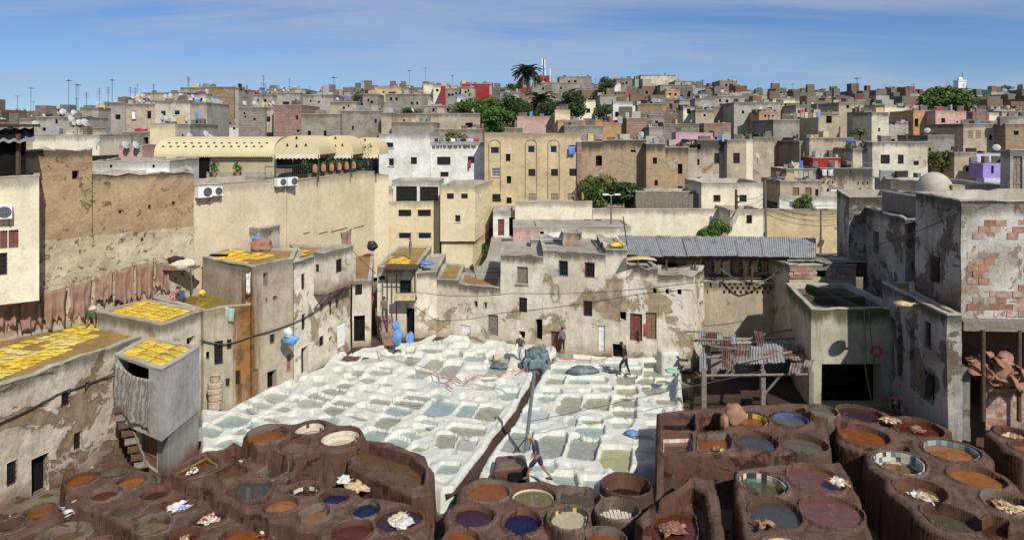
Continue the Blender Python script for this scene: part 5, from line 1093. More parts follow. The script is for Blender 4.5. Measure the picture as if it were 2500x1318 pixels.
ROW = [  # x0,x1,ytop,ybot,Y,dep,mat,label,wins
 (1419, 1471, 345, 520, 69, 6, 'ruin', 'crumbling brown house wedged against the beige apartment house', [(1455, 380, 1470, 405, 'o')]),
 (1471, 1578, 341, 500, 71, 6, 'ruin', 'half ruined wall with black mould above the green bushes', [(1540, 366, 1552, 372, 'k')]),
 (1578, 1624, 350, 490, 69.5, 6, 'ruin', 'orange streaked old house above the bushes, narrow one', [(1594, 385, 1604, 400, 'k'), (1598, 440, 1606, 453, 'k')]),
 (1624, 1680, 358, 480, 69.5, 6, 'ruin', 'orange streaked old house with one broken window', [(1655, 400, 1666, 425, 'oh'), (1655, 455, 1666, 463, 'k')]),
 (1680, 1701, 362, 480, 69.8, 6, 'tan', 'thin pale slice of wall between burnt and orange houses', []),
 (1701, 1775, 341, 480, 70, 6, 'burnt', 'smoke blackened white house with tall dark window', [(1700, 352, 1711, 365, 'o'), (1701, 388, 1708, 403, 'g'), (1744, 374, 1756, 399, 'g'), (1701, 432, 1710, 450, 'g')]),
 (1775, 1822, 340, 460, 69, 6, 'tan', 'tan house with single tall barred window beside props', [(1790, 374, 1806, 399, 'g')]),
 (1822, 1838, 341, 460, 69.3, 4, 'cream_pale', 'sunlit corner strip of the tan house', []),  # sunlight put into the colour: paler plaster than the rest of the house
 (1838, 1890, 335, 440, 77, 6, 'tan', 'tan wall shaded by the tall dark houses', []),
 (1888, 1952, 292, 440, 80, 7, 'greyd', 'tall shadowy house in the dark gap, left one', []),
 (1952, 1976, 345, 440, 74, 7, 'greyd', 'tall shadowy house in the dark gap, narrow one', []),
 (1976, 2084, 336, 420, 73, 7, 'tan', 'brown brick house with mouldy parapet above the red terrace', []),
 (1905, 2003, 440, 490, 66, 5, 'tan', 'patched old house with three doors under laundry', [(1936, 458, 1951, 486, 'dh'), (1966, 458, 1981, 486, 'dh'), (1990, 462, 1998, 484, 'g')]),
 (1919, 1998, 412, 445, 67.5, 4, 'grey', 'tin roofed shack with yellow cloths hanging', [(1968, 424, 1978, 434, 'k')]),
 (2003, 2130, 410, 490, 67, 6, 'burnt', 'cream and brown patched house with small slit windows', [(2010, 442, 2013, 449, 'k'), (2020, 442, 2023, 449, 'k'), (2031, 442, 2034, 449, 'k'), (2075, 417, 2079, 423, 'k'), (2094, 444, 2097, 451, 'k'), (2105, 444, 2108, 451, 'k'), (2116, 444, 2119, 451, 'k'), (2018, 461, 2024, 468, 'k'), (2097, 459, 2103, 468, 'k')]),
 (2082, 2130, 362, 420, 69, 6, 'white_old', 'stepped white house joining the big white house', []),
 (2130, 2265, 346, 490, 68, 7, 'white_old', 'big white house with stained parapet and square barred windows', [(2150, 378, 2172, 400, 'g'), (2192, 378, 2206, 400, 'g'), (2230, 393, 2243, 404, 'g'), (2150, 427, 2173, 448, 'gr'), (2192, 427, 2206, 448, 'g')]),
 (2194, 2250, 440, 480, 60, 4, 'concrete', 'grey concrete shed in front of the big white house', []),
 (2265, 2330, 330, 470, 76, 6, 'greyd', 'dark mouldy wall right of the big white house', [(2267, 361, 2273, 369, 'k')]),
 (2330, 2383, 372, 470, 72, 6, 'tan', 'tan house beside the purple terrace', [(2358, 408, 2366, 419, 'k')]),
 (2383, 2466, 375, 440, 72, 3, 'lilac', 'lilac washed terrace wall', [(2389, 411, 2397, 422, 'wp')]),
 (2400, 2466, 398, 428, 69, 2, 'purple', 'bright purple terrace room with tin canopy', [(2420, 405, 2426, 424, 'k')]),
 (1985, 2052, 384, 420, 70, 3, 'red', 'red painted terrace parapet stepping up the wall', []),
 (2230, 2285, 270, 345, 96, 6, 'orange', 'tan house with rust red parapet under the big green tree', [(2233, 290, 2242, 310, 'k')]),
 (2284, 2332, 270, 330, 94, 6, 'pink', 'pinkish roof room beside the big green tree', [(2298, 289, 2308, 300, 'k')]),
 (2329, 2358, 272, 330, 95, 6, 'pink', 'pale roof room right of the big green tree', [(2335, 296, 2340, 300, 'k')]),
 (2352, 2456, 302, 380, 88, 8, 'tan', 'ochre house with two arched lattice windows at right', [(2363, 319, 2375, 338, 'lp'), (2382, 319, 2394, 338, 'lp'), (2415, 329, 2423, 342, 'k'), (2436, 328, 2445, 342, 'k')]),
 (2455, 2560, 302, 360, 86, 8, 'tanbrick', 'sandy brick house at right edge', [(2475, 320, 2487, 330, 'k')]),
 (2110, 2128, 272, 350, 92, 5, 'grey', 'narrow grey wall beside the bleached tower', []),
 (2128, 2170, 274, 345, 90, 5, 'white_old', 'bleached tower like wall on the hillside', [(2144, 313, 2149, 322, 'k')]),
 (1998, 2050, 275, 330, 96, 6, 'tan', 'ochre house with bricked up orange window', [(2017, 283, 2031, 301, 'kh'), (2056, 291, 2063, 298, 'k')]),
 (2048, 2110, 250, 330, 99, 6, 'tan', 'tall brown hillside house with three small windows', [(2066, 257, 2073, 265, 'k'), (2095, 259, 2100, 265, 'k'), (2092, 299, 2099, 306, 'k')]),
 # left background
 (80, 243, 329, 372, 60, 5, 'cream_pale', 'long cream parapet behind the earth tower', []),
 (162, 195, 311, 340, 62, 4, 'cream_pale', 'cream stair head with one black opening', [(177, 322, 183, 329, 'k')]),
 (243, 298, 329, 400, 64, 5, 'concrete', 'grey concrete block wall behind the white parapet', []),
 (297, 344, 322, 400, 66, 5, 'greybrick', 'unplastered block house under two dishes', []),
 (344, 367, 322, 385, 66, 5, 'greyd', 'dark gap house with tall open window', [(350, 335, 362, 362, 'o')]),
 (290, 347, 354, 400, 58, 4, 'pink', 'dusty pink roof room behind the white parapet', []),
 (366, 428, 301, 385, 63, 6, 'cream', 'plain cream cube house above the striped awning', []),
 (428, 464, 302, 385, 63.5, 6, 'grey', 'grey side house with two small windows beside the cream cube', [(444, 328, 448, 343, 'k'), (457, 329, 461, 341, 'k')]),
 (88, 195, 285, 340, 85, 6, 'grey', 'low grey house with dishes on the left hillside', [(103, 312, 112, 320, 'k'), (134, 292, 141, 302, 'k')]),
 (195, 240, 262, 330, 92, 6, 'grey', 'grey cube house with square hole window, left hill', [(211, 284, 226, 300, 'k')]),
 (238, 308, 250, 330, 95, 6, 'grey', 'stepped grey concrete house on the left hill', [(281, 280, 294, 292, 'k')]),
 (307, 378, 253, 330, 90, 6, 'tan', 'tan house with white cloth in its window, left hill', [(321, 271, 332, 290, 'p'), (359, 271, 369, 290, 'k')]),
 (312, 350, 245, 258, 96, 4, 'red', 'red roof room on the left hill', []),
 (378, 464, 245, 330, 88, 7, 'white_old', 'whitewashed house with two awning windows, left hill', [(391, 271, 405, 285, 'wp'), (424, 270, 439, 282, 'wp')]),
 (464, 505, 250, 345, 88.5, 7, 'grey', 'grey side wall hung with blue laundry, left hill', [(479, 272, 484, 300, 'kb'), (497, 300, 501, 320, 'k')]),
 (460, 505, 232, 252, 98, 5, 'white', 'white roof room above the whitewashed house', []),
 (345, 460, 226, 260, 118, 8, 'tan', 'long tan house on the left skyline', []),
 (440, 504, 213, 250, 122, 8, 'greyd', 'dark parapet house at the top of the left skyline', []),
 (500, 571, 212, 320, 112, 9, 'tanbrick', 'tall windowless sandy brick tower house on the left skyline', []),
 (565, 582, 214, 310, 112.5, 8, 'grey', 'thin grey wall slice beside the sandy brick tower', []),
 (530, 583, 304, 345, 98, 5, 'white', 'small white house below the sandy brick tower', [(568, 311, 575, 317, 'k')]),
 (582, 648, 262, 345, 92, 7, 'greybrick', 'pinkish grey unplastered block house behind the awning', []),
 (648, 668, 262, 345, 92.5, 6, 'tan', 'recessed stair strip with barred windows behind the awning', [(650, 285, 660, 298, 'g'), (651, 324, 667, 334, 'g')]),
 (668, 738, 256, 345, 91, 7, 'pinkbrick', 'pink plastered house with one window behind the awning', [(722, 283, 728, 292, 'k'), (722, 316, 732, 325, 'wp')]),
 (580, 666, 231, 270, 120, 8, 'grey', 'long grey parapet on the skyline', []),
 (666, 732, 226, 262, 122, 8, 'grey', 'grey house under a crowd of dishes', [(720, 243, 725, 249, 'k')]),
 (650, 745, 217, 240, 138, 8, 'tan', 'rusty red and tan house on the skyline', []),
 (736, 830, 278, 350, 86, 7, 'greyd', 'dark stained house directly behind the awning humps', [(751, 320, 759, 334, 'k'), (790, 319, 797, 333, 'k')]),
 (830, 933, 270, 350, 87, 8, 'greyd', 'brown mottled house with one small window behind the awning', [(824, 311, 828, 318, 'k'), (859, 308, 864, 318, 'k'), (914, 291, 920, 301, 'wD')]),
 (740, 815, 231, 285, 104, 7, 'grey', 'grey house with white tin lean-to', []),
 (806, 870, 248, 280, 98, 6, 'tan', 'tan parapet house with a dark niche', []),
 (886, 922, 229, 265, 100, 5, 'greyd', 'boxy dark roof room with leaning dish', []),
 (931, 956, 275, 345, 82, 5, 'tan', 'tan slice of wall left of the white apartment house', []),
 (972, 1172, 277, 335, 90, 7, 'tan', 'long brown wall with purple awning window', [(1136, 300, 1154, 312, 'k')]),
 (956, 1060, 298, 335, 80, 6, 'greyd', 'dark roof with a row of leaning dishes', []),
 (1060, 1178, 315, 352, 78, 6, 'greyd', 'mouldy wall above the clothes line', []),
 (1035, 1110, 258, 280, 97, 5, 'greybrick', 'pale concrete shed roof on the hill', []),
 (941, 1050, 229, 275, 124, 8, 'greyd', 'old grey building with two windows and domed vents', [(952, 238, 958, 246, 'k'), (965, 238, 971, 246, 'k'), (1003, 249, 1008, 256, 'k'), (1016, 249, 1021, 256, 'k')]),
 (914, 980, 212, 250, 145, 9, 'beige', 'yellow ochre house on the skyline', [(933, 223, 939, 228, 'wp')]),
 (976, 998, 213, 250, 146, 8, 'grey', 'grey sidewall beside the yellow ochre house', []),
 (1034, 1058, 204, 235, 160, 8, 'cream_pale', 'pale cream tower house on the skyline', []),
 (1058, 1090, 209, 240, 158, 8, 'cream_pale', 'wide cream house on the skyline', []),
 (1076, 1104, 210, 232, 152, 7, 'red', 'dark red skyline house, left of two', []),
 (1129, 1195, 204, 234, 150, 8, 'red', 'dark red skyline house, right of two', [(1160, 216, 1165, 220, 'wp')]),
 (1088, 1126, 216, 250, 140, 7, 'greyd', 'dark grey cube between the red houses', []),
 (1126, 1158, 212, 250, 138, 7, 'tan', 'tan cube in front of the right red house', []),
 (1116, 1160, 236, 258, 126, 5, 'white', 'white shed near the trees', []),
 (1220, 1268, 225, 262, 130, 7, 'grey', 'grey flat house left of the tall palm', []),
 (1263, 1358, 284, 305, 84, 4, 'pink', 'pink roof terrace above the beige apartment house', []),
 (1355, 1392, 268, 315, 82, 4, 'cream', 'cream stair tower with cornice', []),
 (1362, 1470, 293, 330, 80, 5, 'orange', 'peach coloured terrace with balustrade', []),
 (1378, 1472, 306, 350, 76, 5, 'greybrick', 'rough grey brick wall right of the beige apartment house', []),
 (1471, 1528, 300, 345, 84, 6, 'orange', 'orange plastered house with deep shadow', []),
 (1530, 1583, 288, 345, 83, 6, 'pinkbrick', 'pale red brick house on the lower hill', []),
 (1583, 1622, 280, 345, 86, 6, 'greyd', 'grey brick house on the lower hill', []),
 (1585, 1618, 310, 345, 80, 4, 'grey', 'low grey roof with rags', []),
 (1650, 1741, 324, 345, 76, 2, 'rose', 'bright pink parapet on the lower hill', []),
 (1313, 1346, 185, 202, 215, 7, 'red', 'red roof room on the skyline beside the palm', []),
 (1366, 1444, 187, 225, 196, 9, 'greyd', 'large brown derelict building on the skyline', []),
 (1300, 1410, 202, 240, 188, 8, 'greyd', 'long low brown building right of the palm', []),
 (1405, 1475, 215, 240, 180, 8, 'grey', 'grey wall under the skyline trees', []),
 (1503, 1543, 192, 226, 190, 8, 'greyd', 'brown cube house on the skyline', []),
 (1497, 1515, 202, 222, 188, 5, 'white', 'little white house beside the brown cube', []),
 (1564, 1650, 183, 215, 225, 10, 'white_old', 'large pale windowless warehouse block on the skyline', [(1573, 197, 1579, 202, 'wb')]),
 (1550, 1566, 190, 215, 226, 9, 'grey', 'shaded end of the pale warehouse block', []),  # shade put into the colour: grey plaster instead of the block's pale one
 (1648, 1688, 198, 225, 205, 8, 'tan', 'tan house with spike topped roof room', []),
 (1612, 1690, 207, 230, 195, 8, 'greyd', 'long brown house below the pale warehouse', []),
 (1757, 1800, 197, 225, 215, 8, 'pinkbrick', 'reddish brown cube on the right skyline', []),
 (1625, 1660, 220, 245, 170, 6, 'orange', 'orange brick terrace on the hillside', []),
 (1723, 1780, 219, 240, 168, 6, 'tan', 'tan terrace with orange parapet on the hillside', []),
 (1740, 1818, 235, 262, 140, 7, 'grey', 'wide grey house with dark roof on the hillside', []),
 (1668, 1700, 262, 290, 112, 6, 'cream_pale', 'cream terrace with a green door', [(1677, 266, 1686, 278, 'kh')]),
 (1698, 1742, 268, 300, 108, 6, 'tan', 'brown cube right of the green door', []),
 (1740, 1810, 260, 292, 110, 6, 'greyd', 'dark roofed house on the middle hillside', []),
 (1792, 1905, 250, 310, 104, 8, 'grey', 'broad grey wall on the middle hillside', []),
 (1853, 1900, 273, 300, 100, 5, 'orange', 'orange brick strip house below the broad grey wall', []),
]
ROOFS = []
for x0, x1, yt, yb, Y, dep, mat, l, wn_ in ROW:
    wn2 = [(a, b, c, d, 'k' if k[0] == 'k' else k) for a, b, c, d, k in wn_]
    if Y > 84 and not wn_ and x1-x0 > 30 and mat not in ('red',):
        for i in range(random.choice((2, 3, 3, 4))):
            a = random.uniform(x0+5, x1-12); c = random.uniform(yt+7, max(yt+8, min(yb-18, yt+30))); wn2.append((a, c, a+random.uniform(4, 7), c+random.uniform(5, 8), 'k'))
    fbox(l, x0, x1, yt, yb+(0 if Y < 80 else 25), Y, dep, mat, wn2, yaw=random.uniform(-4, 4) if Y > 90 else 0)
    ROOFS.append((x0, x1, yt, Y, dep, l))
# ---------------------------------------------------------------- hillside houses
occ = [(q[0], q[1], q[3]) for q in ROOFS]
rows = [100, 107, 115, 124, 134, 145, 157, 170, 184, 200, 218, 238, 260, 285, 315, 345]
LMK = [(0, 'above the left edge sheds'), (250, 'behind the dishes of the left hill'), (540, 'behind the sandy brick tower'), (700, 'behind the restaurant awning'), (960, 'near the yellow ochre skyline house'), (1160, 'near the red skyline houses'), (1290, 'around the tall palm'), (1450, 'right of the derelict skyline building'), (1610, 'below the pale warehouse block'), (1760, 'below the reddish skyline cube'), (1900, 'in the crowded hillside centre right'), (2060, 'above the brown hillside house'), (2200, 'left of the big green tree'), (2350, 'below the white minaret'), (2480, 'near the right edge of the hill')]
used = {}
def ulabel(base, *ords):
    k = used.get(base, 0); used[base] = k+1
    if k == 0: return base
    o = ['second', 'third', 'fourth', 'fifth', 'sixth', 'seventh', 'eighth', 'ninth', 'tenth', 'eleventh', 'twelfth']
    return base+', '+(o[k-1] if k <= 11 else o[k % 11]+' farther')+' from the left' if False else base
TONE = {'grey': 'grey', 'greyd': 'dark brown', 'tan': 'tan', 'tanbrick': 'sandy brick', 'greybrick': 'unplastered block', 'white_old': 'stained white', 'cream_pale': 'cream', 'pinkbrick': 'reddish', 'white': 'white', 'concrete': 'concrete grey', 'orange': 'orange'}
rnd = random.Random(11); nh = 0
SM = ['grey', 'greyd', 'tan', 'tanbrick', 'greybrick', 'white_old', 'cream_pale', 'pinkbrick', 'white', 'concrete', 'orange', 'dark', 'rooft', 'red', 'rose', 'blue']
SI = {k: i for i, k in enumerate(SM)}; far_mb = MB(); ftd = []
def fardd(c, d, rz, mat):
    """far house: block with a sunken roof behind a parapet"""
    far_mb.cur = SI[mat]; far_mb.box(c, d, rz); cs, sn = math.cos(rz), math.sin(rz); zt = c[2]+d[2]/2
    def q(x, y, z): return (c[0]+x*cs-y*sn, c[1]+x*sn+y*cs, z)
    hx, hy, t, h = d[0]/2, d[1]/2, .22, rnd.uniform(.3, .9)
    for (ax, ay, bx_, by_) in ((-hx, -hy, hx, -hy), (hx, -hy, hx, hy), (hx, hy, -hx, hy), (-hx, hy, -hx, -hy)):
        m_ = ((ax+bx_)/2, (ay+by_)/2); k = 1-t/max(hx, .3), 1-t/max(hy, .3)
        A, B = (ax, ay), (bx_, by_); C, D = (bx_*k[0], by_*k[1]), (ax*k[0], ay*k[1])
        far_mb.quad(q(*A, zt), q(*B, zt), q(*B, zt+h), q(*A, zt+h)); far_mb.quad(q(*D, zt), q(*D, zt+h), q(*C, zt+h), q(*C, zt)); far_mb.quad(q(*A, zt+h), q(*B, zt+h), q(*C, zt+h), q(*D, zt+h))
    return zt+h
def farwin(c, d, rz, n):
    cs, sn = math.cos(rz), math.sin(rz)
    for i in range(n):
        x = rnd.uniform(-d[0]*.42, d[0]*.42); z = c[2]+d[2]/2-rnd.uniform(.9, 2.4); w_, h_ = rnd.uniform(.5, .9), rnd.uniform(.6, 1.1)
        far_mb.cur = SI['dark']; y = -d[1]/2-.02; p = (c[0]+x*cs-y*sn, c[1]+x*sn+y*cs, z); far_mb.box(p, (w_, .05, h_), rz)
MATS_ = (['grey', 'greyd', 'tan', 'tanbrick', 'greybrick', 'white_old', 'cream_pale', 'pinkbrick', 'white', 'concrete', 'orange'], [26, 11, 22, 8, 9, 14, 9, 3, 6, 4, 1.5])
tree_zones = [(1100, 1500, 100, 136), (2225, 2370, 99, 160)]
for Y in rows:
    far = Y > 200; x = -160.0
    while x < 2660:
        wpx = rnd.uniform(3.6, 7.6)*F/Y; x0, x1 = x, x+wpx; x += wpx*rnd.uniform(.92, 1.3)
        xm = (x0+x1)/2
        if any(a-5 < xm < b+5 and abs(Y-yy) < 9 for a, b, yy in occ): continue
        if any(a < xm < b and c <= Y <= d for a, b, c, d in tree_zones): continue
        if xm < 600 and Y > 190: continue
        Yj = Y+rnd.uniform(-4, 4); X_ = PX(xm, Yj); zg = T(X_, Yj); h = rnd.uniform(2.8, 6.4)+(.6 if far else 0)
        if Y > 300: h = rnd.uniform(2.8, 5.0)
        mat = rnd.choices(*MATS_)[0]; yt = HY-(zg+h-HC)*F/Yj; yb = HY-(zg-HC)*F/Yj; yaw = rnd.uniform(-14, 14); dep = rnd.uniform(5, 9)
        if nh < 160 and -20 < xm < 2520:
            wn_ = []
            for i in range(rnd.choice((1, 2, 3, 3, 3))):
                a = rnd.uniform(x0+2, x1-8); c = yt+(yb-yt)*rnd.uniform(.22, .5); wn_.append((a, c, a+max(3.5, .75*F/Yj), c+max(4, .95*F/Yj), 'k'))
            lm = min(LMK, key=lambda q: abs(q[0]-xm))[1]; depthw = 'lower' if Y < 112 else ('middle' if Y < 125 else 'upper')
            base = '%s %s %s on %s slope %s' % (('wide' if x1-x0 > 7.5*F/Y else ('low' if h < 4.6 else ('narrow' if x1-x0 < 5.4*F/Y else 'tall'))), TONE[mat], ['blank house', 'one window house', 'two window house', 'three window house'][min(3, len(wn_))], depthw, lm)
            r_ = fbox(base, x0, x1, yt, yb+25, Yj, dep, mat, wn_, yaw=yaw, parapet=rnd.uniform(.3, .9), group='houses stacked up the hillside'); nh += 1
            if rnd.random() < .6:
                m = MB(); bw = rnd.uniform(1.4, 3.0); bx_ = r_.location.x+rnd.uniform(-1.5, 1.5); m.box((bx_, r_.location.y+rnd.uniform(-1, 1.5), zg+h+rnd.uniform(.1, .9)), (bw, bw, 2.4), rnd.uniform(-.2, .2)); m.build('stair_head', M[rnd.choice(['grey', 'tan', 'white_old', 'greyd', 'white', 'pinkbrick'])], r_)
            ROOFS.append((x0, x1, yt, Yj, 6, base))
        else:
            wd = (x1-x0)*Yj/F; c = (X_, Yj+dep/2, zg+h/2-1); d = (wd, dep, h+2); rz = R(yaw); zt = fardd(c, d, rz, mat); farwin(c, d, rz, rnd.choice((1, 2, 3, 4, 5)))
            if rnd.random() < .65: bw = rnd.uniform(1.3, 3); fardd((X_+rnd.uniform(-1.5, 1.5), Yj+dep*rnd.uniform(.3, .7), zt+.5), (bw, bw*rnd.uniform(.8, 1.4), 2.2), rz, rnd.choices(*MATS_)[0])
            if rnd.random() < .35: far_mb.cur = SI[rnd.choice(['white', 'white', 'white_old', 'red', 'white', 'cream_pale', 'grey'])]; far_mb.box((X_+rnd.uniform(-2, 2), Yj+rnd.uniform(.3, 1), zt+.15), (rnd.uniform(.8, 2.6), .08, rnd.uniform(.4, .9)), rz)
            if Yj < 210: ROOFS.append((x0, x1, yt, Yj, 6, None))
tag(far_mb.build('far_houses', [M[k] for k in SM]), kind='stuff')
jk = MB(); JM = ['woodgrey', 'white', 'grey', 'tan', 'zinc', 'iron', 'pinkbrick', 'tan', 'greyd', 'cream_pale', 'ragy', 'redc', 'blue']
for x0, x1, yt, Y, dep, lb in ROOFS:
    if Y < 60 or (lb and 'wall' in lb and Y < 66): continue
    for i in range(rnd.randint(2, 9)):
        px = rnd.uniform(x0+1, x1-1); jk.cur = rnd.randrange(len(JM)-2) if rnd.random() < .96 else rnd.choice((11, 12)); w_ = rnd.uniform(.15, 1.3); h_ = rnd.uniform(.2, 1.1); jk.box((PX(px, Y), Y+rnd.uniform(.4, 3.5), ZY(yt, Y)-.25+h_/2), (w_, rnd.uniform(.1, .9), h_), rnd.uniform(-.6, .6), 0, .04)
    if rnd.random() < .14:
        a_ = rnd.uniform(x0, x1); n_ = rnd.randint(3, 7)
        for i in range(n_): jk.cur = rnd.choice((1, 1, 1, 9, 10, 0, 12, 11)); jk.box((PX(a_, Y)+i*.5, Y+.8, ZY(yt, Y)+.55), (.42, .03, rnd.uniform(.4, .8)))
tag(jk.build('roof_clutter', [M[k] for k in JM]), kind='stuff')
# ---------------------------------------------------------------- satellite dishes, aerials
def dish_mesh():
    m = MB(); n = 14
    prof = [(0, 0), (.18, .012), (.32, .045), (.42, .085)]
    m.lathe((0, 0, 0), prof, n); return m
dm = dish_mesh(); _v = [(x, -z, y) for x, y, z in [(a, c, b) for a, b, c in dm.v]]; dm.v = [(a, -.1+c, b) for a, b, c in dm.v]
dme = dm.build('reflector', M['dish'], smooth=True); dmesh = dme.data; bpy.data.objects.remove(dme)
am = MB(); am.tube([(0, -.02, -.3), (0, -.42, 0)], .015, 4); am.box((0, -.45, .02), (.07, .1, .07)); am.tube([(0, 0, -.75), (0, 0, 0)], .028, 5); _o = am.build('feed_arm', M['iron']); amesh = _o.data; bpy.data.objects.remove(_o)
def dish(p, s, rz, tilt=.6, label=None, dark=False):
    r_ = empty('satellite_dish', p, label or 'pale satellite dish on the rooftops', 'satellite dish', 'satellite dishes', rz=rz)
    a = bpy.data.objects.new('reflector', dmesh); COL.objects.link(a); a.parent = r_; a.scale = (s, s, s); a.location = (0, 0, .75*s); a.rotation_euler = (tilt*-.55, 0, 0)
    b = bpy.data.objects.new('feed_arm', amesh); COL.objects.link(b); b.parent = r_; b.scale = (s, s, s); b.location = (0, 0, .75*s)
    return r_
rnd = random.Random(3); nd = 0
cand = [q for q in ROOFS if 60 < q[3] < 210]; rnd.shuffle(cand)
OR = ['', 'second ', 'third ', 'fourth ', 'fifth ']
for x0, x1, yt, Y, dep, lb in cand:
    if lb and lb.startswith('tall windowless'): continue
    k = rnd.choice((2, 3, 4, 5)) if (x1 < 760 and yt < 330) else (rnd.choice((0, 0, 1, 1, 2)) if x1 < 1250 else rnd.choice((0, 0, 0, 1)))
    if nd > 215: break
    xs_ = sorted(rnd.uniform(x0+1, x1-1) for _ in range(k))
    for i, px in enumerate(xs_):
        yy = Y+rnd.uniform(.3, 1.8); c = Vector((PX(px, Y), yy, ZY(yt, Y)-.05)); hs = 'left hill' if px < 600 else ('slope above the restaurant' if px < 950 else ('slope by the palms' if px < 1500 else ('middle slope' if px < 2000 else 'right slope')))
        lab_ = ('pale '+OR[i]+'satellite dish on the '+' '.join(lb.split()[:9])) if lb else 'small pale satellite dish on a distant roof of the '+hs
        dish(c, rnd.uniform(.5, .95), rnd.uniform(.9, 1.45) if px < 1200 else rnd.uniform(-1.2, .6), rnd.uniform(.5, .9), lab_); nd += 1
for px, py, Y, s, l in ((516, 352, 60, 1.2, 'leaning satellite dish behind the long awning crown'), (307, 372, 57.5, 1.25, 'left dish of two on the dusty pink roof room'), (332, 372, 57.5, 1.25, 'right dish of two on the dusty pink roof room'), (236, 366, 56, 1.3, 'single dish at right end of the cream parapet'), (464, 352, 62, 1.4, 'large dish beside the grey side house'), (504, 345, 62, 1.3, 'large dish beside the awning, farther right one'), (208, 318, 61, 1.4, 'large dish right of the cream stair head'), (175, 308, 63, 1.3, 'large dish on top of the cream stair head'), (88, 322, 40, .9, 'dish beside the corrugated canopy at left edge'), (1936, 415, 66, 1.2, 'dark dish on the tin shack roof'), (1850, 400, 66, 1.5, 'big dish near the timber props')):
    p = PY(px, py, Y); dish(p, s*.68, 1.3 if px < 1000 else 1.0, .8, l)
ante = MB(); ante.tube([(0, 0, 0), (0, 0, 3.2)], .035, 4)
for i in range(5): ante.tube([(-.45+.06*i, -.5+.25*i, 3.0), (.45-.06*i, -.5+.25*i, 3.0)], .018, 3)
ante.tube([(0, -.55, 3.0), (0, .6, 3.0)], .02, 3); _o = ante.build('aerial', M['iron']); ame = _o.data; bpy.data.objects.remove(_o)
rnd.shuffle(cand)
for i, (x0, x1, yt, Y, dep, lb) in enumerate([q for q in cand if 95 < q[3]][:62]):
    o = bpy.data.objects.new('roof_aerial', ame); COL.objects.link(o); px = rnd.uniform(x0, x1); o.location = (PX(px, Y), Y+1, ZY(yt, Y)-.2); o.rotation_euler = (0, 0, rnd.uniform(0, 3)); s = rnd.uniform(.8, 1.6)*(1.3 if px < 700 else .9); o.scale = (1, 1, s)
    tag(o, ('thin television aerial on the '+' '.join(lb.split()[:10])) if lb else 'thin television aerial on a distant roof', 'aerial', 'television aerials')
for mi_, (px, py0, py1, Y) in enumerate(((459, 186, 214, 122), (461, 190, 214, 123), (643, 184, 235, 120), (647, 203, 240, 118), (707, 192, 218, 138), (242, 215, 250, 95), (264, 213, 250, 94), (211, 225, 262, 92), (375, 205, 240, 112), (318, 212, 248, 96), (330, 214, 248, 97), (1788, 193, 215, 215), (787, 212, 240, 104), (838, 222, 250, 98))):
    a, b = PY(px, py0, Y), PY(px, py1, Y); m = MB(); m.tube([b, a], .03, 5)
    for i in range(4): m.tube([a+Vector((-.32, 0, -.15-.22*i)), a+Vector((.32, 0, -.15-.22*i))], .018, 3)
    tag(m.build('mast_aerial', M['iron']), 'tall thin mast aerial on the skyline, '+['left of two at the dark parapet house', 'right of two at the dark parapet house', 'tallest one over the grey parapet', 'braced one beside the tallest', 'over the rusty red house', 'left of two over the stepped concrete house', 'right of two over the stepped concrete house', 'at the far left', 'over the long tan house', 'left of two over the red roof room', 'right of two over the red roof room', 'over the reddish cube', 'above the tin lean-to', 'above the dark niche'][mi_], 'aerial', 'tall skyline aerials')
# telecom mast by the palm
t = empty('telecom_mast', PY(1327, 200, 212), 'white telecom mast with panel antennas on the red roof room', 'antenna mast')
m = MB(); m.tube([PY(1327, 205, 212), PY(1327, 143, 212)], .22, 6); m.build('pole', M['steel'], t)
for dx_, y0, y1 in ((-3, 143, 160), (3, 146, 168), (-4, 165, 178), (4, 170, 184)):
    m = MB(); a = PY(1327+dx_, y0, 211.5); b = PY(1327+dx_, y1, 211.5); m.box((a+b)/2, (.32, .2, a.z-b.z)); m.build('panel_antenna', M['whitepaint'], t)
m = MB(); m.tube([PY(1343, 200, 212), PY(1343, 168, 212)], .18, 6); m.build('side_pole', M['whitepaint'], t)
# minaret
mi = empty('minaret', PY(2343, 250, 230), 'slim white minaret with small lantern on the right skyline', 'minaret'); c = PY(2343, 240, 230)
m = MB(); m.box((c.x, c.y, ZY(222, 230)), (2.65, 2.65, ZY(199, 230)-ZY(245, 230))); m.build('tower', M['whitepaint'], mi)
m = MB(); m.box((c.x, c.y, ZY(198.5, 230)), (2.9, 2.9, .5))
for i in range(5): m.box((c.x-1.2+.6*i, c.y-1.3, ZY(196.5, 230)), (.3, .3, .4))
m.build('parapet', M['whitepaint'], mi)
m = MB(); m.box((c.x, c.y, ZY(194.5, 230)), (1.2, 1.2, 1.3)); m.lathe((c.x, c.y, ZY(193, 230)), [(.7*math.cos(a), .7*math.sin(a)) for a in [i*math.pi/12 for i in range(7)]], 12); m.build('lantern', M['whitepaint'], mi)
m = MB(); m.tube([(c.x+.9, c.y, ZY(200, 230)), (c.x+.9, c.y, ZY(178, 230))], .1, 5); m.tube([(c.x, c.y, ZY(190, 230)), (c.x, c.y, ZY(186, 230))], .08, 5); m.build('finial', M['iron'], mi)
m = MB(); m.box((PX(2385, 210), 210, ZY(232, 210)), (5.5, 5, 3)); tag(m.build('green_roofed_hall', M['green']), 'dark green tiled roof block right of the minaret', 'building')
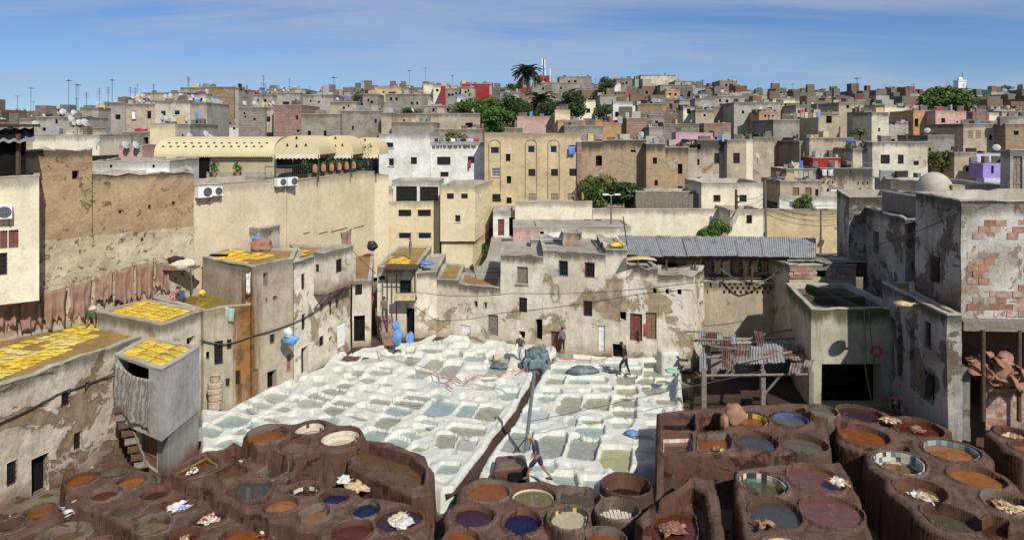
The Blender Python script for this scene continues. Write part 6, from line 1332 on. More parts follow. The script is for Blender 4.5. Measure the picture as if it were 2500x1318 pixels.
# ---------------------------------------------------------------- trees
def leafmat(name, a, b):
    m, n, bs = newmat(name); L = n.links; oi = n.nodes.new('ShaderNodeNewGeometry'); r = n.nodes.new('ShaderNodeTexNoise'); r.inputs['Scale'].default_value = 1.3; r.inputs['Detail'].default_value = 6
    L.new(oi.outputs['Position'], r.inputs[0]); x = n.nodes.new('ShaderNodeMix'); x.data_type = 'RGBA'; x.inputs[6].default_value = (*a, 1); x.inputs[7].default_value = (*b, 1)
    q = n.nodes.new('ShaderNodeMapRange'); q.inputs[1].default_value = .35; q.inputs[2].default_value = .65; L.new(r.outputs[0], q.inputs[0]); L.new(q.outputs[0], x.inputs[0]); L.new(x.outputs[2], bs.inputs['Base Color']); bs.inputs['Roughness'].default_value = .55; bs.inputs['Specular IOR Level'].default_value = .25
    try: bs.inputs['Transmission Weight'].default_value = 0; bs.inputs['Subsurface Weight'].default_value = 0
    except Exception: pass
    return m
LM = {'g': leafmat('leaf_green', (.095, .155, .03), (.05, .09, .018)), 'd': leafmat('leaf_dark', (.065, .105, .032), (.032, .058, .018)), 'o': leafmat('leaf_olive', (.13, .15, .09), (.08, .10, .055)), 'b': leafmat('leaf_bright', (.11, .19, .03), (.06, .12, .02)), 'p': leafmat('leaf_palm', (.07, .085, .035), (.045, .06, .022)), 'm': leafmat('leaf_straw', (.20, .19, .07), (.10, .13, .03))}
BARK = simple('bark', (.11, .08, .055), .9, 0, .3, 6, .5)
def crown_mesh(c, rx, ry, rz, n, s, seed, clumps=16):
    rg = random.Random(seed); m = MB(); cl = []
    for i in range(clumps):
        while True:
            v = Vector((rg.uniform(-1, 1), rg.uniform(-1, 1), rg.uniform(-.75, 1)))
            if .35 < v.length < .95: break
        cl.append((v, rg.uniform(.28, .5)))
    for i in range(n):
        v, cr = rg.choice(cl); d = Vector((rg.gauss(0, 1), rg.gauss(0, 1), rg.gauss(0, 1))).normalized()*cr*rg.uniform(.55, 1.05)
        p = v*.86+d*1.1; p = Vector((c[0]+p.x*rx, c[1]+p.y*ry, c[2]+p.z*rz)); nrm = (d+Vector((rg.uniform(-.6, .6), rg.uniform(-.6, .6), rg.uniform(-.2, .9)))).normalized()
        a = nrm.cross(Vector((rg.uniform(-1, 1), rg.uniform(-1, 1), rg.uniform(-1, 1)))).normalized(); b = nrm.cross(a); q = s*rg.uniform(.6, 1.25)
        m.quad(p-a*q, p-b*q*.55, p+a*q, p+b*q*.55)
    return m
def tree(label, x0, x1, yt, yb, Y, leaf, n=2600, s=None, cat='tree', trunk=True, clumps=16, dy_=1.0):
    a, b = PY(x0, yt, Y), PY(x1, yb, Y); c = (a+b)/2; rx = (b.x-a.x)/2; rz = (a.z-b.z)/2
    root = empty('tree' if trunk else 'shrub', (c.x, Y, b.z-(.8 if trunk else 0)), label, cat)
    s = s or max(.10, rx*.07); n = int(n*1.35)
    crown_mesh(c, rx, rx*dy_, rz, n, s, int(x0), clumps).build('crown', LM[leaf], root)
    m = MB(); zb = b.z-1.6
    m.tube([(c.x, c.y, zb), (c.x+.1*rx, c.y, b.z+rz*.3), (c.x, c.y, c.z)], [rx*.11, rx*.08, rx*.04], 7)
    for i in range(5):
        an = i*1.26; m.tube([(c.x+.05*rx, c.y, b.z+rz*.35), (c.x+math.cos(an)*rx*.5, c.y+math.sin(an)*rx*.5, c.z+rz*.2)], [rx*.05, rx*.02], 5)
    m.build('trunk', BARK, root)
    return root
for q in [('big round green tree beside the white minaret', 2243, 2372, 216, 290, 110, 'g', 5200), ('dark green tree on the skyline right of the derelict building', 1448, 1502, 190, 226, 170, 'd', 1500), ('leafy tree left of the tall palm', 1236, 1282, 203, 222, 175, 'd', 900),
          ('dense tree below the little palm', 1340, 1434, 226, 292, 104, 'd', 3600), ('low green tree between the palms and the pink terrace', 1262, 1300, 250, 300, 97, 'd', 1400), ('broad green tree filling the garden under the tall palm', 1195, 1275, 244, 300, 108, 'g', 2800), ('bushy tree in the garden left of the palms', 1228, 1302, 240, 300, 104, 'd', 3000), ('wide tree under the red houses', 1150, 1235, 240, 290, 106, 'g', 3000),
          ('pale olive tree in the garden grove', 1185, 1240, 262, 310, 98, 'o', 2000), ('dark bush left end of the garden grove', 1095, 1160, 250, 285, 110, 'd', 2000), ('tree behind the dark roof with dishes', 975, 1030, 262, 285, 105, 'd', 1200),
          ('light green tree in front of the garden grove', 1180, 1240, 285, 325, 90, 'b', 2000), ('leafy tree right of the grove above the orange house', 1443, 1500, 258, 300, 100, 'd', 1800), ('olive bush beside the dense tree', 1295, 1345, 262, 305, 101, 'g', 1800),
          ('bright green orange tree in the courtyard behind the corrugated roof', 1712, 1780, 525, 592, 55, 'b', 3400), ('round green bush beside the tall courtyard tree', 1702, 1732, 560, 590, 54.6, 'b', 1100), ('green tree behind the white wall at pole', 1937, 1990, 478, 522, 61, 'b', 2000), ('green tree half hidden by the weathered building', 2050, 2088, 478, 515, 60, 'b', 1500),
          ('slim dark cypress beside the minaret', 2349, 2361, 203, 250, 215, 'd', 900), ('small tree at the far right skyline', 2445, 2475, 207, 222, 240, 'd', 500), ('grey leaved tree on a roof of the left hill', 855, 905, 222, 245, 118, 'o', 900)]:
    tree(*q)
for q in [('wide green tree at left end of the garden band', 1098, 1192, 236, 292, 97, 'g', 3400), ('tall broad tree under the left palm fronds', 1210, 1292, 232, 292, 101, 'd', 3400), ('spreading green tree in front of the garden houses', 1165, 1262, 262, 322, 91, 'g', 3400), ('dusty green tree between the two palms and the dense tree', 1296, 1362, 248, 306, 94, 'd', 2600)]: tree(*q)
for q in [('overgrown green bushes on the slope beside the beige house, left clump', 1418, 1500, 432, 505, 65.5, 'g', 4200), ('overgrown green bushes on the slope, right clump', 1480, 1572, 432, 510, 65, 'd', 5000), ('straw coloured weeds at top of the bushy slope', 1450, 1500, 428, 460, 66.5, 'm', 1400),
          ('weeds on the mouldy wall above the clothes line', 1085, 1140, 322, 345, 78, 'm', 700), ('creeper on the dark wall at right', 2262, 2330, 372, 412, 74, 'm', 1500), ('weeds on the roof below the bleached tower', 2080, 2118, 316, 330, 80, 'b', 500), ('weeds on the shaded roof in the dark gap', 1815, 1855, 322, 336, 80, 'd', 500), ('weeds beside the lane wall', 1178, 1186, 590, 625, 56, 'g', 300)]:
    tree(*q, s=.16, cat='bushes', trunk=False, clumps=22)
def palm(label, px, ycrown, yfoot, Y, r, n):
    root = empty('palm_tree', PY(px, yfoot, Y), label, 'palm'); a, b = PY(px, yfoot, Y), PY(px, ycrown, Y)
    m = MB(); m.tube([a, a.lerp(b, .5)+Vector((.15, 0, 0)), b], [r*.10, r*.085, r*.075], 9); m.build('trunk', BARK, root)
    f = MB(); N = 12
    pts = [Vector((r*(t/N)*(1-.12*(t/N)), 0, r*(.62*(t/N)-.78*(t/N)**2.1))) for t in range(N+1)]
    f.tube(pts, r*.012, 3)
    for i in range(2, N*3+1):
        t = i/3; k = min(int(t), N-1); p = pts[k].lerp(pts[k+1], t-k); l = r*.26*(1-abs(t/N-.45)*.9)
        for sg in (-1, 1):
            e = p+Vector((l*.65, sg*l*.8, -l*.30)); w_ = Vector((r*.016, 0, r*.010)); f.quad(p-w_, e, p+w_)
    o0 = f.build('frond', LM['p']); me = o0.data; bpy.data.objects.remove(o0); rg = random.Random(int(px))
    for i in range(n):
        o = bpy.data.objects.new('frond', me); COL.objects.link(o); o.location = b; el = rg.uniform(-.95, .95)
        o.rotation_euler = (0, -el*.95+.1, i*2.399+rg.uniform(-.2, .2)); s = rg.uniform(.85, 1.1); o.scale = (s, s, s); put_w(o, root)
palm('tall date palm standing above the skyline', 1288, 180, 262, 150, 3.9, 58)
palm('shorter date palm below the tall one', 1320, 246, 300, 100, 2.6, 44)
# ---------------------------------------------------------------- restaurant terrace with barrel awnings
rs = empty('terrace_restaurant', (PX(540, 50), 50, 10.4), 'cream terrace restaurant with long barrel awning and three humps', 'restaurant')
m = MB(); m.box(((PX(505, 50)+PX(672, 50))/2, 50.1, 11.5), (PX(672, 50)-PX(505, 50), .2, 2.2)); m.build('wall', M['cream'], rs)
m = MB(); m.box(((PX(430, 50.5)+PX(505, 50.5))/2, 50.6, 11.5), (PX(505, 50)-PX(430, 50), .2, 2.2)); m.build('reed_screen', M['woodpale'], rs)
m = MB(); m.box(((PX(487, 50)+PX(512, 50))/2, 49.96, 11.35), (PX(512, 50)-PX(487, 50), .12, 2.0)); m.build('door', M['dark'], rs)
m = MB(); m.box((PX(585, 49.9), 49.85, 10.75), (PX(670, 50)-PX(515, 50), .3, .9)); m.build('low_wall', M['cream_pale'], rs)
xa, xb = PX(376, 49.6), PX(668, 49.6)
m = MB(); m.grid(lambda u, v: (xa+(xb-xa)*u-(0 if u > .02 else 0), 49.6+2.9-2.9*math.cos(v*math.pi), 12.55+1.32*math.sin(v*math.pi)**.85), 40, 16); m.build('barrel_awning', M['awning'], rs, smooth=True)
m = MB()
for k in range(60):
    a, b = xa+(xb-xa)*k/60, xa+(xb-xa)*(k+1)/60; m.quad((a, 49.58, 12.56), (b, 49.58, 12.56), (b, 49.58, 12.40), ((a+b)/2, 49.58, 12.30), (a, 49.58, 12.40))
m.build('valance', M['awning'], rs)
m = MB(); m.v = [(xa, 49.6+2.9-2.9*math.cos(i*math.pi/16), 12.55+1.32*math.sin(i*math.pi/16)**.85) for i in range(17)]; m.f = [tuple(range(17))]; m.m = [0]; m.build('gable', M['awning'], rs)
for (g0, g1, Yg) in ((668, 781, 46.6), (776, 862, 51.0), (856, 927, 54.6)):
    a, b = PX(g0, Yg), PX(g1, Yg); zc_ = ZY(378, Yg); rise = ZY(331 if g0 < 800 else 336, Yg)-zc_; Lb = 5.5 if g0 < 700 else 4
    f = lambda u, v: (a+(b-a)*(.5-.5*math.cos(u*math.pi)), Yg+Lb*v, zc_+rise*math.sin(u*math.pi)**.8)
    m = MB(); m.grid(f, 20, 6); m.build('barrel_awning', M['awning'], rs, smooth=True)
    m = MB(); m.v = [f(i/20, 0) for i in range(21)]; m.v = [(p[0], p[1]-.01, p[2]) for p in m.v]; m.f = [tuple(range(21))]; m.m = [0]; m.build('gable', M['awning'], rs)
    m = MB(); nn = int((b-a)/.28)
    for k in range(nn):
        p, q = a+(b-a)*k/nn, a+(b-a)*(k+1)/nn; m.quad((p, Yg-.03, zc_+.02), (q, Yg-.03, zc_+.02), (q, Yg-.03, zc_-.22), ((p+q)/2, Yg-.03, zc_-.33), (p, Yg-.03, zc_-.22))
    m.build('valance', M['awning_in'], rs)
    for (vx, vy) in ((.5, .82), (.3, .45), (.5, .4), (.7, .45)):
        m = MB(); x = a+(b-a)*vx; z = zc_+rise*vy; m.quad((x-.1, Yg-.05, z), (x+.1, Yg-.05, z), (x, Yg-.05, z+.24)); m.build('vent', M['dark'], rs)
    for x in (a+.1, b-.1): m = MB(); m.tube([(x, Yg, 10.7), (x, Yg, zc_)], .05, 6); m.build('post', M['green'], rs)
for k in range(14):
    for r_, dy_ in ((0, .55), (1, 1.25)):
        v = dy_/5.8; m = MB(); x = xa+.6+(xb-xa-1)*(k+.5*r_)/14; y = 49.6+2.9-2.9*math.cos(v*math.pi*.62+.2); z = 12.55+1.32*math.sin(v*math.pi*.62+.2)**.85
        m.box((x, y-.04, z+.03), (.16, .10, .07)); m.build('vent', M['iron'], rs)
m = MB(); m.box((-15.2, 52.6, 11.6), (4.8, .2, 2.4)); m.build('back_wall', M['wooddark'], rs)
m = MB(); m.prism([(-17.5, 45.5), (-14.55, 45.5), (-11.9, 55), (-13.5, 57.5), (-17.5, 52)], 10.75, 10.9); m.build('floor', M['terracotta'], rs)
m = MB(); w0, w1 = Vector((-15.9, 42.2, 11.1)), Vector((-15.05, 43.6, 11.1)); w2 = Vector((-11.7, 55.0, 11.05))
for A_, B_ in ((w0, w1), (w1, w2)):
    n_ = int((B_-A_).length/(.22 if A_ is w1 else .9))
    for i in range(n_+1):
        p = A_.lerp(B_, i/n_); m.tube([p, p+Vector((0, 0, .85))], .016, 4)
    for h_ in (.12, .85): m.tube([A_+Vector((0, 0, h_)), B_+Vector((0, 0, h_))], .03, 5)
m.build('railing', M['green'], rs)
def pot_plant(label, p, h, kind='b'):
    r_ = empty('potted_plant', p, label, 'plant'); m = MB(); m.lathe(p, [(.12, 0), (.18, .32), (.15, .32), (.15, .28)], 10); m.build('pot', M['terracotta'], r_)
    crown_mesh((p[0], p[1], p[2]+.3+h*.5), h*.45, h*.45, h*.55, 260, .09, int(p[0]*50)).build('foliage', LM[kind], r_); return r_
for i, px in enumerate((752, 770, 786, 800, 815, 828)):
    t_ = (px/1.0-700)/215; A_ = w1.lerp(w2, min(1, max(0, .28+.09*i))); pot_plant('potted shrub on the restaurant rail, number from the left under the second hump' if False else ['leafy potted plant at left under the middle awning hump', 'second potted plant under the middle awning hump', 'spiky potted plant in the middle of the restaurant rail', 'bushy potted plant right of the spiky one', 'potted plant near the right end of the rail', 'last potted plant beside the rail corner'][i], (A_.x-.4, A_.y+.2, 10.92), random.uniform(.9, 1.4), 'dbdgdb'[i])
    m = MB(); c = Vector((A_.x+.06, A_.y-.05, 11.62)); m.lathe(c, [(.02, .3), (.14, .22), (.2, 0), (.17, -.25), (.02, -.33)], 8, 1, .4); tag(m.build('leather_bag', M['terracotta']), 'brown leather pouf hung on the restaurant rail below the '+['first', 'second', 'third', 'fourth', 'fifth', 'sixth'][i]+' plant', 'leather goods', 'leather poufs on the rail')
pot_plant('thin tree in a pot behind the right end of the restaurant rail', (-12.4, 54.6, 10.9), 2.2, 'm')
for px, l in ((457, 'palm like potted plant by the reed screen'), (523, 'potted bush left of two on the low cream wall'), (580, 'small potted bush right of two on the low cream wall')): pot_plant(l, (PX(px, 49.2), 49.2, 10.9), .8, 'b')
# ---------------------------------------------------------------- air conditioners
def on_line(px, A, B, off=0):
    s = (px-CX)/F; dx_, dy_ = B[0]-A[0], B[1]-A[1]; t = (s*A[1]-A[0])/(dx_-s*dy_); L_ = math.hypot(dx_, dy_); n = (dy_/L_, -dx_/L_)
    return A[0]+dx_*t+n[0]*off, A[1]+dy_*t+n[1]*off, n
def ac(label, px, py, A, B, s=1.0):
    x, y, n = on_line(px, A, B, .28); z = ZY(py, y); rz = math.atan2(n[0], -n[1]); r_ = empty('air_conditioner', (x, y, z-.3*s), label, 'air conditioner', 'air conditioners on the walls')
    m = MB(); m.box((x, y, z), (.84*s, .34*s, .62*s), rz); m.build('casing', M['whitepaint'], r_)
    d = (math.cos(rz), math.sin(rz)); c = (x+n[0]*.18*s+d[0]*.14*s, y+n[1]*.18*s+d[1]*.14*s, z)
    for rr_ in (.25, .17, .09):
        m = MB(); m.tube([(c[0]+d[0]*rr_*s*math.cos(a), c[1]+d[1]*rr_*s*math.cos(a), z+rr_*s*math.sin(a)) for a in [i*math.tau/16 for i in range(17)]], .016, 4); m.build('fan_ring', M['iron'], r_)
    m = MB(); m.v = [(c[0]+d[0]*.24*s*math.cos(a), c[1]+d[1]*.24*s*math.cos(a), z+.24*s*math.sin(a)) for a in [i*math.tau/16 for i in range(16)]]; m.f = [tuple(range(16))]; m.m = [0]; m.build('fan_opening', M['steel'], r_)
    m = MB()
    for k in (-.3, .3): q = (x+d[0]*k*s, y+d[1]*k*s); m.tube([(q[0]+n[0]*.2, q[1]+n[1]*.2, z-.34*s), (q[0]-n[0]*.28, q[1]-n[1]*.28, z-.34*s), ], .02, 4); m.tube([(q[0]+n[0]*.2, q[1]+n[1]*.2, z-.34*s), (q[0]-n[0]*.28, q[1]-n[1]*.28, z-.7*s)], .02, 4)
    m.build('bracket', M['iron'], r_)
ACL = ((-18.6, 38.3), (-15.0, 43.6))
ac('left air conditioner of the near pair on the beige wall', 491, 469, *ACL, 1.02); ac('right air conditioner of the near pair on the beige wall', 520, 467, *ACL, .85)
ac('left air conditioner of the far pair under the green rail', 678, 445, *ACL, .85); ac('right air conditioner of the far pair under the green rail', 705, 443, *ACL, .9)
ac('air conditioner on the cream house cut by left edge', 3, 518, (-27.4, 28.0), (-22.62, 31.35), 1.0)
# ---------------------------------------------------------------- hides
def cloth(name, mat, tl, tr, h, seed, parent=None, sag=.12, frg=.3, taper=.12, fold=.06, nu=16, nv=12, thick=.012):
    """hanging skin: pinned corners, sagging top, folds and a ragged bottom"""
    tl, tr = Vector(tl), Vector(tr); n = (tr-tl).cross(Vector((0, 0, 1))).normalized(); rg = random.Random(seed)
    ph = rg.uniform(0, 6); bot = [1+frg*rg.uniform(-1, .8)*(.5+abs(2*i/nu-1)*.2) for i in range(nu+1)]
    def fn(u, v):
        i = int(round(u*nu)); s = taper*math.sin(v*math.pi*.9)*(1-2*u); hh = h*(bot[i] if v > .99 else (1+(bot[i]-1)*max(0, v-.7)*2))
        p = tl.lerp(tr, min(1, max(0, u+s*.6))); p.z -= sag*math.sin(u*math.pi)*(1-v*.5)+hh*v
        d = fold*math.sin(u*11+ph+v*1.3)*(.35+v)+fold*.6*math.sin(u*23+ph*2)*v+nz((u*4, v*4, seed), 1)*fold; return p-n*d*-1
    m = MB(); m.grid(fn, nu, nv); o = m.build(name, M[mat], parent, smooth=True)
    md = o.modifiers.new('thickness', 'SOLIDIFY'); md.thickness = thick; return o
RL = [(-26.6, 29.2), (-22.05, 34.47), (-18.52, 38.22)]
def rubble_pt(px, py, off=.30):
    x, y, n = on_line(px, RL[0], RL[1], off)
    if y > 34.5: x, y, n = on_line(px, RL[1], RL[2], off)
    return Vector((x, y, ZY(py, y)))
ORD = ['leftmost brown hide, cut by the left edge', 'second brown hide from the left on the rubble wall', 'third brown hide from the left, widest one', 'fourth brown hide from the left above the bending man', 'fifth brown hide from the left, shorter one', 'sixth brown hide from the left, hanging lowest in the middle', 'seventh brown hide from the left on the rubble wall', 'rightmost narrow brown hide on the rubble wall']
for i, (x0, y0, x1, y1, yb) in enumerate([(-25, 738, 36, 722, 796), (43, 716, 96, 706, 796), (98, 704, 158, 692, 787), (162, 689, 221, 675, 772), (225, 673, 270, 657, 735), (272, 656, 324, 638, 742), (326, 642, 373, 630, 720), (374, 631, 408, 634, 704)]):
    a, b = rubble_pt(x0, y0), rubble_pt(x1, y1); h = (ZY((y0+y1)/2, (a.y+b.y)/2)-ZY(yb, (a.y+b.y)/2))
    o = cloth('hide', 'hide', a, b, h, 40+i, fold=.12, sag=.26, frg=.42); tag(o, ORD[i]+', hung to dry', 'hide', 'brown hides hung along the rubble wall')
m = MB()
pts = [rubble_pt(x, y, .34) for x, y in ((-25, 735), (40, 716), (97, 703), (160, 688), (223, 672), (271, 655), (325, 638), (373, 629), (410, 632))]
m.tube(pts, .02, 4); tag(m.build('clothes_line', M['rope']), 'rope along which the brown hides hang on the rubble wall', 'rope')
x, y, n = on_line(842, (-14.98, 43.62), (-11.6, 55.2), .15); o = cloth('hide', 'hide', (x-.25, y-.75, ZY(564, y)), (x+.25, y+.75, ZY(558, y)), 1.25, 5, frg=.1, taper=.25); tag(o, 'single brown hide hanging on the smooth cream wall', 'hide')
hide_me = {}
def hide_mesh(mat, seed, star=0):
    rg = random.Random(seed); N = 26; pts = []
    for i in range(N):
        a = math.tau*i/N; r = .42-(.05+star)*math.cos(4*a)+.02*math.cos(8*a)+rg.uniform(-.03, .03)*(1+star*14); pts.append((r*math.cos(a)*1.12, r*math.sin(a), .02+rg.uniform(0, .035)))
    m = MB(); m.v = [(0, 0, .03)]+[(x*.5, y*.5, rg.uniform(.02, .06)) for x, y, z in pts]+pts+[(x, y, .0) for x, y, z in pts]
    for i in range(N):
        j = (i+1) % N; m.f += [(0, 1+i, 1+j), (1+i, 1+N+i, 1+N+j, 1+j), (1+N+i, 1+2*N+i, 1+2*N+j, 1+N+j)]; m.m += [0]*3
    o = m.build('drying_hide', M[mat], smooth=True); me = o.data; bpy.data.objects.remove(o); return me
HM = {k: [hide_mesh(k, s) for s in range(4)] for k in ('hidey', 'hideo', 'hidep')}
HM['S'] = [hide_mesh(k, s+9, .06) for s in range(4) for k in ('hidey', 'hidep')]
OR1 = ['first', 'second', 'third', 'fourth', 'fifth', 'sixth', 'seventh', 'eighth', 'ninth']
def layhides(q, z, nu, nv, mats, where, skip=.05, over=1.08):
    c = [P(x, y, z) for x, y in q]; rg = random.Random(nu*7+nv)
    for i in range(nu):
        for j in range(nv):
            if rg.random() < skip: continue
            u, v = (i+.5)/nu, (j+.5)/nv; p = c[0].lerp(c[1], u).lerp(c[3].lerp(c[2], u), v); du = (c[1]-c[0]).length/nu; dv = (c[3]-c[0]).length/nv
            o = bpy.data.objects.new('drying_hide', rg.choice(HM[mats[(i+j) % len(mats)]])); COL.objects.link(o); o.location = p+Vector((rg.uniform(-.06, .06), rg.uniform(-.06, .06), .004*((i+2*j) % 3)))
            ang = math.atan2((c[1]-c[0]).y, (c[1]-c[0]).x); o.rotation_euler = (0, 0, ang+rg.uniform(-.08, .08)); o.scale = (du/.98*over, dv/.86*over, 1); tag(o, 'yellow hide, '+OR1[i]+' from left in '+OR1[j]+' row, '+where, 'hide', 'yellow hides drying '+where)
layhides([(-60, 945), (150, 858), (232, 788), (-40, 862)], 4.14, 8, 5, ['S'], 'on the long roof at left', .1, 1.02)
layhides([(150, 845), (238, 815), (262, 785), (190, 800)], 4.14, 3, 2, ['hidey'], 'at far end of the long roof', .1)
layhides([(262, 764), (392, 788), (484, 753), (350, 733)], 4.91, 5, 6, ['hidey'], 'on the square block roof', .03, 1.13)
layhides([(292, 862), (396, 897), (470, 852), (355, 828)], 4.16, 3, 4, ['hidey'], 'on the curtained block roof', .03, 1.1)
layhides([(503, 628), (592, 645), (676, 622), (556, 609)], 6.89, 5, 5, ['hideo', 'hidey'], 'on the tall grey block roof', .03, 1.1)
layhides([(665, 616), (735, 627), (752, 612), (690, 606)], 6.70, 4, 2, ['hideo'], 'on the white block roof', .03)
layhides([(930, 641), (1000, 646), (1005, 628), (945, 626)], 4.82, 4, 3, ['hidey'], 'on the balcony house roof', .2)
# chimney block, bundles on roofs
ch = house('small brick roof block with hides drying on top beside the beige wall', [(-16.6, 41.3), (-15.3, 41.3), (-15.1, 42.6), (-16.6, 42.6)], 6.6, 8.2, 'peel', (), parapet=.06, roof='grain', amp=.02)
def lump(name, mat, c, r, sq=(1, 1, .7), seed=1, label=None, cat=None, group=None, parent=None, det=3, rug=.35):
    bm = bmesh.new(); bmesh.ops.create_icosphere(bm, subdivisions=det, radius=1)
    for v in bm.verts:
        k = 1+rug*noise.noise(v.co*1.7+Vector((seed*3.1, 0, 0)))+rug*.45*noise.noise(v.co*4.5+Vector((0, seed, 0))); v.co = Vector((v.co.x*sq[0]*r*k, v.co.y*sq[1]*r*k, v.co.z*sq[2]*r*k))
    me = bpy.data.meshes.new(name); bm.to_mesh(me); bm.free(); me.materials.append(M[mat]); me.polygons.foreach_set('use_smooth', [True]*len(me.polygons))
    o = bpy.data.objects.new(name, me); COL.objects.link(o); o.location = c
    if parent: put(o, parent)
    return tag(o, label, cat, group)
lump('hide_bundle', 'hideb', PY(639, 600, 40.5), .62, (1.1, .9, .75), 2, 'big round bundle of brown hides on the orange hide roof', 'bundle')
lump('cloth_heap', 'blue', PY(630, 582, 41), .30, (1.2, 1, .5), 3, 'blue sheeting lying on top of the brown bundle', 'cloth')
lump('hide_bundle', 'blackbag', PY(908, 600, 52), .42, (1, .9, .9), 4, 'black rubbish bag on the grain roof by the alley', 'bag')
lump('cloth_heap', 'blue', PY(1042, 642, 46.6), .40, (1.3, 1, .35), 5, 'crumpled blue tarpaulin on the roof corner of the balcony house', 'tarpaulin')
m = MB(); wc = P(525, 1000, -.1)
for k, (r1, z0, z1) in enumerate(((.34, .0, .5), (.36, .5, .85), (.40, .85, 1.15), (.38, 1.15, 1.45), (.22, 1.45, 1.75), (.26, 1.75, 1.9))):
    m.lathe((wc.x+.03*(k % 2), wc.y, wc.z), [(r1*.85, z0), (r1, z0+.06), (r1, z1-.06), (r1*.85, z1), (0, z1)], 12)
tag(m.build('basket_stack', M['woodpale']), 'stack of old woven baskets against the house wall, left of the pits', 'baskets')
lump('bag', 'bag', P(970, 822, 1.2), .44, (.7, .7, 1.25), 6, 'upper blue plastic sack standing on the yard steps', 'sack'); lump('bag', 'bag', P(965, 795, 1.9)+Vector((0, 0, 0)), .30, (.8, .8, 1), 8, 'small blue sack leaning on top of the upper blue sack', 'sack'); lump('bag', 'bag', P(1000, 832, .2), .46, (.65, .65, 1.2), 7, 'lower blue plastic sack beside the dark doorway', 'sack')
lump('bag', 'bag', PY(692, 826, 36.4)+Vector((.5, -.3, 0)), .36, (1.1, .6, .8), 9, 'blue bag hung out on the grey block wall', 'bag'); lump('bag', 'ragw', PY(686, 808, 36.3)+Vector((.5, -.3, 0)), .30, (.8, .6, .9), 10, 'pink and white bag above the hung blue bag', 'bag')
# cloths on walls
def hang(px0, py0, px1, py1, pyb, Y, mat, label, cat='cloth', seed=1, Y2=None, **k):
    a, b = PY(px0, py0, Y), PY(px1, py1, Y2 or Y); o = cloth('cloth', mat, a, b, ZY(py0, Y)-ZY(pyb, Y), seed, fold=k.get('fold', .05), frg=k.get('frg', .1), sag=.04, nu=8, nv=8); return tag(o, label, cat, k.get('group'))
M['towel'] = M.get('towel') or simple('towel', (.30, .46, .38), .8, 0, .15, 6, .2)
hang(549, 748, 573, 753, 783, 34.35, 'towel', 'pale green towel over the ochre stained parapet', 'towel', 3)
hang(601, 668, 612, 664, 720, 35.0, 'ragw', 'pale shirts hanging on the corner of the tall grey block', 'laundry', 4); hang(643, 684, 656, 682, 718, 36.2, 'ragy', 'brown rag hanging out of the narrow opening of the grey block', 'rag', 5)
hang(1387, 357, 1405, 357, 378, 65.7, 'blue', 'blue and yellow laundry in the top right window of the beige house', 'laundry', 6); hang(1144, 392, 1150, 392, 411, 68.0, 'redc', 'red cloth hanging from a white house window', 'laundry', 7)
for i, (x0, x1, mt, nm) in enumerate([(1060, 1070, 'iron', 'black'), (1071, 1080, 'bluewin', 'dark blue'), (1081, 1087, 'towel', 'pale green'), (1089, 1098, 'iron', 'charcoal'), (1100, 1112, 'whitepaint', 'white'), (1114, 1124, 'purple', 'violet'), (1126, 1134, 'iron', 'dark grey'), (1136, 1156, 'lilac', 'lilac'), (1158, 1170, 'redc', 'magenta')]):
    hang(x0, 338, x1, 338, 346, 67.6, mt, nm+' garment on the clothes line over the white house roof', 'laundry', 10+i, group='laundry on the white house roof')
m = MB(); m.tube([PY(1056, 337, 67.6), PY(1115, 338.5, 67.6), PY(1175, 336, 67.6)], .02, 4); tag(m.build('clothes_line', M['rope']), 'clothes line across the white apartment house roof', 'clothes line')
for i, (x0, x1, mt) in enumerate([(1912, 1930, 'ragy'), (1932, 1948, 'ragy')]): hang(x0, 422, x1, 422, 440, 67, mt, ['left yellow cloth hanging on the tin shack', 'right yellow cloth hanging on the tin shack'][i], 'cloth', 30+i)
for i, x in enumerate((2007, 2022)): hang(x, 414, x+12, 413, 430, 66.8, 'ragw', ['left printed towel below the red terrace', 'right printed towel below the red terrace'][i], 'towel', 34+i)
hang(478, 270, 484, 270, 302, 88.0, 'blue', 'long blue laundry on the grey side wall of the left hill', 'laundry', 37); hang(321, 273, 331, 273, 292, 89.8, 'whitepaint', 'white cloth in the tan house window on the left hill', 'laundry', 38)
hang(1570, 790, 1577, 788, 822, 40.8, 'redc', 'dark red cloth hanging beside the red plank door', 'cloth', 39)
M['curtain'] = simple('curtain', (.34, .31, .26), .85, 0, .3, 7, .2)
nt_ = M['curtain'].node_tree; wv = nt_.nodes.new('ShaderNodeTexWave'); wv.wave_type = 'RINGS'; wv.inputs['Scale'].default_value = 2.1; wv.inputs['Distortion'].default_value = 6; wv.inputs['Detail'].default_value = 2; wv.inputs['Detail Scale'].default_value = 2
gg = nt_.nodes.new('ShaderNodeNewGeometry'); nt_.links.new(gg.outputs['Position'], wv.inputs[0]); mxx = nt_.nodes.new('ShaderNodeMix'); mxx.data_type = 'RGBA'; mxx.inputs[6].default_value = (.17, .16, .14, 1); mxx.inputs[7].default_value = (.42, .39, .33, 1); nt_.links.new(wv.outputs[0], mxx.inputs[0]); nt_.links.new(mxx.outputs[2], nt_.nodes['Principled BSDF'].inputs['Base Color'])
a, b = Vector((-17.70, 29.18, 3.98)), Vector((-15.25, 27.62, 3.72)); tag(cloth('curtain', 'curtain', a, b, 2.2, 3, fold=.05, frg=.03, taper=0, sag=.22, nu=20, nv=14), 'grey curtain with wavy print hanging over the block opening', 'curtain')
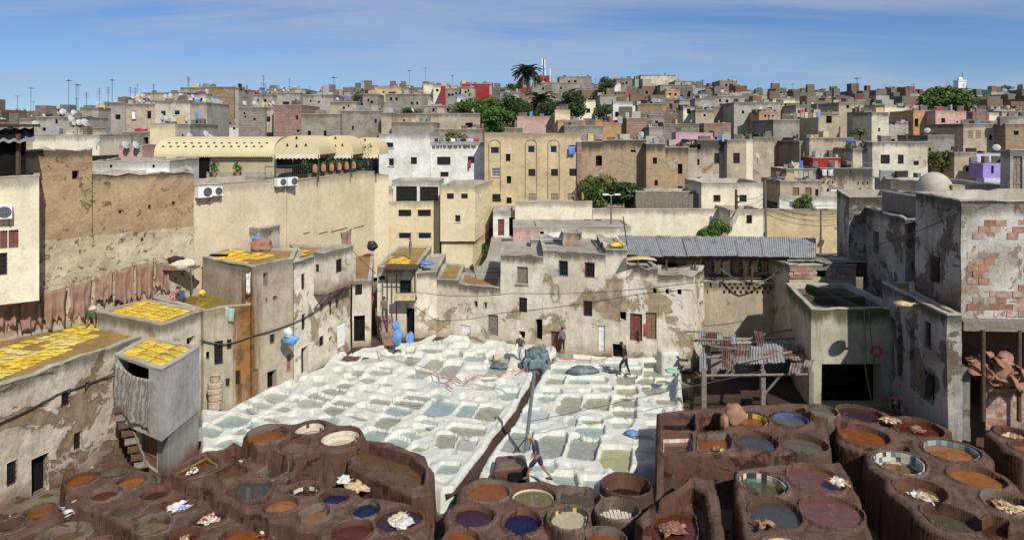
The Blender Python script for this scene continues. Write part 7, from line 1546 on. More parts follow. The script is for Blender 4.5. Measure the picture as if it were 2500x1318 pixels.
# shed interior hides and other brown leathers
for i in range(11):
    x = 1650+i*23; a, b = PY(x, 632, 44.0), PY(x+19, 632, 44.0); tag(cloth('hide', 'ragy' if i % 3 else 'hide', a, b, .9+.2*(i % 2), 60+i, fold=.05, taper=.25, frg=.25, nu=8, nv=7), (OR1+['tenth', 'eleventh'])[i]+' hide from the left in the shade of the corrugated shed', 'hide', 'hides hanging in the corrugated shed')
def pile(mat, c, n, r, seed, label, cat='hides', squash=.5, grp=None):
    """heap of folded skins: each skin its own crumpled sheet"""
    root = empty('hide_pile', c, label, cat, grp); rg = random.Random(seed)
    for i in range(n):
        a = rg.uniform(0, 6.28); q = rg.uniform(0, r*.7); cc = Vector((c[0]+q*math.cos(a), c[1]+q*math.sin(a)*.6, c[2]+r*squash*(1-q/r)*rg.uniform(.4, 1)))
        s = r*rg.uniform(.35, .6); ph = rg.uniform(0, 6); ax = Vector((math.cos(ph), math.sin(ph), rg.uniform(-.3, .6))).normalized(); bx_ = ax.cross(Vector((rg.uniform(-.5, .5), rg.uniform(-.5, .5), 1))).normalized(); nn = ax.cross(bx_)
        m = MB(); m.grid(lambda u, v: cc+ax*((u-.5)*2*s*(1+.3*math.sin(v*5+ph)))+bx_*((v-.5)*1.5*s*(1+.25*math.sin(u*7)))+nn*(.22*s*math.sin(u*9+ph)+.16*s*math.sin(v*8+u*5+ph)), 9, 7)
        o = m.build('skin', M[mat], root, smooth=True); md = o.modifiers.new('t', 'SOLIDIFY'); md.thickness = .015
    return root
pile('hideb', (PX(2420, 29.6), 29.4, 2.8), 16, 1.5, 4, 'heap of stiff brown hides on the ledge of the tall decaying building', squash=.75)
lump('hide_roll', 'hideb', (PX(2455, 29.0), 28.95, 3.55), .55, (1, .45, 1), 12, 'fan shaped roll of brown hide on top of the heap', 'hide')
wh = empty('hide_pile', P(1312, 905, .3), 'tall heap of wet grey green hides at head of the gutter', 'hides')
rg = random.Random(2); c0 = P(1310, 903, 0)
lump('core', 'wethide', c0+Vector((0, .5, .45)), .75, (.9, 1.3, .95), 31, parent=wh)
for i in range(38):
    t = rg.random(); c = c0+Vector((rg.uniform(-.55, .55)*(1-.3*t), .5-rg.uniform(-.7, 1.1), .15+t*.95)); s = rg.uniform(.16, .3); ph = rg.uniform(0, 6)
    m = MB(); m.grid(lambda u, v: c+Vector(((u-.5)*3.2*s, math.sin(u*3+ph)*.12-.12*v, -v*2.0*s+.06*math.sin(u*14+ph)+.1*math.cos((u-.5)*3))), 8, 4); o = m.build('wet_skin', M['wethide'], wh, smooth=True); o.modifiers.new('t', 'SOLIDIFY').thickness = .02
lump('hide_heap', 'wethide', P(1425, 905, .1), .62, (1.5, .9, .45), 33, 'low heap of wet hides slumped into a teal pit', 'hides'); lump('hide_heap', 'wethide', P(1225, 893, -.05), .5, (1.5, .9, .3), 34, 'wet hides floating in the big teal pit beside the barrel', 'hides')
m = MB(); m.tube([P(1205, 874, .15), P(1222, 872, .15)], .22, 10); tag(m.build('barrel', M['ragy']), 'pale barrel lying in the teal pit', 'barrel')
m = MB(); q_ = P(1634, 908, 0); m.box((q_.x, q_.y+.4, .45), (1.15, .95, 1.5), .1, 0, .07); o = m.build('lime_block', M['lime']); bv = o.modifiers.new('b', 'BEVEL'); bv.width = .2; bv.segments = 4; tag(o, 'tall lime crusted block draped with green rag at terrace corner', 'masonry block'); lump('rag', 'towel', P(1640, 905, 1.18), .3, (1.2, .8, .35), 37, 'green rag lying on the lime crusted block', 'rag'); lump('dark_cloth', 'bluewin', P(1543, 1056, .15), .28, (1.2, .8, .5), 36, 'small dark blue bundle on the white terrace', 'cloth')
def rags(k, mats, label, n=5, s=.34, seed=1, cat='hides', lift=.03):
    root_, pw, zr, dl, c, l = VAT[k]; r_ = empty('floating_heap', (c.x, c.y, zr-dl), label, cat); rg = random.Random(seed)
    for i in range(n):
        a = rg.uniform(0, 6.28); q = rg.uniform(0, .33); cc = Vector((c.x+q*math.cos(a), c.y+q*math.sin(a), zr-dl+lift)); ph = rg.uniform(0, 6); ax = Vector((math.cos(ph), math.sin(ph), 0)); by = Vector((-ax.y, ax.x, 0)); ss = s*rg.uniform(.6, 1.1)
        m = MB(); m.grid(lambda u, v: cc+ax*((u-.5)*1.9*ss*(1+.25*math.sin(v*3+ph)))+by*((v-.5)*ss*(1.0+.35*math.sin(u*4+ph)))+Vector((0, 0, .05*abs(math.sin(u*8+ph))+.035*math.sin(v*7+u*3))), 10, 7); o = m.build('sheet', M[mats[i % len(mats)]], r_, smooth=True); o.modifiers.new('t', 'SOLIDIFY').thickness = .01
rags(vi('white and blue rags'), ['ragw', 'blue', 'ragw'], 'white and blue rags half sunk in the brown vat', 4, .36, 2, 'rags'); rags(vi('white and yellow bag'), ['ragw', 'ragy', 'redc'], 'crumpled white and yellow bag in the purple vat', 4, .34, 3, 'bag')
rags(vi('torn plastic'), ['ragw', 'ragw', 'ragy'], 'torn white plastic bags in the wine red vat', 6, .40, 4, 'bags'); rags(vi('pale hides floating in brown'), ['ragw', 'hide', 'ragy'], 'pale wet hides floating in the brown vat', 6, .40, 5); rags(vi('yellow hides soaking'), ['ragy', 'ragy', 'hideb'], 'yellowish hides sticking out of the right edge vat', 6, .4, 6, lift=.08)
rags(vi('heap of dark hides'), ['hideb', 'hided'], 'heap of dark glossy hides in the walled basin', 8, .42, 7, lift=.14); rags(vi('scraps of hide'), ['hided', 'hideb'], 'scraps of dark hide in the red vat near the worker', 4, .3, 8); rags(vi('piled leather at'), ['ragy', 'hideb'], 'pale hides in the vat under the leather heap', 4, .35, 9)
rags(vi('red brown dye with hides'), ['hideb', 'ragy', 'hided'], 'hides soaking in the red brown basin of the tall block', 4, .24, 10); rags(vi('mossy yellow'), ['ragw', 'hided'], 'pale cloth sunk in the mossy square basin', 3, .25, 11, 'cloth'); rags(vi('white rag in'), ['ragw', 'ragy'], 'white rag at the bottom of the deep square basin', 2, .28, 12, 'rag')
rags(vi('scum cut'), ['hideb', 'ragy'], 'foamy scum and skins in the dark orange vat', 3, .2, 13)
# draped hide, plastic bag, rubbish on the ground
rt_ = empty('draped_hide', P(1785, 1010, 1.4), 'big orange brown hide draped between two vats of the tall block', 'hide')
lump('skin', 'hideb', P(1792, 1012, 1.62), .52, (.85, .8, .95), 51, parent=rt_); lump('tail', 'hideb', P(1768, 1030, 1.4), .38, (.5, .6, 1.0), 52, parent=rt_)
def flat(px, py, z, mats, label, s, seed, cat, n=3):
    c = P(px, py, z); r_ = empty('rubbish', c, label, cat); rg = random.Random(seed)
    for i in range(n):
        cc = c+Vector((rg.uniform(-s, s)*.4, rg.uniform(-s, s)*.4, .05)); ph = rg.uniform(0, 6); ax = Vector((math.cos(ph), math.sin(ph), 0)); by = Vector((-ax.y, ax.x, 0))
        m = MB(); m.grid(lambda u, v: cc+ax*((u-.5)*1.4*s*(1+.4*math.sin(v*6+ph)))+by*((v-.5)*s*(1.0+.5*math.sin(u*9+ph)))+Vector((0, 0, s*.22*abs(math.sin(u*8+ph))+s*.12*math.sin(v*9+u*3)+.02)), 12, 8); o = m.build('sheet', M[mats[i % len(mats)]], r_, smooth=True); o.modifiers.new('t', 'SOLIDIFY').thickness = .012
flat(2055, 1184, 1.28, ['ragw', 'ragy'], 'white and yellow plastic bag on the rim of the mauve vat', .36, 1, 'bag', 2); flat(1860, 1292, 1.28, ['hideb'], 'small brown hide on the rim below the slate vat', .36, 2, 'hide', 1)
flat(203, 1245, -.5, ['ragw', 'ragw'], 'heap of dirty white rags on the ground, lower left', .75, 3, 'rags', 4); flat(878, 1192, .2, ['ragy', 'ragy'], 'crumpled yellowish paper beside the curved trough', .55, 4, 'paper', 3); flat(835, 1178, .3, ['ragw'], 'small white plastic scrap by the trough', .35, 5, 'plastic', 2)
flat(502, 1215, -.35, ['ragy', 'hide'], 'heap of brown paper between vats, lower left', .5, 6, 'paper', 3); flat(575, 1240, -.35, ['ragy'], 'torn cardboard on the ground between vat rows', .5, 7, 'cardboard', 2); flat(660, 1300, -.2, ['ragw', 'hide'], 'grey scraps at bottom between two vat blocks', .45, 8, 'scraps', 2)
flat(2165, 1030, 1.2, ['ragy', 'hide'], 'bunch of straw on the vat rim by the crouching worker', .4, 9, 'straw', 4)
gt = 0
for i in range(90):
    pass
# scattered stones and scraps in the yard (uncountable)
m = MB(); rg = random.Random(9)
for i in range(2600):
    x, y = rg.uniform(-20, 20), rg.uniform(20.6, 34); z = yard_z(x, y)
    if z > -.45 or (x > -16 and y > 30): continue
    s = rg.uniform(.02, .10); m.cur = rg.choice((0, 0, 0, 1, 2)); m.box((x, y, z+s*.2), (s*rg.uniform(.8, 2), s, s*.6), rg.uniform(0, 3), rg.uniform(-.3, .3), s*.2)
tag(m.build('rubble', [M['ground'], M['ragy'], M['mudrim']]), kind='stuff')
# ---------------------------------------------------------------- lean-to with torn corrugated sheets
lt = empty('lean_to', P(1850, 960, 0), 'ramshackle timber lean-to with rusty corrugated sheets right of the white terrace', 'lean-to')
zl = 1.95
for px, Yp in ((1718, 33.0), (1862, 33.2), (1979, 33.0), (1722, 38.0), (1862, 38.5), (1955, 38.5)):
    m = MB(); x = PX(px, Yp); m.box((x, Yp, .6), (.22, .22, 3.0), random.uniform(-.1, .1)); m.build('post', M['woodgrey'], lt)
for (a, b, zz) in (((1708, 33.0), (1985, 33.0), 1.9), ((1700, 35.3), (1950, 35.0), 2.05), ((1690, 38.0), (1960, 38.2), 2.1), ((1720, 33), (1716, 38.2), 2.0), ((1862, 33), (1860, 38.2), 2.0), ((1980, 33), (1950, 38.2), 2.0), ((1800, 33.8), (1985, 36.4), 2.25)):
    m = MB(); m.tube([(PX(a[0], a[1]), a[1], zz), (PX(b[0], b[1]), b[1], zz+random.uniform(-.05, .1))], .07, 5); m.build('beam', M['woodgrey'], lt)
m = MB(); m.tube([(PX(1862, 33.2), 33.2, .8), (PX(1905, 33.1), 33.1, 1.85)], .06, 5); m.build('brace', M['woodgrey'], lt)
def sheetw(px0, px1, y0, y1, z, mat, sk=0, wv_=6):
    a, b = P(px0, y1, z), P(px1, y1, z); c, d = P(px1+sk, y0, z+.25), P(px0+sk, y0, z+.25); m = MB(); wave(a, b, c, d, wv_, .03, m, warp=.10); m.build('corrugated_sheet', M[mat], lt)
for q in ((1790, 1835, 842, 887, 2.1, 'zincr', 4), (1832, 1872, 845, 886, 2.12, 'zinc', 2), (1868, 1917, 838, 884, 2.16, 'zinc', -6), (1910, 1958, 838, 877, 2.1, 'zincr', -4), (1760, 1792, 858, 902, 2.02, 'zincr', 2), (1708, 1724, 862, 908, 2.0, 'zinc', 0, 3), (1703, 1720, 806, 842, 2.2, 'zinc', 0, 3), (1720, 1748, 812, 842, 2.25, 'zincr', 2), (1745, 1762, 815, 840, 2.2, 'zinc', 0, 3), (1762, 1784, 822, 846, 2.25, 'zincr', 3), (1778, 1800, 815, 838, 2.3, 'zinc', -4, 3), (1848, 1870, 808, 842, 2.4, 'zincr', -8, 4), (1925, 1955, 885, 912, 2.2, 'zincr', 6, 4), (1960, 1982, 878, 895, 2.3, 'zincr', 5, 3)): sheetw(*q)
for (a, b) in (((1670, 808), (1760, 812)), ((1700, 828), (1790, 830)), ((1812, 832), (1880, 812)), ((1870, 812), (1935, 805)), ((1885, 830), (1955, 845)), ((1735, 845), (1800, 852))):
    m = MB(); m.tube([P(a[0], a[1], 2.4), P(b[0], b[1], 2.45)], .06, 5); tag(m.build('loose_pole', M['woodgrey']), None); put(bpy.context.scene.objects[-1] if False else COL.objects[-1], lt)
tag(slab('lean_to_floor', [(PX(1680, 33), 32.2), (PX(2010, 33), 32.2), (PX(1990, 40), 40.4), (PX(1700, 40), 40.4)], -.9, -.55, M['gutter']), kind='structure')  # dark gutter colour on the floor stands in for shade under the sheets
hw = house('dark mud wall at the back of the lean-to', [(11.9, 39.2), (16.5, 39.2), (16.5, 40.2), (11.9, 40.2)], -.9, 1.6, 'dark_plaster', (), parapet=.05, amp=.08)  # dark plaster deepens the shade at the back through colour
# ---------------------------------------------------------------- iron pole, cables, lamps
pl = empty('cable_pole', P(1283, 1100, .0), 'grey leaning iron pole behind the walking man, carrying a cable', 'pole')
pb = P(1283, 1100, .2); pt_ = PY(1305, 905, pb.y+.6); m = MB(); m.tube([pb, pt_], .085, 10); m.build('shaft', M['steel'], pl)
m = MB(); q = pb.lerp(pt_, .1); m.tube([q+Vector((-.5, -.1, -.35)), q+Vector((.1, 0, .35))], .03, 5); m.build('stay', M['iron'], pl)
def cable(pts, r, label, mat='cable', sag=0, cat='cable'):
    out = []
    for a, b in zip(pts, pts[1:]):
        a, b = Vector(a), Vector(b)
        for i in range(14): t = i/14; p = a.lerp(b, t); p.z -= sag*4*t*(1-t); out.append(p)
    out.append(Vector(pts[-1])); m = MB(); m.tube(out, r, 5); return tag(m.build('cable', M[mat]), label, cat)
k1 = pb.lerp(pt_, .36); cable([k1, (PX(1640, 32), 32, ZY(952, 32)), (PX(1860, 33.3), 33.3, ZY(905, 33.3))], .016, 'straight grey cable from the leaning pole to the lean-to', 'cable', .03)
cable([PY(1012, 712, 44.5), PY(1250, 712, 42.5)+Vector((0, 0, -.1)), PY(1690, 690, 40.2)], .022, 'black cable sagging across the fronts of the middle houses', sag=.25)
cable([PY(1690, 690, 40.2), PY(2000, 625, 38.0), PY(2342, 520, 29.4)], .022, 'black cable rising to the corner of the tall decaying building', sag=.35)
cable([PY(1758, 655, 42.8), PY(1840, 690, 42.0), PY(1915, 650, 42.4)], .05, 'thick black cable drooping below the corrugated shed', sag=.25)
cable([PY(2110, 750, 34.3), PY(2113, 900, 34.2), PY(2128, 985, 34.0)], .035, 'olive green hose hanging down the tank front', 'hosegreen'); cable([PY(2120, 755, 34.3), PY(2140, 955, 34.2)], .025, 'thinner green hose right of the olive one on the tank', 'hosegreen')
cable([PY(0, 1098, 26), PY(60, 1102, 27.2), PY(108, 1095, 27.9)], .02, 'thin wire across the wall of the long peeling building', sag=.3)
def wallcable(pts, label):
    cable(pts, .035, label, sag=.05)
wallcable([(-20.05, 25.6, 2.75), (-19.3, 27.8, 3.0), (-18.25, 30.5, 3.05)], 'bundle of dark cables along the top of the long peeling wall')
wallcable([(-15.95, 33.6, 3.5), (-15, 34.2, 3.1), (-13.9, 34.95, 3.3), (-12.45, 37.3, 3.3), (-11.5, 39.9, 3.6), (-10.7, 42.4, 4.2)], 'black cable bundle slung along the left row of houses')
cable([PY(945, 688, 44.8), PY(860, 610, 42.5)], .02, 'black wire from the white overhanging room to the balcony house', sag=.15)
zt = lambda x, y: .22+.05*nz((x, y, 0), 2)
def hose(px, label, mat='hosered', r=.03):
    pts = [P(a, b, .16) for a, b in px]; out = []
    for i in range(len(pts)-1):
        for k in range(6):
            t = k/6; p0 = pts[max(i-1, 0)]; p1, p2 = pts[i], pts[i+1]; p3 = pts[min(i+2, len(pts)-1)]
            out.append(.5*((2*p1)+(p2-p0)*t+(2*p0-5*p1+4*p2-p3)*t*t+(3*p1-p0-3*p2+p3)*t**3)+Vector((0, 0, zt(*p1[:2])-.12)))
    m = MB(); m.tube(out, r, 6); tag(m.build('hose', M[mat]), label, 'hose')
hose([(1134, 940), (1150, 928), (1162, 920), (1185, 922), (1215, 921), (1232, 911), (1262, 908), (1296, 900)], 'red hose snaking over the left terrace to the hide heap'); hose([(1300, 902), (1322, 903), (1345, 888), (1370, 880), (1440, 883), (1466, 882), (1487, 876)], 'red hose running along the back of the right terrace')
hose([(1049, 913), (1068, 923), (1090, 928), (1108, 923), (1128, 936)], 'faded red hose loop near the middle of the left terrace'); hose([(1088, 943), (1108, 956)], 'short stub of red hose on a pale pit edge'); hose([(920, 860), (935, 872), (960, 877), (985, 887), (1020, 896), (1060, 909), (1085, 925), (1130, 940), (1180, 946), (1222, 955), (1240, 968)], 'long pale hose lying across the left terrace', 'rope', .025)
def lamp(label, px, ybase, ytop, Y, cat='street lamp'):
    r_ = empty('street_lamp', PY(px, ybase, Y), label, cat); a, b = PY(px, ybase, Y), PY(px, ytop, Y); m = MB(); m.tube([a, b], [.10, .06], 8); m.build('pole', M['steel'], r_)
    for s in (-1, 1): m = MB(); m.tube([b, b+Vector((s*.35, -.1, .12))], .035, 5); m.box(b+Vector((s*.5, -.15, .12)), (.5, .28, .12)); m.build('lamp_head', M['whitepaint'], r_)
    m = MB(); c = a.lerp(b, .3); m.box(c, (.42, .42, .22)); m.build('junction_box', M['whitepaint'], r_)
lamp('twin headed street lamp in front of the long cream wall, left one', 1492, 596, 478, 56); lamp('twin headed street lamp in front of the ochre wall, right one', 2046, 596, 468, 56)
m = MB(); a = PY(1799, 582, 57.5); b = PY(1797, 463, 57.5); m.tube([a, b], [.17, .12], 8)
for i in range(4): m.box(b+Vector((.12, -.1, -.6-.5*i)), (.25, .1, .14))
tag(m.build('wooden_pole', M['wooddark']), 'dark wooden electricity pole with insulators at the garden wall', 'pole')
m = MB(); a = PY(1870, 582, 57); b = PY(1868, 440, 57); m.tube([a, b], [.12, .08], 8); m.tube([b, b+Vector((.9, -.3, .25))], .05, 5); m.box(b+Vector((1.2, -.4, .28)), (.7, .3, .12)); tag(m.build('street_lamp', M['steel']), 'single armed grey street lamp between pole and ochre wall', 'street lamp')
for i, dz in enumerate((0, .5, 1.0, 1.5)): cable([PY(1798, 475, 57.4)-Vector((0, 0, dz)), PY(1868, 470, 57)-Vector((0, 0, dz*.8)), PY(2050, 500, 57.2)-Vector((0, 0, dz))], .018, ['uppermost', 'second', 'third', 'lowest'][i]+' wire strung between wooden pole and right lamp', sag=.5)
m = MB(); m.tube([PY(1531, 600, 41.6), PY(1521, 528, 41.6)], .035, 5); tag(m.build('iron_rod', M['iron']), 'thin iron rod on the roof beside the corrugated shed', 'rod')
lump('cloth_heap', 'hidey', PY(1505, 598, 42.2), .34, (1.6, 1, .5), 61, 'yellow hide bundled on the roof at the shed corner', 'hide'); lump('cloth_heap', 'ragw', PY(1357, 575, 46), .40, (1.5, 1, .55), 62, 'grey and white rags heaped on the middle roof', 'rags')
fbox('squat roof room on the tallest peeling house', 1374, 1420, 566, 600, 45.2, 1.4, 'white_old', [(1408, 572, 1416, 586, 'dD')], parapet=.04); fbox('low grey roof slab room beside the rag heap', 1296, 1372, 584, 605, 47.5, 2.5, 'grey', (), parapet=.04)
m = MB(); m.grid(lambda u, v: PY(1563, 634, 41.2)+Vector(((u-.5)*1.9, (v-.5)*.9, .22*math.cos((u-.5)*2.6)*math.cos((v-.5)*2))), 12, 6); o = m.build('upturned_tub', M['ragy'], smooth=True); o.modifiers.new('t', 'SOLIDIFY').thickness = .03; tag(o, 'upturned khaki tub on the crumbling roof edge', 'tub')
lump('wool_heap', 'fleece', PY(450, 640, 37.5)+Vector((.2, -.6, 0)), .52, (1.3, .7, .55), 63, 'fleece and black cloths piled on the projecting shelf', 'fleece'); m = MB(); c = PY(452, 650, 37.4); m.box((c.x, c.y-.4, c.z), (1.7, .9, .1)); m.tube([(c.x+.7, c.y-.8, c.z), (c.x+.5, c.y-.2, 5)], .05, 5); tag(m.build('shelf', M['woodgrey']), 'wooden shelf sticking out of the wall under the fleece', 'shelf')
lump('cloth_heap', 'iron', PY(440, 628, 37.4)+Vector((0, -.5, 0)), .36, (1.3, .7, .4), 64, 'dark garments on the wall shelf', 'cloth')
lump('box', 'hidey', PY(493, 716, 37.0), .2, (1, 1, .9), 65, 'small yellow crate beside the yellow pool', 'crate'); m = MB(); pp_ = [(-17.6, 37.9), (-15.5, 37.9), (-14.4, 35.4), (-16.0, 34.2), (-19.4, 36.4)]; m.v = [(x, y, 4.82) for x, y in pp_]; m.f = [tuple(range(5))]; m.m = [0]; tag(m.build('yellow_pool', liquid('yellow_dye', (.30, .21, .015), .15, (.12, .09, .01))), 'shallow pool of yellow dye on the stained roof', 'dye pool')
m = MB(); m.box((-17.1, 38.25, 5.9), (1.0, .2, 2.3)); tag(m.build('dark_doorway', M['dark']), 'dark doorway behind the yellow pool', 'doorway')
# wooden steps against the curtained block, brick steps in the yard corner
st = empty('ladder', P(320, 1080, 0), 'rough wooden steps climbing to the curtained block', 'steps')
A_, B_ = P(345, 1135, -.3), PY(292, 1000, 28.9)
for i in range(8): m = MB(); p = A_.lerp(B_, i/7); m.box(p, (.55, .35, .06), .5, .35); m.build('step', M['wooddark'] if i % 3 else M['woodgrey'], st)
m = MB(); m.tube([A_+Vector((.25, 0, 0)), B_+Vector((.25, 0, 0))], .04, 5); m.tube([A_-Vector((.25, 0, 0)), B_-Vector((.25, 0, 0))], .04, 5); m.build('rail', M['woodgrey'], st)
bs = empty('brick_steps', P(935, 835, 0), 'worn reddish brick steps between alley house and balcony house', 'steps')
for i in range(9):
    m = MB(); p = P(955-4*i, 835, 0)+Vector((0, i*.22, 0)); m.box((p.x, p.y, -.3+i*.22), (1.0, .5, .9), .1, 0, .02); m.build('step', M['brickred'], bs)
# lane up between the houses
m = MB(); rowsp = [(1130, 1222, 690, 47.0), (1170, 1225, 655, 49.5), (1188, 1240, 630, 52), (1196, 1252, 600, 56.5), (1200, 1258, 579, 60.9)]
for (a0, a1, ay, aY), (b0, b1, by_, bY) in zip(rowsp, rowsp[1:]): m.quad(PY(a0, ay, aY), PY(a1, ay, aY), PY(b1, by_, bY), PY(b0, by_, bY))
tag(m.build('lane', M['street']), kind='structure')
ls = empty('lane_steps', PY(1200, 665, 48), 'pale stone steps at the foot of the lane', 'steps')
for i in range(5): m = MB(); p = PY(1198-3*i, 688-9*i, 46.8+.62*i); m.box((p.x, p.y, p.z-.1), (1.75, .5, .3), -.05); m.build('step', M['street'], ls)
# brown box at the gutter foot
bx_ = empty('mud_box', P(1255, 1165, 0), 'low brown mud box with dark hollow at foot of the pole', 'masonry box'); c = P(1255, 1170, .2)
m = MB(); m.box((c.x-.1, c.y+.75, -.15), (1.4, 1.4, 1.35), .12, 0, .12); o = m.build('body', M['mudrim'], bx_); bv = o.modifiers.new('b', 'BEVEL'); bv.width = .14; bv.segments = 4
m = MB(); m.box((c.x+.15, c.y+.02, -.1), (.7, .12, 1.1), .05); m.build('hollow', M['dark'], bx_)

# the block the photograph is taken beside; it shades the bottom left corner
house('tall viewpoint building outside the frame at lower left', [(-30, -14), (-10.6, -14), (-10.6, 8.6), (-30, 8.6)], -1, 14.2, 'cream', (), seg=6, amp=0)

m = MB(); c = PY(2140, 858, 34.25); m.tube([(c.x+.28*math.cos(a), c.y, c.z+.24*math.sin(a)) for a in [i*math.tau/20 for i in range(21)]], .045, 6); tag(m.build('red_hoop', M['redc']), 'red plastic hoop hanging on the tank front', 'hoop')
m = MB(); c = PY(2204, 742, 31.4); m.lathe((c.x, c.y, c.z), [(0, -.18), (.28, -.12), (.42, 0), (.42, .05), (.1, .14), (0, .15)], 16); m.box((c.x+.6, c.y, c.z+.02), (1.1, .07, .07)); tag(m.build('bowl_lamp', M['ragy'], smooth=True), 'khaki bowl lamp sticking out of the dark lower building', 'lamp')
M['moss'] = simple('moss', (.19, .19, .02), .9, 0, .4, 6, .5); M['blueglaze'] = simple('blueglaze', (.05, .12, .33), .3)
root_, pw_m, zr_m, dl_m, c_m, l_m = VAT[vi('mossy yellow')]; n_ = len(pw_m)
for i in range(n_):
    a, b = Vector((*pw_m[i], 0)), Vector((*pw_m[(i+1) % n_], 0)); k = max(1, int((b-a).length/.2)); cc = Vector((c_m.x, c_m.y, 0))
    for j in range(k):
        p = a.lerp(b, (j+.5)/k); q = p+(cc-p).normalized()*.075; m = MB(); m.box((q.x, q.y, zr_m-.27), ((b-a).length/k*.94, .05, .2), math.atan2((b-a).y, (b-a).x), 0, .012); m.build('brick', M['moss'], root_)
# ---------------------------------------------------------------- people
def cm(name, c, r=.8, var=.15): return simple(name, c, r, 0, var, 7, .1)
CL = {'navy': cm('cloth_navy', (.025, .035, .07)), 'navy2': cm('cloth_navy2', (.02, .03, .075)), 'tan': cm('cloth_tan', (.45, .30, .13)), 'brown': cm('cloth_brown', (.10, .06, .045)), 'white': cm('cloth_white', (.55, .55, .52)), 'grey': cm('cloth_grey', (.16, .19, .23)), 'black': cm('cloth_black', (.018, .018, .02)), 'red': cm('cloth_red', (.34, .05, .03)), 'green': cm('cloth_green', (.06, .11, .04)), 'olive': cm('cloth_olive', (.13, .14, .08)), 'yellow': cm('cloth_yellow', (.60, .45, .05)), 'cream': cm('cloth_cream', (.62, .55, .42)), 'pinkc': cm('cloth_pink', (.48, .22, .18)), 'dblue': cm('cloth_dblue', (.05, .07, .11))}
def skinmesh(name, verts, edges, radii, mat, parent, sub=1, root=0):
    me = bpy.data.meshes.new(name); me.from_pydata([tuple(v) for v in verts], edges, []); me.materials.append(mat)
    o = bpy.data.objects.new(name, me); COL.objects.link(o); o.modifiers.new('skin', 'SKIN')
    for i, r in enumerate(radii): me.skin_vertices[0].data[i].radius = r if isinstance(r, tuple) else (r, r)
    if not me.skin_vertices:
        pass
    for i in range(len(verts)): me.skin_vertices[0].data[i].use_root = (i == root)
    s = o.modifiers.new('sub', 'SUBSURF'); s.levels = sub; s.render_levels = sub
    o.parent = parent; KIDS.setdefault(parent.name, []).append(o); return o
POSE = {  # y forward, z up; (l, r) pairs; unit heights in metres for a 1.75 m man
 'stand': dict(pel=(0, 0, .95), ch=(0, .0, 1.38), nk=(0, .01, 1.50), hd=(0, .03, 1.63), el=((-.24, .02, 1.13), (.24, .04, 1.13)), ha=((-.25, .10, .88), (.25, .12, .88)), kn=((-.10, .03, .50), (.10, .02, .50)), an=((-.11, 0, .08), (.11, 0, .08))),
 'walk': dict(pel=(0, 0, .90), ch=(0, .10, 1.34), nk=(0, .17, 1.46), hd=(0, .27, 1.55), el=((-.22, .02, 1.10), (.22, .08, 1.08)), ha=((-.20, .18, .92), (.20, .22, .86)), kn=((-.09, .27, .52), (.10, -.16, .50)), an=((-.08, .38, .10), (.10, -.50, .12))),
 'bend': dict(pel=(0, 0, .88), ch=(0, .40, 1.05), nk=(0, .50, 1.02), hd=(0, .60, .93), el=((-.24, .45, .75), (.24, .45, .75)), ha=((-.18, .50, .42), (.18, .52, .42)), kn=((-.16, .08, .46), (.16, .0, .46)), an=((-.22, .06, .08), (.22, -.08, .08))),
 'squat': dict(pel=(0, 0, .30), ch=(0, .22, .68), nk=(0, .28, .78), hd=(0, .36, .88), el=((-.25, .35, .52), (.25, .35, .52)), ha=((-.15, .55, .35), (.15, .55, .35)), kn=((-.18, .36, .48), (.18, .36, .48)), an=((-.15, .10, .07), (.15, .10, .07))),
 'step': dict(pel=(0, 0, .92), ch=(0, .08, 1.35), nk=(0, .10, 1.47), hd=(0, .18, 1.58), el=((-.26, .10, 1.12), (.28, -.02, 1.14)), ha=((-.16, .30, 1.0), (.34, .06, .92)), kn=((-.12, .26, .55), (.10, -.06, .48)), an=((-.12, .26, .12), (.10, -.22, .08))),
}
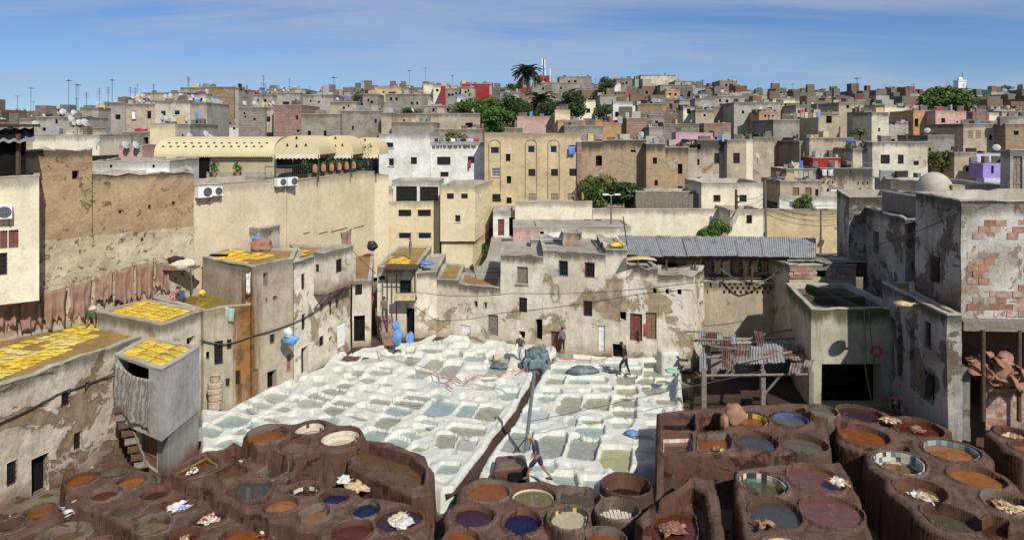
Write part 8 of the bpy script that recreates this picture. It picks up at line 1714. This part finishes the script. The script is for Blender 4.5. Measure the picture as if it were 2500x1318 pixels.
def person(label, foot, rz, h, pose, shirt, pants, hat=None, shorts=False, bare=False, boots='black', fingers=False, long=False):
    r_ = empty('person', foot, label, 'person', rz=rz); p = {k: v for k, v in POSE[pose].items()}; s = h/1.75; V_ = lambda t: Vector(t)*s
    sh = []
    up = (V_(p['nk'])-V_(p['ch'])).normalized(); ch = V_(p['ch'])
    for sg in (-1, 1): sh.append(ch+Vector((sg*.185*s, 0, 0))+up*.015*s)
    pel = V_(p['pel']); nk = V_(p['nk']); hd = V_(p['hd']); mid = pel.lerp(ch, .45); hip = [pel+Vector((sg*.10*s, 0, -.03*s)) for sg in (-1, 1)]
    hdir = (hd-nk).normalized(); fw = Vector((0, 1, 0)); fw = (fw-hdir*fw.dot(hdir)).normalized()
    el = [V_(q) for q in p['el']]; ha = [V_(q) for q in p['ha']]; kn = [V_(q) for q in p['kn']]; an = [V_(q) for q in p['an']]
    v = [pel, mid, ch, nk, nk+hdir*.05*s, hd, hd+hdir*.09*s]; e = [(0, 1), (1, 2), (2, 3), (3, 4), (4, 5), (5, 6)]; r = [(.135*s, .11*s), (.125*s, .095*s), (.15*s, .105*s), .055*s, .058*s, (.082*s, .098*s), .068*s]
    for k in (0, 1):
        b = len(v); wr = el[k].lerp(ha[k], .82); v += [sh[k], el[k], wr, ha[k]+(ha[k]-el[k]).normalized()*.03*s]; e += [(2, b), (b, b+1), (b+1, b+2), (b+2, b+3)]; r += [.062*s, .043*s, .028*s, (.038*s, .02*s)]
        if fingers:
            d = (ha[k]-el[k]).normalized(); sd_ = d.cross(Vector((0, 1, 0))).normalized(); hb = len(v)-1
            for fi in range(4):
                o_ = sd_*(fi-1.5)*.019*s; f1 = v[hb]+o_+d*.035*s; f2 = f1+d*(.045-.006*abs(fi-1.5))*s+fw*.015*s; v += [f1, f2]; e += [(hb, len(v)-2), (len(v)-2, len(v)-1)]; r += [.0095*s, .0085*s]
            t1 = v[b+2]+sd_*.035*s+d*.03*s; t2 = t1+sd_*.015*s+d*.04*s; v += [t1, t2]; e += [(b+2, len(v)-2), (len(v)-2, len(v)-1)]; r += [.011*s, .009*s]
        b = len(v); v += [hip[k], kn[k], an[k], an[k]+Vector((0, .14*s, -.045*s))]; e += [(0, b), (b, b+1), (b+1, b+2), (b+2, b+3)]; r += [.092*s, .060*s, .040*s, (.045*s, .028*s)]
    skinmesh('body', v, e, r, M['skin'], r_, 2 if fingers else 1)
    m = MB(); nb = hd+fw*.10*s; m.tube([nb+hdir*.02*s, nb+fw*.025*s-hdir*.015*s], [.012*s, .016*s], 6); o = m.build('nose', M['skin']); o.parent = r_
    m = MB()
    for sg in (-1, 1): m.box(hd+fw*.094*s+Vector((sg*.032*s, 0, 0))+hdir*.015*s, (.022*s, .012*s, .010*s)); m.box(hd+Vector((sg*.088*s, 0, 0))-hdir*.005*s, (.016*s, .03*s, .05*s))
    m.box(hd+fw*.094*s-hdir*.045*s, (.045*s, .01*s, .010*s)); o = m.build('face_features', M['hair']); o.parent = r_
    def part(o): o.parent = r_; return o
    if not bare:
        v = [pel.lerp(mid, .1), mid, ch, nk-hdir*.01]; e = [(0, 1), (1, 2), (2, 3)]; r = [(.168*s, .142*s), (.158*s, .13*s), (.182*s, .138*s), .078*s]
        for k in (0, 1):
            b = len(v); en = el[k].lerp(ha[k], .75) if long else sh[k].lerp(el[k], .8); v += [sh[k]]; e += [(2, b)]; r += [.078*s]
            if long: v += [el[k], en]; e += [(b, b+1), (b+1, b+2)]; r += [.056*s, .042*s]
            else: v += [en]; e += [(b, b+1)]; r += [.062*s]
        skinmesh('shirt', v, e, r, CL[shirt], r_)
    v = [pel+(mid-pel)*.3, pel]; e = [(0, 1)]; r = [(.165*s, .138*s), (.172*s, .145*s)]
    for k in (0, 1):
        b = len(v); v += [hip[k], kn[k].lerp(hip[k], .02) if not shorts else hip[k].lerp(kn[k], .98)]; e += [(1, b), (b, b+1)]; r += [.12*s, .095*s]
        if not shorts: v += [kn[k].lerp(an[k], .9)]; e += [(b+1, b+2)]; r[-1] = .075*s; r += [.055*s]
    skinmesh('shorts' if shorts else 'trousers', v, e, r, CL[pants], r_)
    for k in (0, 1):
        m = MB(); a = an[k]; c = a+Vector((0, .06*s, -.055*s)); m.prism([(c.x-.045*s, c.y-.11*s), (c.x+.045*s, c.y-.11*s), (c.x+.05*s, c.y+.10*s), (c.x, c.y+.15*s), (c.x-.05*s, c.y+.10*s)], c.z-.02*s, c.z+.02*s); part(m.build('shoe', CL[boots]))
    top = hd+hdir*.055*s; m = MB()
    if hat:
        bm_ = Vector(top); q = hdir.rotation_difference(Vector((0, 0, 1))).inverted(); prof = [(.17, -.02), (.165, -.01), (.108, .0), (.105, .05), (.085, .085), (0, .10)] if hat[1] == 'sun' else [(.104, -.03), (.108, .02), (.09, .07), (.05, .095), (0, .10)]
        m.lathe((0, 0, 0), [(a*s, b*s) for a, b in prof], 16); m.v = [tuple(q@Vector(w_)+bm_-hdir*.01*s) for w_ in m.v]; part(m.build('hat', CL[hat[0]], smooth=True))
    else:
        q = hdir.rotation_difference(Vector((0, 0, 1))).inverted(); m.lathe((0, 0, 0), [(.098*s, -.05*s), (.106*s, 0), (.092*s, .045*s), (.05*s, .07*s), (0, .078*s)], 14); m.v = [tuple(q@Vector(w_)+top-hdir*.01*s-fw*.012*s) for w_ in m.v]; part(m.build('hair', M['hair'], smooth=True))
    return r_
fm = P(1312, 1172, .34)
person('man in tan sun hat, navy t-shirt and shorts walking left along the vat rims', fm, R(78), 1.86, 'walk', 'navy', 'navy2', ('tan', 'sun'), shorts=True, fingers=True)
person('worker in pale overalls and brown vest bending beside the wet hide heap', P(1271, 885, .0)+Vector((0, 0, .05)), R(170), 1.75, 'step', 'brown', 'white', ('cream', 'cap'))
person('man in grey jumper and black trousers standing by the house wall', P(1373, 859, -.05), R(150), 1.62, 'stand', 'grey', 'black', long=True)
person('man in black with yellow stripe stepping across the right terrace pits', P(1527, 915, .1), R(75), 1.95, 'step', 'black', 'black', ('black', 'cap'), long=True)
person('barefoot worker in white shirt and green shorts bending over yellow hides', P(222, 800, 4.16), R(15), 1.62, 'bend', 'cream', 'green', shorts=True)
person('bare backed man squatting beside the yellow pool, left of two', P(418, 738, 4.85), R(-60), 1.5, 'squat', 'pinkc', 'pinkc'); person('man in dark blue squatting beside the yellow pool, right of two', P(447, 740, 4.85), R(60), 1.5, 'squat', 'dblue', 'dblue')
person('worker in olive clothes and red cap among yellow hides on the balcony house roof', P(1002, 632, 4.85), R(100), 1.6, 'bend' if False else 'stand', 'olive', 'olive', ('red', 'cap'))
person('man in red shirt carrying skins down the yard steps', PY(906, 768, 46.2), R(160), 1.7, 'step', 'red', 'brown'); person('man in olive shirt standing at the foot of the yard steps', P(938, 782, 1.6), R(180), 1.6, 'stand', 'olive', 'dblue')
person('worker in dark red bending over vats in the deep shade at right', P(2205, 1030, .4)+Vector((0, .6, 0)), R(150), 1.7, 'bend', 'red', 'black', ('grey', 'cap'))
